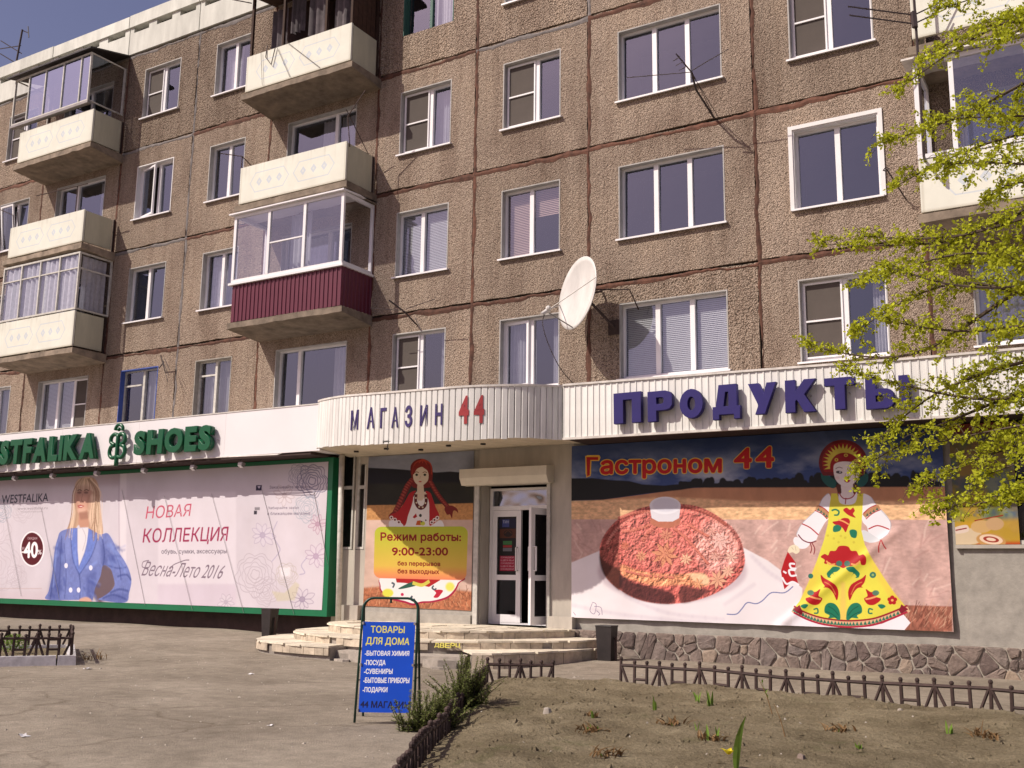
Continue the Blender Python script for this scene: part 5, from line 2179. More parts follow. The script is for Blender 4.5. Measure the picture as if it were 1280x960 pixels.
# ================================================================== GROCERY FASCIA (right)
gs = thing('shop_sign', 'white slatted fascia with raised navy ПРОДУКТЫ letters', 'shop sign', (-5.5, -1.0, 3.8))
YR = -1.0
mb = MB()
mb.box(0, 0.116, 0.0, 0.01, 0, 0.94)
mb.box(0.0, 0.012, -0.012, 0.0, 0, 0.94)
mb.box(0.1045, 0.116, -0.010, 0.0, 0, 0.94)
slat_me = mb.mesh('slat', MT['slat'])


def fz(x):
    """bottom and top of the fascia: it sags a little in the middle"""
    t = (x + 8.7) / 6.0
    return 3.83 - 0.03 * smooth01(t) + 0.0, 4.80 - 0.09 * smooth01(t)


x = -8.74
k = 0
while x < 3.3:
    zb4, zt4 = fz(x)
    o = at('slat', slat_me, gs, (x, YR, zb4 + random.uniform(-0.008, 0.006)), scale=(1, 1, (zt4 - zb4) / 0.94))
    o.rotation_euler = (random.uniform(-0.004, 0.004), 0, random.uniform(-0.01, 0.01))
    x += 0.118
    k += 1
mb = MB()
for (a, b_) in ((-8.74, -2.72), (-2.71, 3.3)):
    (zb4, zt4), (zb5, zt5) = fz(a), fz(b_)
    mb.hexa([(a, YR - .03, zt4 - .01), (b_, YR - .03, zt5 - .01), (b_, -.01, zt5 + .03), (a, -.01, zt4 + .03), (a, YR - .03, zt4 + .025), (b_, YR - .03, zt5 + .025), (b_, -.01, zt5 + .06), (a, -.01, zt4 + .06)])
    mb.hexa([(a, YR - .028, zb4 - .012), (b_, YR - .028, zb5 - .012), (b_, YR + .03, zb5 - .012), (a, YR + .03, zb4 - .012), (a, YR - .028, zb4 + .028), (b_, YR - .028, zb5 + .028), (b_, YR + .03, zb5 + .028), (a, YR + .03, zb4 + .028)])
mb.build('edge_trim', MT['slatcap'], gs)
mb = MB()
mb.box(-8.74, 3.3, YR + 0.031, -0.004, 3.84, 3.86)
mb.build('soffit', MT['shopdark'], gs)
# the crooked raised letters
lets = [('П', 767.5, 801, 491, 528.5), ('Р', 810, 840, 489, 526), ('О', 850, 878.5, 486.5, 522.5), ('Д', 891, 924.5, 481, 523.5), ('У', 936, 970, 479, 517),
        ('К', 981.5, 1019, 474.5, 514.5), ('Т', 1031, 1068, 472, 511), ('Ы', 1082, 1136, 470.5, 509.5)]
GLY = {
    'П': [[(0, 0), (0, 1), (1, 1), (1, 0), (.68, 0), (.68, .78), (.34, .78), (.34, 0)]],
    'Р': [[(0, 0), (0, 1), (.72, 1), (.9, .95), (1, .85), (1, .52), (.9, .4), (.72, .36), (.34, .36), (.34, 0)], [(.34, .56), (.34, .80), (.6, .80), (.67, .75), (.67, .62), (.6, .56)]],
    'О': [[(.5 + .5 * math.cos(a), .5 + .5 * math.sin(a)) for a in np.arange(20) * math.pi / 10], [(.5 + .18 * math.cos(a), .5 + .25 * math.sin(a)) for a in np.arange(16) * math.pi / 8]],
    'Д': [[(0, 0), (0, .36), (.12, .36), (.24, 1), (.88, 1), (.88, .36), (1, .36), (1, 0), (.79, 0), (.79, .14), (.22, .14), (.22, 0)], [(.38, .36), (.47, .8), (.6, .8), (.6, .36)]],
    'У': [[(0, 1), (.37, 1), (.56, .6), (.68, 1), (1, 1), (.64, .16), (.58, 0), (.24, 0), (.36, .28)]],
    'К': [[(0, 0), (0, 1), (.32, 1), (.32, .6), (.64, 1), (1, 1), (.62, .54), (1, 0), (.62, 0), (.38, .40), (.32, .34), (.32, 0)]],
    'Т': [[(0, 1), (1, 1), (1, .77), (.67, .77), (.67, 0), (.34, 0), (.34, .77), (0, .77)]],
    'Ы': [[(0, 0), (0, 1), (.22, 1), (.22, .62), (.48, .62), (.58, .57), (.64, .48), (.64, .14), (.58, .05), (.48, 0)], [(.22, .2), (.22, .42), (.38, .42), (.42, .38), (.42, .24), (.38, .2)], [(.78, 0), (.78, 1), (1, 1), (1, 0)]],
}


def block_letter(ch, xl, w_, zb, zt, yf, depth, mt, parent):
    cu = bpy.data.curves.new('letter', 'CURVE')
    cu.dimensions = '2D'
    cu.fill_mode = 'BOTH'
    cu.extrude = depth / 2
    cu.bevel_depth = 0.006
    for ring in GLY[ch]:
        sp = cu.splines.new('POLY')
        sp.points.add(len(ring) - 1)
        for p, (a, b) in zip(sp.points, ring):
            p.co = (a * w_, b * (zt - zb), 0, 1)
        sp.use_cyclic_u = True
    o = bpy.data.objects.new('letter', cu)
    col.objects.link(o)
    bpy.context.view_layer.update()
    me = bpy.data.meshes.new_from_object(o)
    bpy.data.objects.remove(o)
    for q in me.vertices:
        q.co = (q.co[0], depth / 2 - q.co[2], q.co[1])
    me.flip_normals()
    me.materials.clear()
    me.materials.append(mt)
    return at('letter', me, parent, (xl, yf, zb), rot=(0, random.uniform(-.012, .012), 0))


for ch, a, b_, c, d in lets:
    yl = YR - 0.16
    pa, pb = W(a, (c + d) / 2, yl), W(b_, (c + d) / 2, yl)
    m_ = (a + b_) / 2
    ztl, zbl = W(m_, c, yl)[2], W(m_, d, yl)[2]
    block_letter(ch, pa[0], pb[0] - pa[0], zbl, ztl, yl, 0.10, MT['navy'], gs)
    mb = MB()
    for t in (0.25, 0.75):
        xx = pa[0] + (pb[0] - pa[0]) * t
        mb.box(xx, xx + 0.02, yl + 0.1, YR - 0.012, (zbl + ztl) / 2, (zbl + ztl) / 2 + 0.02)
    mb.build('stud', MT['greymetal'], gs)

# ================================================================== BIG GROCERY BANNER
YG = -0.06
big = thing('banner', 'large grocery banner with ornate loaf and folk-dressed doll, titled Гастроном 44', 'banner', (-5.8, -0.05, 0.72))


def big_art():
    A = Art(-9.06, -2.60, 0.68, 3.93, YG, 190, (0.70, 0.56, 0.53))
    h, w_ = A.h, A.w
    # sky
    cl = fbm(h, w_, 7, 6, 21, 2.2)
    A.frame(700, 540, 3.692)
    sky = np.linspace(0, 1, h)[:, None]
    t = np.clip((cl - 0.42) * 3.2, 0, 1) * np.clip(sky * 4.5, 0.15, 1)
    skyc = np.array([0.055, 0.095, 0.23]) * (1 + sky[..., None] * 1.5)
    A.a = (skyc * (1 - t[..., None]) + np.array([0.52, 0.55, 0.63]) * t[..., None]).astype(np.float32)
    # fields
    st = fbm(h, w_, 90, 4, 5, 2.0)
    st2 = fbm(h, w_, 40, 5, 6, 0.6)
    A.poly([(30, 310), (200, 297), (400, 270), (560, 245), (800, 228), (1100, 222), (1500, 228), (1850, 236), (1850, 330), (30, 330)], (0.56, 0.33, 0.21), tex=(0.85 + 0.3 * st2))
    A.poly([(30, 302), (200, 300), (500, 285), (900, 305), (1850, 300), (1850, 400), (30, 400)], (0.78, 0.55, 0.36), 1, 3, tex=(0.66 + 0.68 * st))
    pale = (0.72 + 0.52 * st2) * (0.85 + 0.3 * st)
    A.poly([(30, 392), (1850, 392), (1850, 1000), (30, 1000)], (0.62, 0.45, 0.42), tex=pale)
    # wispy wheat ears over the pale field
    r = np.random.default_rng(8)
    for _ in range(150):
        x, y = r.uniform(40, 1800), r.uniform(430, 880)
        a = r.normal(-0.9 if x > 900 else -2.0, 0.35)
        L = r.uniform(40, 110)
        c = (0.84, 0.72, 0.66) if r.random() < 0.6 else (0.45, 0.28, 0.27)
        A.line([(x, y), (x + L * .5 * math.cos(a) + r.normal(0, 5), y + L * .5 * math.sin(a)), (x + L * math.cos(a), y + L * math.sin(a) + r.uniform(0, 14))], r.uniform(3, 7), c, 0.28, soft=1)
    # hills and tree line
    A.poly([(30, 196), (150, 194), (240, 204), (320, 208), (380, 224), (480, 230), (560, 222), (640, 236), (560, 250), (400, 268), (200, 298), (30, 304)], (0.010, 0.016, 0.022), 1, 1)
    for i in range(120):
        x = r.uniform(540, 1720)
        top = 20 if x < 620 else (38 if x < 1080 else (58 if x < 1240 else 66))
        hgt = r.uniform(0.35, 1.0) * top
        A.ell(x, 228 - hgt * .5 + (x - 540) * -0.002, r.uniform(10, 24), hgt * .62, (0.010, 0.018, 0.022), 1, 1, n=10)
    A.poly([(560, 220), (1760, 208), (1760, 234), (560, 240)], (0.012, 0.02, 0.024), 1, 1)
    # cloth
    ct = 0.93 + 0.12 * fbm(h, w_, 5, 4, 31, 2)
    A.poly([(30, 610), (190, 540), (330, 500), (700, 500), (850, 528), (960, 588), (1040, 650), (1120, 720), (1110, 1000), (30, 1000)], (0.79, 0.755, 0.79), 1, 1, tex=ct)
    A.poly([(1080, 830), (1250, 890), (1620, 850), (1625, 1000), (1060, 1000)], (0.80, 0.78, 0.82), 1, 1, tex=ct)
    for pts in ([(300, 760), (500, 840), (760, 870)], [(880, 560), (960, 640), (1050, 700)], [(40, 800), (300, 850), (700, 890)], [(760, 800), (900, 700)]):
        A.line(pts, 14, (0.62, 0.57, 0.64), 0.35, soft=3)
    A.line([(772, 845), (815, 845), (840, 820), (865, 790), (905, 795), (935, 780), (976, 742), (1036, 742), (1076, 712)], 4, (0.16, 0.20, 0.42), 0.8)
    # bread
    bt = 0.55 + 0.9 * fbm(h, w_, 150, 3, 12, 1.0)
    bt2 = 0.7 + 0.6 * fbm(h, w_, 24, 4, 13, 1.0)
    A.ell(520, 640, 345, 150, (0.35, 0.22, 0.28), 0.4, 6)
    loaf = [(185, 560), (200, 480), (260, 400), (340, 350), (430, 325), (560, 318), (660, 338), (750, 390), (820, 460), (852, 560), (846, 630), (800, 692), (720, 745), (620, 782), (500, 797), (380, 782), (290, 738), (215, 670)]
    hf = 0.5 * fbm(h, w_, 150, 3, 77, 1.0) + 0.9 * fbm(h, w_, 55, 3, 78, 1.0)
    em = np.clip(1.0 + 5.0 * (hf - np.roll(np.roll(hf, 2, 0), 2, 1)) + 0.5 * (bt2 - 1), 0.15, 2.2)
    A.poly(loaf, (0.55, 0.19, 0.17), 1, 1, True, em * (0.75 + 0.25 * bt))
    A.poly([(300, 400), (430, 345), (560, 335), (700, 380), (790, 470), (800, 600), (700, 690), (540, 650), (380, 620), (290, 560)], (0.70, 0.30, 0.27), 0.5, 10, True, em)
    A.ell(730, 520, 105, 125, (0.86, 0.60, 0.56), 0.5, 12, tex=em)
    A.poly([(185, 565), (215, 600), (280, 640), (280, 730), (215, 672), (190, 620)], (0.05, 0.015, 0.012), 0.9, 3, True)
    A.poly([(280, 655), (330, 690), (420, 715), (520, 745), (520, 795), (400, 785), (290, 738)], (0.09, 0.035, 0.04), 0.85, 3, True, bt2)
    A.poly([(560, 715), (640, 725), (690, 735), (620, 780), (560, 788)], (0.14, 0.06, 0.06), 0.8, 3, True)
    A.poly([(285, 608), (350, 632), (440, 650), (540, 655), (620, 648), (672, 655), (690, 700), (650, 715), (560, 705), (450, 712), (360, 690), (290, 660)], (0.74, 0.40, 0.24), 0.85, 3, True, em)
    A.poly([(600, 655), (672, 655), (690, 700), (640, 700)], (0.86, 0.68, 0.48), 0.8, 3, True)
    A.poly([(182, 560), (200, 480), (255, 405), (274, 395), (276, 735), (215, 672)], (0.20, 0.07, 0.05), 0.5, 2)

    def star(cx, cy, R, n_, c, al=0.9):
        for k in range(n_):
            a = 2 * math.pi * k / n_ + 0.2
            p = lambda d, s_: (cx + d * math.cos(a) - s_ * math.sin(a), cy + d * math.sin(a) + s_ * math.cos(a))
            A.poly([p(R * 1.03, 3), p(R * .5, R * .24), p(0, 3), p(R * .5, -R * .05)], (0.25, 0.06, 0.05), 0.6)
            A.poly([p(0, 0), p(R * .5, R * .17), p(R, 0), p(R * .5, -R * .17)], c, al)
    for cx, cy, R, n_, c in ((485, 560, 66, 8, (0.74, 0.40, 0.26)), (582, 582, 32, 8, (0.84, 0.60, 0.44)), (377, 568, 30, 8, (0.76, 0.44, 0.30)), (490, 468, 36, 8, (0.72, 0.38, 0.28)),
                             (302, 518, 26, 8, (0.62, 0.26, 0.18)), (740, 492, 50, 9, (0.84, 0.62, 0.58)), (715, 568, 30, 8, (0.78, 0.52, 0.46)), (728, 680, 48, 8, (0.78, 0.50, 0.36)), (775, 640, 34, 8, (0.80, 0.56, 0.44)),
                             (790, 570, 34, 7, (0.82, 0.6, 0.52)), (700, 450, 26, 7, (0.78, 0.5, 0.44)), (640, 700, 30, 6, (0.78, 0.46, 0.28))):
        star(cx, cy, R, n_, c)
    for P_, n_ in (([(275, 385), (340, 362), (415, 352)], 16), ([(585, 328), (680, 360), (765, 415)], 20), ([(385, 490), (405, 455), (435, 430)], 7), ([(525, 432), (600, 500), (680, 600)], 20), ([(430, 400), (400, 430)], 4), ([(310, 640), (400, 660), (520, 668)], 12), ([(290, 450), (350, 440), (410, 420)], 10), ([(600, 420), (680, 470)], 10)):
        pp = spline(P_, max(2, n_ // (len(P_) - 1)))
        for q in pp:
            A.ell(q[0] + 3, q[1] + 4, 9, 7, (0.22, 0.05, 0.04), 0.6, n=10)
            A.ell(q[0], q[1], 9, 6, (0.70, 0.30, 0.24), 0.85, 0, 0.5, n=10)
    for k in range(900):        # small dough beads
        a, d = r.uniform(0, 6.28), math.sqrt(r.random())
        cx, cy = 510 + 290 * d * math.cos(a), 520 + 120 * d * math.sin(a)
        A.ell(cx, cy, r.uniform(2, 5), r.uniform(2, 4), (0.68, 0.33, 0.26) if r.random() < .55 else (0.30, 0.08, 0.06), 0.55, n=7)
    for k in range(60):        # braided rim, darker notches
        a = math.pi * (1.08 + 0.9 * k / 60)
        A.ell(517 + 322 * math.cos(a), 560 + 228 * math.sin(a), 9, 6, (0.28, 0.07, 0.06), 0.55, 1, a)
        A.ell(517 + 306 * math.cos(a), 560 + 214 * math.sin(a), 7, 5, (0.78, 0.42, 0.36), 0.5, 0, a)
    # salt cellar
    A.ell(487, 400, 70, 34, (0.55, 0.26, 0.18), 0.9, 1)
    A.poly([(414, 325), (558, 325), (550, 385), (520, 402), (455, 402), (424, 385)], (0.74, 0.73, 0.79), 1, 0, False)
    A.ell(486, 325, 72, 42, (0.80, 0.80, 0.86))
    A.ell(488, 322, 62, 33, (0.70, 0.70, 0.78), 1, 2)
    # title
    for s_, tl, tr, bl, cap in (('Гастроном', (126, 92), (744, 82), (126, 176), (-0.02, 0.73)),):
        A.text(s_, tl, tr, bl, (0.85, 0.62, 0.12), 0.10, cap=cap)
        A.text(s_, tl, tr, bl, (0.58, 0.015, 0.02), 0.055, cap=cap)
    A.poly([(118, 88), (182, 88), (182, 112), (146, 112), (142, 184), (122, 192)], (0.80, 0.50, 0.10))
    A.poly([(123, 93), (177, 93), (177, 107), (141, 107), (138, 180), (126, 186)], (0.50, 0.015, 0.02))
    for (x_, x2, y_, y2) in ((806, 882, 52, 146), (906, 984, 46, 142)):
        A.text('4', (x_, y_), (x2, y_ - 2), (x_, y2), (0.85, 0.62, 0.12), 0.085)
        A.text('4', (x_, y_), (x2, y_ - 2), (x_, y2), (0.58, 0.015, 0.02), 0.05)
    # doll
    A.frame(940, 540, 3.692)
    wheat = 0.5 + 1.0 * fbm(h, w_, 200, 3, 41, 0.4)
    A.poly([(560, 905), (700, 800), (925, 806), (925, 925), (560, 925)], (0.40, 0.19, 0.14), 1, 1, tex=wheat)
    for _ in range(60):
        x, y = r.uniform(700, 915), r.uniform(820, 915)
        A.line([(x, y), (x + r.uniform(10, 30), y - r.uniform(20, 60))], 3, (0.66, 0.45, 0.34) if r.random() < .6 else (0.15, 0.05, 0.04), 0.5, smooth=False)
    A.poly([(190, 840), (300, 890), (440, 908), (600, 890), (700, 845), (732, 885), (700, 925), (180, 925)], (0.82, 0.80, 0.85))
    red, gold, teal, yel, wht = (0.50, 0.02, 0.035), (0.72, 0.62, 0.14), (0.02, 0.26, 0.17), (0.74, 0.70, 0.13), (0.82, 0.81, 0.86)
    # ribbons and headdress
    A.poly([(325, 170), (385, 205), (380, 240), (350, 232), (322, 200)], (0.03, 0.16, 0.15), 1, 0, True)
    A.poly([(490, 200), (530, 170), (535, 205), (510, 235), (485, 225)], (0.03, 0.16, 0.15), 1, 0, True)
    half = lambda cx, cy, rx, ry, lo: [(cx + rx * math.cos(a), cy - ry * math.sin(a)) for a in np.linspace(-lo, math.pi + lo, 30)]
    A.poly(half(420, 118, 112, 108, 0.62), (0.24, 0.02, 0.03))
    A.poly(half(420, 118, 98, 94, 0.5), (0.38, 0.03, 0.03))
    for k in range(19):
        a = -0.35 + (math.pi + 0.7) * k / 18
        A.poly([(420 + 66 * math.cos(a - .11), 120 - 66 * math.sin(a - .11)), (420 + 94 * math.cos(a), 120 - 92 * math.sin(a)), (420 + 66 * math.cos(a + .11), 120 - 66 * math.sin(a + .11))], gold)
    A.poly(half(422, 122, 72, 70, 0.35), gold)
    A.poly(half(428, 138, 68, 66, 0.4), (0.40, 0.025, 0.03))
    for q in ((390, 106), (434, 84), (478, 110)):
        A.ell(*q, 9, 8, gold)
        A.ell(*q, 4, 4, red)
    A.poly([(396, 222), (478, 222), (490, 262), (470, 300), (410, 300), (392, 250)], (0.16, 0.06, 0.04), 1, 0, True)
    A.poly([(408, 205), (466, 208), (466, 262), (478, 286), (432, 312), (398, 286), (412, 262)], (0.80, 0.74, 0.74), 1, 0)
    A.poly([(376, 140), (392, 120), (436, 114), (480, 124), (494, 150), (492, 190), (468, 220), (438, 232), (404, 222), (382, 192)], (0.82, 0.77, 0.78), 1, 0, True)
    for cx in (402, 468):
        A.ell(cx, 165, 15, 7, (0.05, 0.04, 0.06), 0.9, 0, 0.1 if cx < 430 else -0.1)
        A.line([(cx - 16, 148), (cx, 141), (cx + 16, 146)], 3, (0.2, 0.1, 0.08), 0.7)
        A.ell(cx + 4, 164, 4, 3, (0.8, 0.8, 0.9))
    A.line([(432, 170), (428, 190), (436, 193)], 2.5, (0.6, 0.45, 0.42), 0.8)
    A.poly([(424, 205), (438, 201), (454, 204), (440, 215)], (0.50, 0.08, 0.10), 1, 0, True)
    A.ell(394, 192, 10, 8, (0.75, 0.55, 0.55), 0.5, 2)
    # sleeves
    A.poly([(352, 266), (325, 290), (296, 345), (268, 372), (232, 410), (206, 462), (232, 488), (262, 500), (292, 496), (310, 455), (334, 410), (356, 376), (364, 300)], wht, 1, 0, True)
    A.poly([(512, 268), (552, 285), (578, 325), (612, 360), (638, 400), (634, 450), (606, 478), (570, 486), (540, 462), (530, 425), (508, 395), (502, 310)], wht, 1, 0, True)
    A.poly([(200, 475), (192, 498), (214, 528), (250, 528), (268, 500), (230, 484)], wht, 1, 0, True)
    A.poly([(500, 452), (520, 442), (565, 470), (590, 490), (548, 502), (508, 486)], (0.70, 0.72, 0.76), 1, 0, True)
    A.line([(352, 266), (325, 290), (296, 345), (232, 410), (206, 462)], 2.5, (0.45, 0.45, 0.52), 0.8)
    A.line([(552, 285), (578, 325), (638, 400), (634, 450), (606, 478)], 2.5, (0.45, 0.45, 0.52), 0.8)
    for pts, c, w__ in (([(300, 335), (330, 352), (352, 378)], (0.55, 0.33, 0.2), 20), ([(308, 325), (335, 340), (360, 366)], red, 4), ([(290, 347), (322, 364), (346, 388)], red, 4),
                        ([(520, 372), (548, 350), (584, 332)], (0.55, 0.33, 0.2), 20), ([(514, 362), (540, 338), (574, 322)], red, 4), ([(526, 388), (556, 362), (594, 344)], red, 4),
                        ([(232, 412), (268, 430), (306, 464)], red, 5), ([(538, 436), (580, 420), (634, 438)], red, 5), ([(214, 464), (236, 490), (268, 502), (296, 494)], (0.25, 0.02, 0.05), 5),
                        ([(268, 500), (276, 530), (270, 552)], (0.30, 0.02, 0.05), 4), ([(275, 500), (290, 530), (286, 558)], (0.30, 0.02, 0.05), 4), ([(594, 490), (586, 520), (585, 548)], red, 4), ([(598, 490), (608, 515), (618, 532)], red, 4)):
        A.line(pts, w__, c)
    for k in range(4):
        for (ax, ay, bx, by) in ((300, 338, 350, 378), (524, 372, 586, 336)):
            t_ = (k + .5) / 4
            x_, y_ = ax + (bx - ax) * t_, ay + (by - ay) * t_
            A.poly([(x_ - 7, y_ + 6), (x_, y_ - 8), (x_ + 7, y_ + 6)], (0.10, 0.2, 0.16))
    # hand with the kerchief
    A.poly([(176, 520), (196, 512), (216, 524), (220, 545), (204, 556), (188, 548), (172, 552), (166, 540)], (0.80, 0.74, 0.60), 1, 0, True)
    A.line([(184, 524), (192, 536)], 2, (0.5, 0.4, 0.3), 0.8)
    A.line([(200, 520), (204, 540)], 2, (0.5, 0.4, 0.3), 0.8)
    A.poly([(166, 546), (204, 600), (196, 640), (214, 695), (184, 690), (150, 726), (142, 690), (134, 640), (148, 592)], red)
    for pts in ([(198, 604), (176, 604), (182, 624), (204, 626)], [(200, 634), (172, 634), (180, 660), (206, 658)], [(140, 670), (160, 700), (188, 690), (216, 704)], [(146, 640), (158, 648)]):
        A.line(pts, 8, wht)
    # sarafan
    dress = [(366, 266), (392, 266), (400, 300), (430, 318), (470, 312), (486, 268), (514, 268), (510, 340), (504, 440), (520, 510), (560, 590), (610, 670), (660, 745), (704, 800), (722, 824), (650, 868), (560, 896), (470, 906), (380, 900), (300, 880), (238, 850), (190, 824), (222, 780), (262, 690), (300, 590), (332, 490), (350, 410), (356, 330)]
    dt = 0.93 + 0.12 * fbm(h, w_, 20, 3, 15, 1)
    A.poly(dress, yel, 1, 0, False, dt)
    A.poly([(400, 262), (412, 285), (432, 296), (460, 290), (478, 262), (486, 268), (474, 312), (432, 320), (402, 306)], wht, 1, 0, True)
    A.line([(400, 262), (416, 286), (436, 292), (462, 284), (478, 262)], 4, (0.40, 0.02, 0.04))
    A.line([(433, 288), (430, 316)], 4, (0.40, 0.02, 0.04))
    A.poly([(520, 520), (610, 670), (704, 800), (660, 800), (560, 640)], (0.80, 0.52, 0.14), 0.35, 5)
    A.poly([(300, 590), (222, 780), (250, 790), (320, 640)], (0.80, 0.52, 0.14), 0.3, 5)
    A.poly([(410, 690), (430, 690), (440, 880), (404, 880)], (0.78, 0.55, 0.22), 0.6, 3)
    # hem
    hem = [(196, 822), (250, 852), (320, 876), (400, 888), (470, 890), (560, 880), (640, 852), (716, 818)]
    A.line(hem, 30, (0.75, 0.50, 0.34))
    up = [(p[0], p[1] - 15) for p in hem]
    dn = [(p[0], p[1] + 15) for p in hem]
    hs = spline(hem, 5)
    for k in range(0, len(hs) - 1):
        x_, y_ = hs[k]
        A.poly([(x_ - 9, y_ + 9), (x_, y_ - 10), (x_ + 9, y_ + 9)], (0.05, 0.25, 0.18))
    A.line(up, 7, (0.38, 0.02, 0.05))
    A.line(dn, 8, (0.48, 0.03, 0.09))
    A.poly([(190, 822), (222, 800), (236, 830), (232, 850)], (0.30, 0.02, 0.05))
    A.poly([(722, 820), (690, 796), (678, 826), (690, 842)], (0.30, 0.02, 0.05))

    def leaf(pts, c=teal):
        A.poly(pts, c, 1, 0, True)
    # chest flowers
    leaf([(420, 345), (436, 334), (452, 344), (466, 334), (474, 350), (466, 364), (478, 382), (452, 374), (434, 362)], red)
    A.line([(368, 348), (384, 343), (400, 352), (396, 368), (380, 370)], 7, teal)
    leaf([(372, 402), (400, 396), (420, 384), (444, 386), (452, 402), (444, 424), (432, 452), (418, 432), (398, 420), (380, 414)], red)
    A.line([(398, 392), (422, 400), (446, 414)], 6, (0.80, 0.45, 0.2))
    leaf([(376, 424), (396, 416), (412, 428), (404, 446), (376, 450)])
    leaf([(450, 446), (466, 438), (484, 448), (480, 478), (458, 474)])
    for q in ((350, 468), (400, 500), (378, 482), (430, 478), (470, 500), (410, 470)):
        A.ell(*q, 6, 6, (0.62, 0.55, 0.10), 0.8)
    # big crown flower
    leaf([(318, 570), (336, 556), (352, 562), (362, 542), (386, 540), (400, 520), (424, 516), (446, 522), (458, 540), (482, 542), (494, 562), (514, 558), (528, 574), (524, 606), (506, 608), (500, 592), (484, 600), (466, 612), (440, 616), (422, 624), (400, 614), (376, 608), (352, 594), (346, 604), (334, 600), (336, 584)], red)
    for pts in ([(345, 590), (360, 606), (384, 604)], [(500, 590), (484, 606), (460, 604)]):
        A.line(pts, 6, (0.82, 0.45, 0.2))
    A.ell(403, 602, 14, 14, (0.12, 0.24, 0.2))
    A.ell(440, 602, 14, 14, (0.12, 0.24, 0.2))
    for s_ in (-1, 1):
        mx_ = lambda pts: [(422 + s_ * p[0], p[1]) for p in pts]
        leaf(mx_([(14, 622), (44, 616), (60, 630), (76, 650), (66, 668), (50, 650), (36, 664), (46, 646), (28, 640)]))
        A.line(mx_([(60, 650), (70, 664), (58, 668)]), 5, teal)
        # long red petals
        leaf(mx_([(104, 656), (98, 690), (84, 710), (90, 716), (66, 720), (46, 744), (30, 778), (22, 740), (34, 706), (60, 686), (86, 672)]), red)
        A.line(mx_([(86, 690), (56, 708), (36, 750)]), 4, (0.75, 0.4, 0.15), 0.6)
        # tulips in profile
        leaf(mx_([(104, 724), (128, 738), (150, 732), (160, 748), (150, 760), (172, 768), (168, 782), (140, 800), (112, 796), (96, 770), (112, 756)]), red)
        A.line(mx_([(104, 772), (126, 768), (150, 760)]), 7, (0.78, 0.42, 0.2))
        A.ell(422 + s_ * 150, 742, 16, 13, (0.12, 0.3, 0.22), 0.9)
        # green acanthus at the bottom
        leaf(mx_([(14, 868), (18, 826), (38, 796), (66, 790), (84, 806), (86, 836), (64, 850), (70, 864), (40, 862), (26, 872)]))
        A.line(mx_([(22, 850), (44, 822), (70, 806)]), 3, (0.01, 0.14, 0.09))
        A.line(mx_([(30, 862), (56, 842), (80, 832)]), 3, (0.01, 0.14, 0.09))
        A.line(mx_([(136, 822), (120, 818), (118, 838), (134, 840)]), 6, teal)
        leaf(mx_([(160, 800), (180, 796), (196, 806), (176, 818)]))
    A.ell(558, 656, 15, 15, (0.06, 0.25, 0.2))
    A.ell(558, 656, 6, 6, (0.4, 0.5, 0.2))
    A.ell(272, 662, 12, 12, (0.06, 0.25, 0.2))
    for k in range(5):
        a = k * 1.2566 - 1.57
        A.ell(648 + 13 * math.cos(a), 777 + 13 * math.sin(a), 10, 10, red)
    A.ell(648, 777, 6, 6, (0.8, 0.5, 0.2))
    # graffiti scrawl at the lower left corner
    A.frame(700, 540, 3.692)
    for pts in ([(150, 795), (140, 830), (160, 845), (168, 800), (150, 790)], [(160, 810), (190, 815), (196, 850)], [(170, 830), (185, 845), (178, 852)], [(64, 838), (74, 852)]):
        A.line(pts, 2.5, (0.22, 0.16, 0.3), 0.7)
    return A.image('grocery_banner_print', 1.35)


def folds_big(x, z):
    u = x + 2.6
    f1 = 0.010 * math.sin(x * 2.0 + z * 2.7) + 0.006 * math.sin(x * 5.3 - z * 3.9)
    dg = math.exp(-((x + 4.2 + (z - 1.5) * -1.25) / 0.10) ** 2) * 0.028 * (1 if z < 2.2 else 0.3)
    d2 = math.exp(-((x + 3.3 + (z - 2.0) * 0.6) / 0.09) ** 2) * 0.022
    low = 0.012 * math.sin(x * 9.0) * max(0, (1.1 - z))
    return YG - 0.015 - f1 * 0.6 - dg - d2 - low


MT['print_big'] = print_mat('grocery_banner_vinyl', big_art(), 0.5)
sheet('print', -9.06, -2.60, 0.68, 3.83, folds_big, MT['print_big'], big, 150, 70, warp=lambda u, v: (0.0, (0.02 * u - 0.03 * math.sin(math.pi * u) * 0 + 0.03 * (1 - u)) * (1 - v)))
# ================================================================== OPENING-HOURS PRINT
YH = -0.012
hrs = thing('poster', 'entrance poster of a red-braided girl above yellow opening hours 9:00-23:00', 'poster', (-12.6, 0, 0.8))


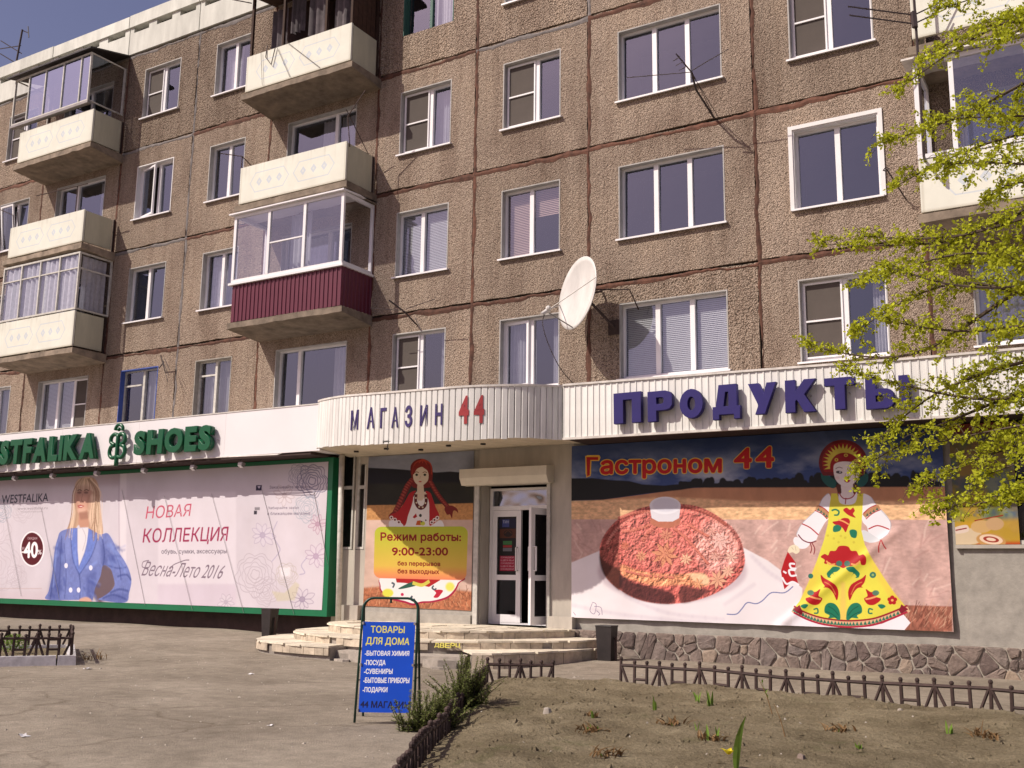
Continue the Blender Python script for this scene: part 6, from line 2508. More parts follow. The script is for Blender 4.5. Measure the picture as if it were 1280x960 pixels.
def hours_art():
    A = Art(-13.925, -11.27, 0.78, 3.86, YH, 210, (0.62, 0.50, 0.46))
    h, w_ = A.h, A.w
    n = fbm(h, w_, 6, 5, 61, 2.0)
    st = fbm(h, w_, 60, 4, 62, 1.4)
    A.frame(440, 560, 4.571)
    A.poly([(60, 0), (740, 0), (740, 160), (60, 160)], (0.34, 0.36, 0.43), tex=0.75 + 0.5 * n)
    A.poly([(60, 112), (250, 120), (480, 140), (560, 134), (640, 140), (740, 142), (740, 340), (60, 340)], (0.016, 0.018, 0.035), 1, 1)
    A.poly([(60, 205), (740, 195), (740, 340), (60, 340)], (0.05, 0.05, 0.035), 1, 5, tex=0.6 + 0.8 * n)
    A.poly([(60, 328), (400, 322), (740, 312), (740, 430), (60, 430)], (0.58, 0.35, 0.17), 1, 1, tex=0.75 + 0.5 * st)
    A.poly([(60, 412), (740, 408), (740, 960), (60, 960)], (0.64, 0.50, 0.44), 1, 1, tex=0.8 + 0.4 * n)
    A.poly([(60, 800), (300, 780), (740, 820), (740, 960), (60, 960)], (0.46, 0.22, 0.13), 1, 4, tex=0.5 + 1.0 * st)
    r = np.random.default_rng(3)
    for _ in range(90):
        x, y = r.uniform(90, 680), r.uniform(820, 910)
        A.line([(x, y), (x + r.uniform(-20, 20), y - r.uniform(15, 50))], 3, (0.75, 0.5, 0.33) if r.random() < .6 else (0.15, 0.05, 0.03), 0.5, smooth=False)
    red = (0.46, 0.02, 0.03)
    # hair, braids
    A.poly([(340, 170), (334, 110), (352, 78), (385, 62), (420, 66), (450, 88), (462, 130), (456, 205), (440, 225), (350, 225)], (0.24, 0.02, 0.012), 1, 0, True)
    for k in range(5):
        A.line([(405, 66), (360 + k * 22, 90), (344 + k * 28, 150)], 6, (0.52, 0.10, 0.06), 0.7, soft=1)
    for path in ([(345, 185), (320, 215), (300, 255), (278, 305), (258, 350), (240, 385)], [(452, 200), (478, 245), (505, 285), (530, 315), (556, 345)]):
        pp = spline(path, 3)
        for q in pp:
            A.ell(q[0], q[1], 18, 13, (0.22, 0.02, 0.015), 1, 0, 0.6)
            A.ell(q[0] - 2, q[1] - 3, 12, 6, (0.45, 0.12, 0.09), 0.8, 1, 0.6)
    A.poly([(535, 335), (570, 328), (600, 345), (606, 368), (590, 356), (578, 362), (572, 400), (560, 378), (545, 380), (530, 355)], (0.26, 0.03, 0.02), 1, 0, True)
    A.poly([(212, 385), (235, 365), (262, 372), (268, 400), (240, 410), (215, 405)], (0.24, 0.02, 0.02), 1, 0, True)
    # dress, shawl, face
    A.poly([(368, 250), (420, 250), (446, 310), (450, 380), (470, 450), (280, 450), (318, 370), (340, 300)], (0.76, 0.74, 0.74), 1, 0)
    A.poly([(366, 244), (330, 258), (300, 310), (262, 362), (214, 392), (296, 446), (322, 380), (346, 310), (352, 268)], red, 1, 0, True)
    A.poly([(420, 248), (448, 256), (462, 290), (480, 340), (498, 392), (446, 444), (442, 380), (440, 310)], red, 1, 0, True)
    A.poly([(214, 420), (250, 410), (290, 436), (286, 455), (220, 455)], (0.74, 0.73, 0.75), 1, 0, True)
    A.poly([(462, 440), (500, 412), (520, 424), (522, 455), (458, 455)], (0.74, 0.73, 0.75), 1, 0, True)
    for q in ((226, 398), (246, 410), (268, 424), (456, 424), (472, 410), (488, 398)):
        A.ell(*q, 11, 11, (0.78, 0.74, 0.72))
        A.ell(*q, 6, 6, (0.2, 0.03, 0.04))
    A.poly([(374, 205), (408, 205), (412, 250), (430, 262), (400, 300), (378, 300), (358, 262), (372, 250)], (0.66, 0.57, 0.48), 1, 0)
    A.poly([(350, 150), (358, 120), (382, 112), (400, 108), (424, 118), (438, 150), (434, 185), (412, 208), (390, 216), (366, 202), (352, 178)], (0.68, 0.60, 0.52), 1, 0, True)
    A.poly([(346, 140), (356, 100), (392, 84), (400, 104), (372, 120), (354, 150)], (0.30, 0.03, 0.02), 1, 0, True)
    A.poly([(398, 86), (440, 104), (446, 150), (430, 128), (402, 106)], (0.30, 0.03, 0.02), 1, 0, True)
    for cx in (370, 417):
        A.ell(cx, 153, 8, 7, (0.04, 0.06, 0.04))
        A.line([(cx - 12, 141), (cx, 136), (cx + 12, 141)], 3, (0.25, 0.1, 0.07))
    A.line([(392, 160), (388, 176)], 2, (0.45, 0.32, 0.26))
    A.ell(390, 192, 9, 4, (0.50, 0.12, 0.12))
    A.line([(366, 268), (364, 305), (376, 332), (394, 342), (414, 332), (424, 305), (422, 268)], 15, (0.16, 0.025, 0.02))
    for q in ((365, 285), (368, 312), (384, 336), (404, 338), (420, 314), (423, 285)):
        A.ell(*q, 5, 5, (0.7, 0.62, 0.5))
    A.poly([(346, 395), (366, 372), (372, 392), (356, 402)], red)
    A.ell(391, 385, 8, 9, (0.05, 0.07, 0.06))
    A.poly([(364, 440), (372, 415), (392, 412), (400, 440)], (0.55, 0.16, 0.03))
    A.ell(404, 430, 14, 12, (0.58, 0.62, 0.12))
    A.ell(422, 412, 4, 5, (0.05, 0.07, 0.06))
    A.ell(398, 420, 4, 5, (0.05, 0.07, 0.06))
    # skirt below the sign
    A.poly([(158, 790), (200, 735), (620, 735), (612, 770), (590, 815), (545, 856), (462, 880), (400, 884), (352, 898), (300, 884), (226, 866), (176, 836)], (0.42, 0.02, 0.10), 1, 0, True)
    A.poly([(164, 788), (200, 730), (612, 730), (604, 768), (582, 808), (540, 846), (460, 870), (400, 874), (352, 886), (300, 872), (228, 856), (182, 828)], (0.76, 0.75, 0.76), 1, 0, True)
    A.poly([(248, 735), (480, 735), (505, 752), (440, 792), (380, 780), (300, 770), (256, 768)], red)
    A.poly([(268, 800), (350, 762), (380, 780), (290, 804)], (0.05, 0.16, 0.12), 1, 0, True)
    A.line([(350, 770), (400, 782), (440, 760)], 14, (0.62, 0.58, 0.15))
    A.ell(205, 828, 32, 24, (0.68, 0.68, 0.14), 1, 2)
    A.ell(560, 790, 26, 26, (0.70, 0.70, 0.2), 1, 3)
    A.ell(288, 836, 9, 9, (0.55, 0.03, 0.15))
    A.line([(345, 846), (336, 860), (350, 870), (358, 862)], 9, (0.12, 0.16, 0.2))
    A.line([(466, 785), (458, 798), (474, 808), (480, 800)], 7, (0.12, 0.16, 0.2))
    A.poly([(466, 850), (480, 826), (470, 812), (496, 806), (520, 812), (508, 832), (490, 852)], (0.52, 0.03, 0.08), 1, 0, True)
    A.line([(228, 770), (242, 778), (234, 796)], 8, (0.12, 0.16, 0.2))
    # yellow sign
    R = 40
    box_ = []
    for (cx, cy, a0) in ((130 + R, 450 + R, math.pi), (662 - R, 446 + R, 1.5 * math.pi), (655 - R, 752 - R, 0), (124 + R, 744 - R, 0.5 * math.pi)):
        for t_ in np.linspace(0, math.pi / 2, 7):
            box_.append((cx + R * math.cos(a0 + t_), cy + R * math.sin(a0 + t_)))
    mk = A.mask(A.P(box_))
    x0_, y0_, x1_, y1_, m = mk
    v = np.linspace(0, 1, y1_ - y0_)[:, None, None]
    g = np.array([0.50, 0.56, 0.07]) * (1 - v) + np.array([0.74, 0.50, 0.16]) * v
    v2 = np.clip((v - 0.75) * 4, 0, 1)
    g = g * (1 - v2) + np.array([0.72, 0.30, 0.18]) * v2
    A.a[y0_:y1_, x0_:x1_] = A.a[y0_:y1_, x0_:x1_] * (1 - m[..., None]) + g * m[..., None]
    for s_, tl, tr, bl, wt, cap in (('Режим работы:', (165, 484), (622, 484), (165, 528), 0.055, (0, 0.73)), ('9:00-23:00', (230, 570), (548, 568), (230, 613), 0.065, None),
                                    ('без перерывов', (262, 646), (504, 648), (262, 670), 0.05, (0, 0.73)), ('без выходных', (262, 690), (497, 692), (262, 715), 0.05, (0, 0.73))):
        A.text(s_, tl, tr, bl, (0.80, 0.66, 0.12), wt + 0.035, 0.8, cap=cap)
        A.text(s_, tl, tr, bl, (0.30, 0.012, 0.012), wt, cap=cap)
    return A.image('opening_hours_print', 1.4)


MT['print_hours'] = print_mat('opening_hours_vinyl', hours_art(), 0.55)
sheet('print', -13.925, -11.27, 0.78, 3.86, lambda x, z: YH - 0.003 * math.sin(x * 4 + z * 2) - 0.004, MT['print_hours'], hrs, 30, 30, warp=lambda u, v: (0, 0.035 * (1 - v) * (0.4 - u) * 0.6))

# ================================================================== FOOD PRINT AT THE FAR RIGHT
YP = -0.03
food = thing('poster', 'colourful food poster of rolls and pastry right of the big banner', 'poster', (-2.1, -0.03, 2.0))


def food_art():
    A = Art(-2.50, -1.62, 1.99, 3.82, YP, 260, (0.30, 0.26, 0.10))
    h, w_ = A.h, A.w
    a_, b_, c_ = fbm(h, w_, 3, 4, 71, 1), fbm(h, w_, 3, 4, 72, 1), fbm(h, w_, 4, 4, 73, 1)
    v = np.linspace(0, 1, h)[:, None]
    t1 = np.clip((a_ - 0.45) * 6, 0, 1)[..., None]
    t2 = np.clip((b_ - 0.5) * 6, 0, 1)[..., None]
    t3 = np.clip((c_ - 0.52) * 7, 0, 1)[..., None]
    base = np.array([0.25, 0.17, 0.12]) * (1 - v[..., None]) + np.array([0.55, 0.42, 0.05]) * v[..., None]
    base = base * (1 - t1 * .7) + np.array([0.24, 0.34, 0.36]) * t1 * .7
    base = base * (1 - t2 * .6) + np.array([0.10, 0.20, 0.07]) * t2 * .6
    base = base * (1 - t3 * .5) + np.array([0.05, 0.11, 0.30]) * t3 * .5
    A.a = base.astype(np.float32)
    A.frame(960, 520, 3.0)
    A.poly([(640, 20), (980, 20), (980, 60), (640, 70)], (0.30, 0.05, 0.03), 0.8, 6)
    A.poly([(660, 400), (960, 380), (960, 500), (660, 500)], (0.62, 0.40, 0.04), 0.75, 8)
    A.poly([(780, 475), (960, 470), (960, 500), (780, 500)], (0.50, 0.06, 0.02), 0.8, 5)
    A.poly([(700, 430), (760, 420), (800, 440), (790, 475), (705, 480)], (0.66, 0.56, 0.42), 1, 1, True)
    A.line([(775, 392), (880, 372)], 4, (0.35, 0.05, 0.02))
    A.ell(800, 414, 40, 24, (0.62, 0.45, 0.24), 1, 1)
    A.ell(850, 404, 34, 24, (0.58, 0.42, 0.26), 1, 1)
    A.ell(836, 466, 56, 26, (0.56, 0.36, 0.16), 1, 1, 0.15)
    A.ell(836, 462, 44, 18, (0.76, 0.62, 0.50), 1, 0, 0.15)
    A.ell(836, 462, 30, 11, (0.40, 0.08, 0.05), 1, 0, 0.15)
    A.ell(836, 462, 18, 6, (0.78, 0.64, 0.52), 1, 0, 0.15)
    A.poly([(700, 418), (745, 408), (750, 432), (705, 440)], (0.72, 0.62, 0.56), 1, 0, True)
    A.line([(704, 428), (744, 420)], 4, (0.35, 0.06, 0.06))
    return A.image('food_poster_print', 1.4)


MT['print_food'] = print_mat('food_poster_vinyl', food_art(), 0.5)
sheet('print', -2.50, -1.62, 1.99, 3.82, lambda x, z: YP - 0.004 * math.sin(z * 5), MT['print_food'], food, 10, 20)

# ================================================================== SATELLITE DISH
dc = np.array([-8.60, -0.75, 6.56])
dish = thing('satellite_dish', 'large white satellite dish on a wall bracket beside the canopy', 'satellite dish', (-8.6, 0.0, 6.3))
nrm = Vector((-0.50, -0.85, 0.14)).normalized()
side = nrm.cross(Vector((0, 0, 1))).normalized()
upv = side.cross(nrm).normalized()
mb = MB()
R_, dep = 0.67, 0.12
for k, off in enumerate((0.0, -0.012)):
    for i in range(9):
        rr_ = R_ * i / 8
        for j in range(36):
            a = 2 * math.pi * j / 36
            p = Vector(dc) + side * rr_ * 0.94 * math.cos(a) + upv * rr_ * 1.05 * math.sin(a) + nrm * (dep * (rr_ / R_) ** 2 - dep + off)
            mb.v.append(tuple(p))
for k in range(2):
    b0 = k * 9 * 36
    for i in range(8):
        for j in range(36):
            a, b_ = b0 + i * 36 + j, b0 + i * 36 + (j + 1) % 36
            mb.f.append((a, b_, b_ + 36, a + 36))
            mb.m.append(0)
for j in range(36):
    a, b_ = 8 * 36 + j, 8 * 36 + (j + 1) % 36
    mb.f.append((a, b_, b_ + 324, a + 324))
    mb.m.append(0)
mb.build('reflector', MT['dishwhite'], dish, smooth=True)
lnb = W(683, 389, -1.33)
bot_ = Vector(dc) - upv * R_ * 1.0
mid_ = Vector(dc) + side * R_ * 0.92 + upv * 0.25 * R_
mb = MB()
mb.tube([bot_, Vector(lnb)], 0.012, 6)
mb.tube([Vector(dc) + side * -R_ * 0.9 + upv * 0.15, Vector(lnb)], 0.009, 6)
mb.tube([Vector(dc) + side * R_ * 0.9 - upv * 0.1, Vector(lnb)], 0.009, 6)
mb.build('feed_arm', MT['greymetal'], dish)
mb = MB()
ax = (Vector(dc) - Vector(lnb)).normalized()
mb.tube([Vector(lnb) - ax * 0.12, Vector(lnb) - ax * 0.02, Vector(lnb) + ax * 0.05], [0.035, 0.038, 0.055], 10)
mb.ball(tuple(Vector(lnb) + Vector((0.04, 0, 0.05))), 0.05, 8, 6)
mb.build('receiver_head', MT['dishwhite'], dish)
mb = MB()
bk = Vector(dc) - nrm * (dep + 0.03)
mb.tube([bk, (-8.2, -0.02, 6.02)], 0.028, 6)
mb.tube([bk + Vector((0, 0, .1)), (-7.75, -0.30, 6.62), (-7.7, -0.02, 6.3)], 0.014, 6)
mb.tube([bk, (-8.45, -0.02, 6.75)], 0.02, 6)
mb.box(-8.32, -8.1, -0.03, -0.005, 5.88, 6.16)
mb.build('bracket', MT['iron'], dish)
mb = MB()
mb.tube([tuple(q) for q in spline([tuple(Vector(lnb)), (-8.98, -1.35, 5.9), (-8.9, -1.25, 5.5), (-8.75, -1.1, 5.1), (-8.6, -0.9, 4.85)], 6)], 0.008, 5)
mb.build('cable', MT['wire'], dish)

# ================================================================== ANTENNAS
def antenna(label, base, segs, loc):
    t = thing('tv_antenna', label, 'antenna', loc)
    for name, pts_list, r in segs:
        for pts in pts_list:
            mb = MB()
            mb.tube(pts, r, 5)
            mb.build(name, MT['wire'], t)
    return t


def Wl(px, py, y):
    return tuple(W(px, py, y))


antenna('thin whisker antenna on a mast before the fourth storey triple window', None, [
    ('mast', [[(-6.16, -0.01, 9.72), Wl(870, 112, -0.65), Wl(865, 92, -0.95)]], 0.02),
    ('boom', [[Wl(845, 67, -1.2), Wl(866, 92, -0.95)]], 0.014),
    ('element', [[Wl(784, 97, -0.95), Wl(865, 90, -0.95)], [Wl(865, 88, -0.95), Wl(911, 61, -1.1)],
                 [Wl(842, 76, -1.1), Wl(850, 71, -1.2)], [Wl(845, 82, -1.1), Wl(854, 77, -1.15)], [Wl(849, 88, -1.05), Wl(858, 83, -1.1)]], 0.008),
    ('guy_wire', [[(-6.16, -0.01, 9.74), Wl(866, 92, -0.95)], [(-6.05, -0.01, 9.66), Wl(866, 94, -0.95)]], 0.006)], (-6.16, 0, 9.72))
antenna('small crossed antenna on the wall beside the maroon balcony', None, [
    ('boom', [[Wl(486, 375, -0.75), Wl(506, 390, -0.5), (-12.78, -0.01, 6.60)]], 0.018),
    ('element', [[Wl(463, 385, -0.6), Wl(503, 388, -0.5)], [Wl(508, 386, -0.5), Wl(543, 374, -0.6)], [Wl(519, 397, -0.3), Wl(526, 412, -0.35)]], 0.008)], (-12.78, 0, 6.62))
antenna('little comb antenna beside the blue framed window', None, [
    ('boom', [[Wl(201, 444, -0.3), (-20.45, -0.01, 6.28)], [Wl(199, 460, -0.3), Wl(205, 452, -0.2)]], 0.014),
    ('element', [[Wl(201, 445, -0.35), Wl(211, 470, -0.35)], [Wl(203, 452, -0.35), Wl(210, 478, -0.35)], [Wl(206, 449, -0.35), Wl(212, 462, -0.35)]], 0.008)], (-20.45, 0, 6.28))
rx = -28.0
antenna('roof antenna standing on the parapet at the upper left', None, [
    ('mast', [[Wl(20, 80, 0.15), Wl(28, 37, 0.15)]], 0.03),
    ('element', [[Wl(1, 51, 0.0), Wl(27, 67, 0.2)], [Wl(0, 67, 0.0), Wl(20, 79, 0.2)], [Wl(28, 38, 0.2), Wl(35, 41, 0.2)], [Wl(35, 33, 0.2), Wl(36, 47, 0.2)], [Wl(0, 61, 0.2), Wl(26, 57, 0.2)]], 0.016)], tuple(W(20, 80, 0.15)))
antenna('tall mast antenna in front of the right-hand balcony and elm', None, [
    ('mast', [[Wl(1140, -40, -1.35), Wl(1147, 60, -1.35), Wl(1155, 195, -1.35), Wl(1156, 200, -1.02)]], 0.022),
    ('clamp', [[Wl(1142, 15, -1.38), Wl(1144, 34, -1.38)]], 0.05),
    ('element', [[Wl(1060, 8, -1.9), Wl(1144, 19, -1.35)], [Wl(1062, 19, -1.9), Wl(1144, 30, -1.35)], [Wl(1144, 18, -1.35), Wl(1190, -4, -1.1)], [Wl(1144, 29, -1.35), Wl(1180, 12, -1.15)]], 0.012)], (-2.45, -1.0, 7.9))
antenna('thin wall rod with a ring right of the white framed window', None, [
    ('boom', [[Wl(1108, 211, -0.45), Wl(1133, 250, -0.01)]], 0.012),
    ('element', [[Wl(1104, 213, -0.45), Wl(1107, 209, -0.5), Wl(1112, 211, -0.45), Wl(1108, 214, -0.42), Wl(1104, 213, -0.45)]], 0.01)], tuple(W(1133, 250, 0)))
# overhead wires high above the roof
ww = thing('overhead_wires', 'faint thin wires crossing the sky above the roof', 'wires', (-24, 4, 24))
for k, (a, b_) in enumerate((((-60, 105), (300, -30)), ((-60, 118), (330, -35)), ((-60, 135), (360, -40)))):
    mb = MB()
    p, q = W(*a, 6 + k), W(*b_, 6 + k)
    mb.tube([tuple(p + (q - p) * t - np.array([0, 0, 0.8 * math.sin(math.pi * t)])) for t in np.linspace(0, 1, 14)], 0.012, 4)
    mb.build('wire', MT['greymetal'], ww)

# ================================================================== A-BOARD
O = np.array([-6.83, -8.82, 0.0])
ux, uy = np.array([0.868, 0.497, 0]), np.array([-0.497, 0.868, 0])
ab = thing('sandwich_board', 'blue and yellow sandwich board in a dark green tube frame', 'sign', tuple(O + ux * 0.28))


def L3(a, d, z):
    """a metres along the board, d metres behind its feet"""
    return O + ux * a + uy * d + np.array([0, 0, z])


bw, bh = 0.585, 1.20


def hoop(d0, d1, name):
    pts = [L3(0.0, d0, 0.0)]
    r = 0.11
    slope = lambda z: d0 + (d1 - d0) * z / bh
    pts.append(L3(0.012, slope(bh - r), bh - r))
    for a in np.linspace(0, math.pi / 2, 6)[1:]:
        z = bh - r + r * math.sin(a)
        pts.append(L3(0.012 + r - r * math.cos(a), slope(z), z))
    for a in np.linspace(math.pi / 2, math.pi, 6):
        z = bh - r + r * math.sin(a)
        pts.append(L3(bw - 0.012 - r - r * math.cos(a), slope(z), z))
    pts.append(L3(bw, d0, 0.0))
    mb = MB()
    mb.tube([tuple(p) for p in pts], 0.0125, 8)
    return mb.build(name, MT['signgreen'], ab, smooth=True)


hoop(0.0, 0.20, 'front_frame')
hoop(0.52, 0.225, 'rear_frame')
for a in (0.02, bw - 0.02):
    mb = MB()
    mb.tube([tuple(L3(a, 0.07, 0.40)), tuple(L3(a, 0.43, 0.40))], 0.006, 5)
    mb.build('brace', MT['signgreen'], ab)
mb = MB()
mb.tube([tuple(L3(bw / 2, 0.205, 1.15)), tuple(L3(bw / 2, 0.205, 1.20))], 0.012, 6)
mb.build('hook', MT['signgreen'], ab)
for a in (0.03, bw - 0.03):
    for z in (0.12, 0.55, 0.95):
        p = L3(a, 0.2 * z / bh - 0.012, z)
        mb = MB()
        mb.box(p[0] - .012, p[0] + .012, p[1] - .012, p[1] + .012, z - .012, z + .012)
        mb.build('clip', MT['greymetal'], ab)


def board_art():
    A = Art(0, 0.56, 0, 0.86, 0, 620, (0.010, 0.075, 0.56))
    n = fbm(A.h, A.w, 3, 3, 81)
    A.a *= (0.9 + 0.2 * n)[..., None]
    # photo pixels of the zoomed view, board corners in that view
    TL, TR, BR_, BL_ = np.array([722, 236.]), np.array([1088, 236.]), np.array([1073, 796.]), np.array([682, 798.])

    def inv(q):
        q = np.array(q, float)
        v = (q[1] - 236) / 561.0
        l = TL + (BL_ - TL) * v
        r = TR + (BR_ - TR) * v
        u = (q[0] - l[0]) / (r[0] - l[0])
        return (u * A.w, v * A.h)
    A.P = lambda pts: np.array([inv(q) for q in pts])
    y, w_, k = (0.78, 0.72, 0.10), (0.85, 0.85, 0.88), (0.012, 0.012, 0.05)
    A.text('ТОВАРЫ', (775, 262), (1013, 262), (773, 305), y, 0.02)
    A.text('ДЛЯ ДОМА', (742, 334), (1050, 336), (737, 386), y, 0.02)
    for s_, x_, x2, ya, yb in (('-БЫТОВАЯ ХИМИЯ', 732, 1050, 420, 449), ('-ПОСУДА', 729, 879, 478, 508), ('-СУВЕНИРЫ', 726, 931, 532, 562), ('-БЫТОВЫЕ ПРИБОРЫ', 721, 1057, 586, 617), ('-ПОДАРКИ', 716, 896, 645, 674)):
        A.text(s_, (x_, ya), (x2, ya - 2), (x_ - 2, yb), w_, 0.035, cap=(-0.0, 0.73))
    A.text('44 МАГАЗИН', (700, 728), (1062, 730), (697, 768), k, 0.05)
    return A.image('sandwich_board_print')


MT['boardprint'] = print_mat('sandwich_board_paint', board_art(), 0.35)
zb_, zt5 = 0.10, 0.965
pts = []
for a, z in ((0.035, zb_), (bw - 0.035, zb_), (bw - 0.028, zt5), (0.028, zt5)):
    pts.append(tuple(L3(a, 0.2 * z / bh - 0.016, z)))
uvquad('print', pts, MT['boardprint'], ab)
mb = MB()
back = [tuple(L3(a, 0.2 * z / bh - d, z)) for d in (0.013, 0.009) for a, z in ((0.035, zb_), (bw - 0.035, zb_), (bw - 0.028, zt5), (0.028, zt5))]
mb.hexa([back[0], back[1], back[5], back[4], back[3], back[2], back[6], back[7]])
mb.build('board', MT['pvc'], ab)

# ================================================================== WASTE BINS
def bin_(label, x, y, z, w_, d_, h_, tilt, m1):
    t = thing('waste_bin', label, 'bin', (x, y, z))
    mb = MB()
    b0, b1 = 0.80, 1.0
    g = 0.012
    bx, tx = w_ / 2 * b0, w_ / 2
    by, ty = d_ / 2 * b0, d_ / 2
    zb6, zt6 = z + 0.05, z + h_
    o = [(-bx, -by), (bx, -by), (bx, by), (-bx, by)]
    q = [(-tx, -ty), (tx, -ty), (tx, ty), (-tx, ty)]
    for i in range(4):
        j = (i + 1) % 4
        s = lambda p, f: (x + p[0] * f, y + p[1] * f)
        mb.hexa([(*s(o[i], 1), zb6), (*s(o[j], 1), zb6), (*s(o[j], .93), zb6), (*s(o[i], .93), zb6), (*s(q[i], 1), zt6), (*s(q[j], 1), zt6), (*s(q[j], .93), zt6), (*s(q[i], .93), zt6)])
    mb.box(x - bx * .95, x + bx * .95, y - by * .95, y + by * .95, zb6, zb6 + 0.01)
    mb.build('bucket', MT[m1], t)
    for sx in (-1, 1):
        mb = MB()
        px_ = x + sx * (tx + 0.022)
        mb.box(px_ - 0.012, px_ + 0.012, y - 0.02, y + 0.02, z - 0.02, z + h_ * 0.72)
        mb.tube([(px_, y, z + h_ * 0.66), (x + sx * tx * 0.9, y, z + h_ * 0.66)], 0.01, 6)
        mb.box(px_ - 0.015, px_ + 0.015, y - 0.12, y + 0.12, z - 0.01, z + 0.015)
        mb.build('stand', MT['iron'], t)
    mb = MB()
    for i in range(4):
        j = (i + 1) % 4
        mb.tube([(x + q[i][0], y + q[i][1], zt6), (x + q[j][0], y + q[j][1], zt6)], 0.012, 6)
    mb.build('rim', MT['blackmetal'], t)
    return t


bin_('black metal waste bin at the right end of the steps, by the rubble plinth', -8.02, -0.75, 0.0, 0.30, 0.26, 0.62, 0, 'blackmetal')
bin_('narrow dark waste bin before the shoe billboard, left of the steps', -15.22, -1.35, 0.12, 0.25, 0.24, 0.60, 0, 'blackmetal')

# ================================================================== LOW FENCES
_sec = {}


def fence_section_meshes(Ls, H):
    key = (round(Ls, 3), H)
    if key in _sec:
        return _sec[key]
    mb = MB()
    mb.tube([(0, 0, H * 0.82), (Ls, 0, H * 0.82)], 0.021, 6)
    rail = mb.mesh('fence_section', MT['iron'])
    mb = MB()
    mb.tube([(0, 0, -0.06), (0, 0, H * 0.93)], [0.022, 0.020], 6)
    mb.ball((0, 0, H * 0.96), 0.027, 8, 5)
    post = mb.mesh('post', MT['iron'])
    mb = MB()
    mb.tube([(0, 0, H * 0.86), (Ls * 0.115, 0, -0.02)], 0.019, 6)
    br = mb.mesh('brace', MT['iron'])
    mb = MB()
    mb.tube([(-Ls * 0.075, 0, H * 0.30), (Ls * 0.075, 0, H * 0.30)], 0.018, 6)
    xb = mb.mesh('crossbar', MT['iron'])
    _sec[key] = (rail, post, br, xb)
    return _sec[key]


def fence(label, pts, H=0.30, Ls=1.14, zf=None, jit=0.02):
    p0, p1 = np.array(pts[0]), np.array(pts[1])
    L = np.hypot(*(p1 - p0))
    n = max(1, round(L / Ls))
    Ls = L / n
    d = (p1 - p0) / L
    ang = math.atan2(d[1], d[0])
    z0 = zf(*p0) if zf else 0
    t = thing('low_fence', label, 'fence', (p0[0], p0[1], z0))
    rail, post, br, xb = fence_section_meshes(Ls, H)
    for i in range(n):
        a, b_ = p0 + d * Ls * i, p0 + d * Ls * (i + 1)
        za, zb7 = (zf(*a), zf(*b_)) if zf else (0, 0)
        s = at('fence_section', rail, t, (a[0], a[1], za + random.uniform(-jit, jit) * 0.5), rot=(random.uniform(-.05, .05), -math.atan2(zb7 - za, Ls) + random.uniform(-.008, .008), ang))
        for u in (0, 0.18, 0.34, 0.5, 0.66, 0.82):
            link('post', post, s, (Ls * u, 0, 0), scale=(1, 1, random.uniform(0.97, 1.05) * (1.08 if u in (0, 0.5) else 1)))
        if i == n - 1:
            link('post', post, s, (Ls, 0, 0))
        for u in (0, 0.5, 1.0):
            if u > 0:
                link('brace', br, s, (Ls * u, 0, 0), scale=(-1, 1, 1))
            if u < 1:
                link('brace', br, s, (Ls * u, 0, 0))
        for u in (0.26, 0.74):
            link('crossbar', xb, s, (Ls * u, 0, 0))
    return t


def bedz(x, y):
    """mounded soil of the flower bed"""
    e = min(1.0, max(0.0, bed_dist(x, y)) / 0.9)
    return 0.02 + 0.10 * smooth01(e) + 0.015 * math.sin(x * 2.3 + y) * math.sin(y * 1.9) * e


BED = [(-7.85, -5.02), (-7.0, -4.40), (-6.25, -3.93), (-1.2, -4.33), (4.5, -4.7), (4.5, -15.2), (-2.4, -15.2), (-4.82, -10.6)]


def bed_dist(x, y):
    """distance inwards from the edge of the bed, negative outside"""
    inside = False
    dmin = 1e9
    n = len(BED)
    for i in range(n):
        ax_, ay_ = BED[i]
        bx_, by_ = BED[(i + 1) % n]
        if (ay_ > y) != (by_ > y) and x < ax_ + (y - ay_) * (bx_ - ax_) / (by_ - ay_):
            inside = not inside
        dx, dy = bx_ - ax_, by_ - ay_
        t = max(0, min(1, ((x - ax_) * dx + (y - ay_) * dy) / (dx * dx + dy * dy)))
        dmin = min(dmin, math.hypot(x - ax_ - t * dx, y - ay_ - t * dy))
    return dmin if inside else -dmin


# soil as one sheet; its rim dips under the asphalt
def soil_z(x, y):
    d = bed_dist(x, y) + 0.10 * math.sin(x * 3.7 + 1.3 * y) * math.cos(y * 2.9) + 0.05
    base = gz(x, y)
    if d < 0:
        return base - 0.06 * min(1, -d * 6) - 0.004
    e = smooth01(min(1, d / 0.55))
    n_ = 0.022 * math.sin(x * 5.1 + 2 * math.sin(y * 3)) * math.sin(y * 4.7 + x) + 0.012 * math.sin(x * 13 + y * 7) * math.sin(y * 11) + 0.02 * math.sin(x * 1.1) * math.cos(y * 1.6)
    return base + 0.012 + 0.115 * e + n_ * e


sx = list(np.arange(-8.3, 4.6, 0.07))
sy = list(np.arange(-15.4, -3.6, 0.07))
me = bpy.data.meshes.new('soil_bed')
idx = {}
vs, fs = [], []
sd = {}
for j, y in enumerate(sy):
    for i, x in enumerate(sx):
        sd[i, j] = bed_dist(x, y)
rs = np.random.default_rng(9)
for j, y in enumerate(sy):
    for i, x in enumerate(sx):
        if sd[i, j] > -0.3:
            idx[i, j] = len(vs)
            vs.append((x, y, soil_z(x, y) + (rs.normal(0, 0.007) if sd[i, j] > 0.1 else 0)))
for j in range(len(sy) - 1):
    for i in range(len(sx) - 1):
        c = [(i, j), (i + 1, j), (i + 1, j + 1), (i, j + 1)]
        if all(k in idx for k in c):
            fs.append([idx[k] for k in c])
me.from_pydata(vs, [], fs)
me.materials.append(MT['soil'])
me.polygons.foreach_set('use_smooth', [True] * len(me.polygons))
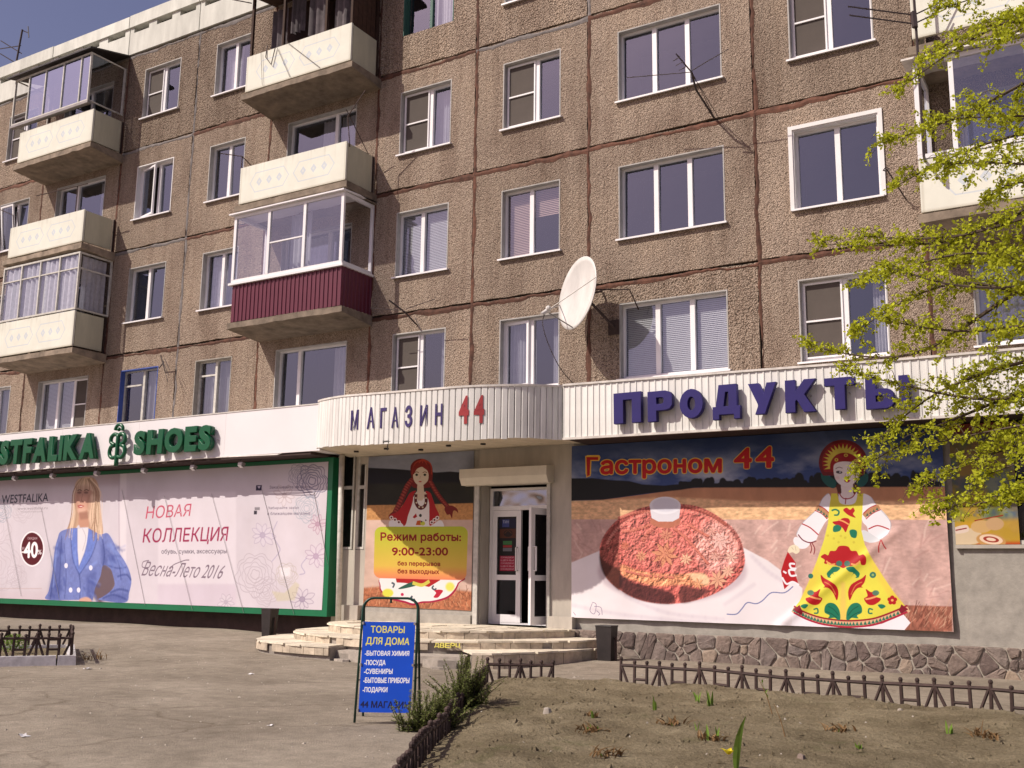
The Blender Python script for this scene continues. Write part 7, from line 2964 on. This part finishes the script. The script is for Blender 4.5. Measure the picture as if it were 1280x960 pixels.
tag(link('soil_bed', me), 'bare brown soil of the flower bed', kind='structure')

fence('long rusty low fence running along the back of the flower bed to the right', [(-6.25, -3.95), (3.0, -4.62)], 0.33, 1.16, soil_z)
fence('short low fence piece at the far corner of the flower bed', [(-7.72, -5.0), (-7.02, -4.45)], 0.32, 0.9, soil_z)
fence('low fence running slantwise towards the viewer, half hidden by shrubs', [(-7.62, -5.2), (-3.2, -13.6)], 0.21, 1.0, soil_z)

# clods and pebbles of the bed: nobody could count them
mb = MB()
rs = np.random.default_rng(12)
for _ in range(6500):
    x, y = rs.uniform(-8, 3.5), -3.9 - 9.5 * rs.random() ** 1.0
    if bed_dist(x, y) < 0.05:
        continue
    s_ = min(0.035, abs(rs.normal(0, 0.012)) + 0.006)
    mm_ = 1 if rs.random() < 0.05 and s_ < 0.018 else 0
    n0 = len(mb.v)
    z = soil_z(x, y)
    for k in range(4):
        a = k * 1.571 + rs.random()
        mb.v.append((x + s_ * math.cos(a) * rs.uniform(.6, 1.4), y + s_ * math.sin(a) * rs.uniform(.6, 1.4), z - 0.004))
    mb.v.append((x + rs.normal(0, s_ * .3), y + rs.normal(0, s_ * .3), z + s_ * rs.uniform(.5, 1.1)))
    for k in range(4):
        mb.f.append((n0 + k, n0 + (k + 1) % 4, n0 + 4))
        mb.m.append(mm_)
o = mb.build('soil_clods', [MT['soil'], MT['mortar']])
tag(o, 'loose clods and pebbles scattered over the bare soil', 'soil clods', kind='stuff')
mb = MB()
for _ in range(900):
    x, y = rs.uniform(-16, -4), rs.uniform(-11, -1.5)
    if bed_dist(x, y) > -0.05:
        continue
    s_ = abs(rs.normal(0, 0.008)) + 0.004
    n0 = len(mb.v)
    z = gz(x, y)
    for k in range(4):
        a = k * 1.571 + rs.random()
        mb.v.append((x + s_ * math.cos(a) * rs.uniform(.6, 1.6), y + s_ * math.sin(a) * rs.uniform(.6, 1.6), z - 0.002))
    mb.v.append((x, y, z + s_ * .7))
    for k in range(4):
        mb.f.append((n0 + k, n0 + (k + 1) % 4, n0 + 4))
        mb.m.append(0)
o = mb.build('asphalt_grit', [MT['mortar'], MT['kerbwhite']])
tag(o, 'fine grit and litter crumbs strewn over the asphalt', 'grit', kind='stuff')


def soil_at(px, py):
    """where the soil is, seen at that spot of the photograph"""
    z = 0.12
    for _ in range(4):
        p = G(px, py, z)
        z = soil_z(p[0], p[1]) if bed_dist(p[0], p[1]) > -0.2 else gz(p[0], p[1])
    return p[0], p[1], z


# scraps of litter on the asphalt
for lab, px, py, s_ in (('white paper scrap on the asphalt beside the planter corner', 110, 836, 0.05), ('small white scrap in the middle of the asphalt yard', 314, 842, 0.035),
                        ('pale crumpled wrapper on the asphalt, nearest the viewer at the left', 30, 920, 0.04), ('white scrap on the asphalt left of the sandwich board', 338, 906, 0.025)):
    x, y, _z = G(px, py, 0.0)
    z = gz(x, y)
    mb = MB()
    rl = np.random.default_rng(px)
    P_ = [[(x + (i - 1.5) * s_ * .7 + rl.normal(0, s_ * .12), y + (j - 1.5) * s_ * .7 + rl.normal(0, s_ * .12), z + 0.004 + abs(rl.normal(0, s_ * .3))) for i in range(4)] for j in range(4)]
    for j in range(3):
        for i in range(3):
            mb.quad(P_[j][i], P_[j][i + 1], P_[j + 1][i + 1], P_[j + 1][i])
    tag(mb.build('paper_scrap', MT['kerbwhite']), lab, 'paper scrap')


# stones lying on the soil
def rock(label, px, py, s_, mt='concrete'):
    x, y, z = soil_at(px, py)
    mb = MB()
    r = np.random.default_rng(int(px))
    n0 = 7
    ring = [(s_ * math.cos(a) * r.uniform(.8, 1.2), s_ * math.sin(a) * r.uniform(.7, 1.1)) for a in np.arange(n0) * 2 * math.pi / n0]
    mb.v = [(x + a, y + b_, z - 0.01) for a, b_ in ring] + [(x + a * .75, y + b_ * .75, z + s_ * r.uniform(.6, 1.0)) for a, b_ in ring] + [(x, y, z + s_ * 1.0)]
    for i in range(n0):
        j = (i + 1) % n0
        mb.f += [(i, j, n0 + j, n0 + i), (n0 + i, n0 + j, 2 * n0)]
        mb.m += [0, 0]
    o = mb.build('rock', MT[mt])
    tag(o, label, 'rock')


rock('grey fist-sized rock lying alone on the bed left of centre', 684, 891, 0.052)
rock('flat small rock just behind the dry clump on the right', 1125, 889, 0.03)
rock('dark pebble on the soil at the bottom right', 1002, 948, 0.035, 'stone')


# ---- sprouts and dry clumps ----
def blade(mb, x, y, z, h, lean, az, w_, mi=0, curl=0.3):
    n = 5
    base = len(mb.v)
    px_, py_ = math.cos(az), math.sin(az)
    for i in range(n + 1):
        t = i / n
        hh = h * t
        off = lean * h * t * t
        ww_ = w_ * math.sin(math.pi * (0.12 + 0.88 * t) ** 0.8) * (1 if t < 1 else 0.05)
        cx, cy, cz = x + px_ * off, y + py_ * off, z + hh * (1 - 0.25 * lean * t)
        mb.v += [(cx - py_ * ww_, cy + px_ * ww_, cz), (cx + px_ * ww_ * curl, cy + py_ * ww_ * curl, cz - ww_ * 0.2), (cx + py_ * ww_, cy - px_ * ww_, cz)]
        if i:
            a = base + 3 * (i - 1)
            mb.f += [(a, a + 1, a + 4, a + 3), (a + 1, a + 2, a + 5, a + 4)]
            mb.m += [mi, mi]


def sprout(label, px, py, hpx, n, seed, cat='sprout', wid=0.014, dry=0, petal=False, spread=0.05):
    x, y, z = soil_at(px, py)
    r = np.random.default_rng(seed)
    H = hpx * math.dist((x, y), (0, -17.16)) / 1302.0
    t = thing('tulip_sprout' if not dry or n else 'dry_clump', label, cat, (x, y, z))
    if n:
        mb = MB()
        for k in range(n):
            a = r.uniform(0, 6.28)
            blade(mb, x + r.normal(0, spread * .3), y + r.normal(0, spread * .3), z - 0.01, H * r.uniform(.65, 1.05), r.uniform(.1, .55), a, wid * r.uniform(.8, 1.2))
        mb.build('leaf', MT['sprout'], t)
    if dry:
        mb = MB()
        for k in range(dry):
            a = r.uniform(0, 6.28)
            d = r.uniform(0, spread * 1.6)
            blade(mb, x + d * math.cos(a), y + d * math.sin(a), z, r.uniform(.03, .10), r.uniform(.5, 1.8), r.uniform(0, 6.28), r.uniform(.006, .014), curl=0.8)
        mb.build('dry_leaf', MT['dryleaf'], t)
    if petal:
        mb = MB()
        for k in range(4):
            blade(mb, x - 0.05, y - 0.02, z + 0.10, 0.05, 1.2, k * 1.57, 0.022, curl=0.8)
        mb.build('petal', MT['petal'], t)
    return t


sprout('green tulip shoots, the leftmost of the bed, near its back fence', 818, 888, 22, 3, 1)
sprout('pair of tulip shoots growing right beside the back fence', 872, 882, 17, 4, 2)
sprout('broad pale green shoots left of the slender stalk', 888, 882, 20, 5, 3)
sprout('small shoots over a dry leaf clump at the left of the bed', 742, 897, 14, 3, 4, dry=6)
sprout('wide dry leaf clump with a green tuft on the left half of the bed', 741, 916, 10, 3, 5, dry=36, spread=0.11)
sprout('dry leaf clump below the leftmost shoots', 838, 905, 8, 2, 6, dry=26, spread=0.10)
sprout('thin green shoot standing in the middle of the bed', 870, 913, 17, 2, 7)
sprout('tall dry clump with green blades beside the single tall leaf', 892, 925, 22, 3, 8, dry=34, spread=0.09)
sprout('single tall upright leaf with a fallen yellow petal', 921, 962, 78, 1, 9, 'tulip', wid=0.024, petal=True)
sprout('dry leaf heap right of centre on the soil', 1052, 915, 8, 1, 10, dry=30, spread=0.10)
sprout('low green rosette at the bottom right of centre', 1072, 936, 11, 4, 11)
sprout('slender green shoot near the right end of the back fence', 1187, 917, 17, 3, 12)
sprout('dry brown tuft beside the right-hand shoot', 1224, 920, 12, 0, 13, 'dry plant', dry=14, spread=0.04)
sprout('dark dry clump at the bottom left of the bed', 758, 945, 6, 1, 14, dry=30, spread=0.09)
sprout('dry litter of leaves by the right frame edge', 1240, 925, 6, 0, 15, 'dry plant', dry=22, spread=0.10)


def stalk(label, px, py, hpx, lean, leafy):
    x, y, z = soil_at(px, py)
    H = hpx * math.dist((x, y), (0, -17.16)) / 1302.0
    t = thing('dry_stalk', label, 'stalk', (x, y, z))
    mb = MB()
    mb.tube([(x, y, z - .02), (x - lean * .4 * H, y, z + H * .5), (x - lean * H, y, z + H)], [0.006, 0.004, 0.002], 5)
    mb.build('stem', MT['dryleaf'], t)
    mb = MB()
    r = np.random.default_rng(int(px))
    for k in range(leafy):
        f = 0.45 + 0.5 * k / max(1, leafy)
        blade(mb, x - lean * f * H * .8, y, z + H * f, 0.045, 0.9, r.uniform(0, 6.28), 0.009)
    if leafy:
        mb.build('leaf', MT['sprout'], t)


stalk('leaning reddish stalk with tiny leaves near the back fence', 966, 893, 40, 0.4, 7)
stalk('bare leaning dry stalk with a knobbly tip right of the tall leaf', 982, 921, 36, 0.35, 0)
stalk('short bare dark stalk near the right frame edge', 1226, 920, 18, -0.2, 0)


# ---- evergreen shrubs on the fence line ----
def shrub(label, px, py, hpx, wpx, seed, dens):
    x, y, z = soil_at(px, py)
    dd = math.dist((x, y), (0, -17.16))
    H, Wd = hpx * dd / 1302.0, wpx * dd / 1302.0
    r = np.random.default_rng(seed)
    t = thing('evergreen_shrub', label, 'shrub', (x, y, z))
    st, lf = MB(), MB()
    for k in range(dens):
        a = r.uniform(0, 6.28)
        lean = abs(r.normal(0, 0.55))
        h = H * r.uniform(0.35, 1.0) * (1 - 0.25 * lean)
        bx_, by_ = x + r.normal(0, Wd * .12), y + r.normal(0, Wd * .12)
        tip = (bx_ + math.cos(a) * Wd * .5 * lean, by_ + math.sin(a) * Wd * .5 * lean, z + h)
        midp = ((bx_ * 1.2 + tip[0] * .8) / 2, (by_ * 1.2 + tip[1] * .8) / 2, z + h * .5)
        st.tube([(bx_, by_, z - .02), midp, tip], [0.006, 0.004, 0.002], 4)
        P_ = spline([(bx_, by_, z), midp, tip], 12)
        for i, q in enumerate(P_[3:]):
            for s_ in range(6):
                a2, el = r.uniform(0, 6.28), r.uniform(-.2, .9)
                L = r.uniform(.025, .06) * (1.2 - i / 30)
                d = np.array([math.cos(a2) * math.cos(el), math.sin(a2) * math.cos(el), math.sin(el)])
                p0_, p1_ = np.array(q), np.array(q) + d * L
                s2 = np.cross(d, [0, 0, 1])
                s2 = s2 / (np.linalg.norm(s2) + 1e-6) * L * 0.2
                lf.quad(p0_, (p0_ + p1_) / 2 + s2, p1_, (p0_ + p1_) / 2 - s2)
    st.build('stem', MT['bark'], t)
    lf.build('foliage', MT['shrubleaf'], t)


shrub('taller evergreen shrub at the far end of the slanting fence', 582, 888, 70, 80, 3, 85)
shrub('lower evergreen shrub spilling in front of the sandwich board', 535, 920, 60, 92, 4, 85)
shrub('thin evergreen sprig between the two larger shrubs', 553, 895, 42, 30, 5, 18)

# ================================================================== PLANTER AT THE LEFT
pl = thing('planter', 'raised planter with whitewashed cracked kerb at the left edge', 'planter', (-16.5, -6.0, 0.0))
# corners on the asphalt: front right, then along the front to the left and back
FR = np.array(G(95, 829, 0.02)[:2])
FL = np.array(G(-120, 833, 0.02)[:2])
dF = (FL - FR) / np.hypot(*(FL - FR))
nB = np.array([dF[1], -dF[0]])
nB = nB if nB[1] > 0 else -nB
depth = 2.7


def PLq(a, b_, z):
    q = FR + dF * a + nB * b_
    return (q[0], q[1], z)


def kerb(a0, a1, b0, b1, crack):
    mb = MB()
    h = 0.135
    mb.hexa([PLq(a0, b0, -0.03), PLq(a1, b0, -0.03), PLq(a1, b1, -0.03), PLq(a0, b1, -0.03), PLq(a0 + .01, b0 + .01, h), PLq(a1 - .003, b0 + .01, h), PLq(a1 - .003, b1 - .01, h), PLq(a0 + .01, b1 - .01, h)])
    mb.build('kerb', MT['kerbwhite'], pl)


kerb(0.0, 0.27, 0.0, 0.16, True)
kerb(0.285, 1.25, 0.003, 0.163, True)
kerb(1.26, 3.2, 0.0, 0.16, True)
kerb(0.0, 0.14, 0.165, 1.4, False)
kerb(0.002, 0.142, 1.41, depth, False)
kerb(0.145, 3.2, depth - .14, depth, False)
mb = MB()
mb.hexa([PLq(.14, .16, -.02), PLq(3.2, .16, -.02), PLq(3.2, depth - .14, -.02), PLq(.14, depth - .14, -.02), PLq(.14, .16, .085), PLq(3.2, .16, .085), PLq(3.2, depth - .14, .085), PLq(.14, depth - .14, .085)])
mb.build('soil', MT['soil'], pl)
zfp = lambda x, y: 0.12
a_, b_ = PLq(0.08, 0.10, 0), PLq(3.1, 0.10, 0)
fence('low dark fence standing on the front kerb of the planter', [a_[:2], b_[:2]], 0.33, 1.05, zfp)
a_, b_ = PLq(0.10, depth - .08, 0), PLq(3.1, depth - .08, 0)
fence('low fence on the back kerb of the planter, before the billboard base', [a_[:2], b_[:2]], 0.33, 1.05, zfp)
a_, b_ = PLq(0.07, 0.25, 0), PLq(0.07, depth - .2, 0)
fence('low fence on the short right side of the planter', [a_[:2], b_[:2]], 0.33, 1.05, zfp)
# small bright shrub in it and weeds at its corner
q = PLq(0.95, 1.3, 0.08)
t = thing('shrub', 'small yellow-green shrub inside the left planter', 'shrub', q)
mb = MB()
r = np.random.default_rng(6)
for k in range(900):
    a, el, d = r.uniform(0, 6.28), r.uniform(0, 1.5), 0.22 * r.random() ** .4
    c = np.array([q[0] + d * math.cos(a) * math.cos(el) * 1.2, q[1] + d * math.sin(a) * math.cos(el) * 1.2, q[2] + 0.05 + d * math.sin(el) * 1.25])
    u_ = r.normal(0, 1, 3); u_ /= np.linalg.norm(u_)
    v_ = np.cross(u_, r.normal(0, 1, 3)); v_ /= np.linalg.norm(v_)
    mb.quad(c - u_ * .015, c + v_ * .008, c + u_ * .015, c - v_ * .008)
mb.build('foliage', MT['sprout'], t)
mb = MB()
for k in range(12):
    a = r.uniform(0, 6.28)
    mb.tube([q, (q[0] + .1 * math.cos(a), q[1] + .1 * math.sin(a), q[2] + .2)], 0.004, 4)
mb.build('stem', MT['bark'], t)
q = G(103, 824, 0.01)
t = thing('weed', 'dry weeds sprouting at the corner of the planter kerb', 'weeds', tuple(q))
mb = MB()
for k in range(40):
    a = r.uniform(-.6, .9)
    x, y = q[0] + r.uniform(0, .25), q[1] + r.uniform(-.1, .35)
    blade(mb, x, y, 0.0, r.uniform(.06, .22), r.uniform(.3, 1.4), r.uniform(0, 6.28), 0.006)
mb.build('leaf', MT['dryleaf'], t)

# ================================================================== ELM AT THE RIGHT
tx, ty = 1.35, -6.4
tree = thing('elm_tree', 'young elm with fresh yellow-green leaves reaching in from the right', 'tree', (tx, ty, 0.0))
mb = MB()
trunk_pts = spline([(tx, ty, -0.2), (tx + .05, ty + .03, 1.4), (tx - .04, ty + .1, 2.8), (tx + .1, ty + .05, 4.4), (tx + .05, ty, 6.2), (tx - .1, ty + .1, 8.4)], 5)
mb.tube([tuple(p) for p in trunk_pts], list(np.linspace(0.17, 0.05, len(trunk_pts))), 10)
mb.build('trunk', MT['bark'], tree, smooth=True)
rt = np.random.default_rng(33)


def at_depth(px, py, y):
    return np.array(W(px, py, y))


# limb tips as the photograph shows them, with their distance from the house front
tips = [((1165, 15), -5.6), ((1215, -30), -6.6), ((1148, 75), -5.4), ((1118, 115), -5.5), ((1160, 150), -6.4), ((1098, 180), -5.6), ((1115, 235), -5.2), ((1175, 205), -6.8),
        ((1075, 295), -5.6), ((1022, 305), -5.2), ((1100, 330), -6.5), ((1070, 358), -5.8), ((1008, 432), -5.3), ((1062, 418), -6.2), ((1105, 400), -6.9), ((1050, 462), -5.6),
        ((1140, 560), -6.2), ((1090, 555), -5.3), ((1064, 592), -5.0), ((1140, 615), -5.6), ((1165, 640), -6.1), ((1215, 600), -6.6),
        ((1240, 560), -5.2), ((1260, 625), -6.1), ((1190, 330), -5.2), ((1230, 250), -5.0), ((1235, 150), -5.3), ((1240, 60), -6.2), ((1265, 330), -7.2), ((1250, 420), -5.2), ((1200, 480), -5.2),
        ((1300, 100), -7.5), ((1340, 300), -7.6), ((1360, 500), -7.0), ((1380, 180), -6.0), ((1420, 400), -5.4), ((1340, 600), -5.6), ((1480, 60), -6.8), ((1500, 300), -7.4), ((1460, 520), -6.6),
        ((1560, 200), -6.0), ((1600, 420), -7.0), ((1400, -60), -6.4), ((1280, -80), -6.0), ((1540, -20), -6.6)]
leafM = MB()
twigM = MB()


def clump(c, s):
    """tuft of young leaves and seed discs"""
    k = rt.integers(7, 12)
    for _ in range(k):
        u_ = rt.normal(0, 1, 3)
        u_ /= np.linalg.norm(u_)
        v_ = np.cross(u_, rt.normal(0, 1, 3))
        v_ /= np.linalg.norm(v_) + 1e-9
        L = s * rt.uniform(.5, 1.1)
        o = c + rt.normal(0, s * .34, 3)
        leafM.quad(o, o + u_ * L * .5 + v_ * L * .34, o + u_ * L, o + u_ * L * .5 - v_ * L * .34)


def twig(a, b_, rad, dens):
    a, b_ = np.array(a), np.array(b_)
    mid = (a + b_) / 2 + np.array([0, 0, rt.uniform(.0, .10)])
    P_ = spline([a, mid, b_], 5)
    twigM.tube([tuple(p) for p in P_], list(np.linspace(rad, rad * .3, len(P_))), 4, cap=False)
    L = np.linalg.norm(b_ - a)
    n = max(2, int(L / 0.045 * dens))
    for t in np.linspace(0.08, 1.0, n):
        i = min(len(P_) - 2, int(t * (len(P_) - 1)))
        f = t * (len(P_) - 1) - i
        c = P_[i] * (1 - f) + P_[i + 1] * f
        if rt.random() < 0.9:
            clump(c + rt.normal(0, .012, 3), rt.uniform(.036, .058))


for (pp, yd) in tips:
    tip = at_depth(pp[0], pp[1], yd)
    # root of the limb: lower on the trunk than its tip when it rises
    h0 = min(7.5, max(1.9, tip[2] - rt.uniform(-0.9, 0.9) - 0.1 * 0))
    if tip[2] > 3: h0 = max(2.2, tip[2] - rt.uniform(0.4, 1.5))
    else: h0 = tip[2] + rt.uniform(0.0, 0.7)
    k = int(np.argmin([abs(p[2] - h0) for p in trunk_pts]))
    root = np.array(trunk_pts[k])
    d = tip - root
    L = np.linalg.norm(d)
    m1 = root + d * .35 + np.array([0, 0, .20 * L * rt.uniform(.2, 1.2)]) + rt.normal(0, .16, 3)
    m2 = root + d * .72 + np.array([0, 0, .13 * L * rt.uniform(.2, 1.2)]) + rt.normal(0, .13, 3)
    P_ = spline([root, m1, m2, tip], 8)
    mb = MB()
    mb.tube([tuple(p) for p in P_], list(np.linspace(.008 + .007 * L, .003, len(P_))), 5, cap=False)
    mb.build('branch', MT['bark'], tree)
    n = len(P_)
    twig(P_[-4], tip, .004, 1.0)
    ntw = int(8 + L * (9.5 if pp[0] > 1140 else 7.0))
    for q in range(ntw):
        t = 0.30 + 0.70 * (q + rt.random()) / ntw
        i = min(n - 2, int(t * (n - 1)))
        c = P_[i]
        dir_ = (P_[i + 1] - P_[i]) / (np.linalg.norm(P_[i + 1] - P_[i]) + 1e-9)
        sv = rt.normal(0, 1, 3)
        sv -= dir_ * (sv @ dir_)
        sv /= np.linalg.norm(sv)
        v = dir_ * rt.uniform(.35, .9) + sv * rt.uniform(.4, .8) + np.array([-.15, 0, -.12])
        Lt = rt.uniform(.20, .44) * (1.15 - .6 * t)
        e = c + v / np.linalg.norm(v) * Lt
        twig(c, e, .005, 1.0)
        if rt.random() < .6:
            sv2 = rt.normal(0, 1, 3)
            e2 = (c + e) / 2 + (v / np.linalg.norm(v) + sv2 * .6) * Lt * .38
            twig((c + e) / 2, e2, .003, 1.0)
o = twigM.build('twigs', MT['bark'], tree)
o['kind'] = 'stuff'
o = leafM.build('leaves', MT['leaf'], tree)
o['kind'] = 'stuff'
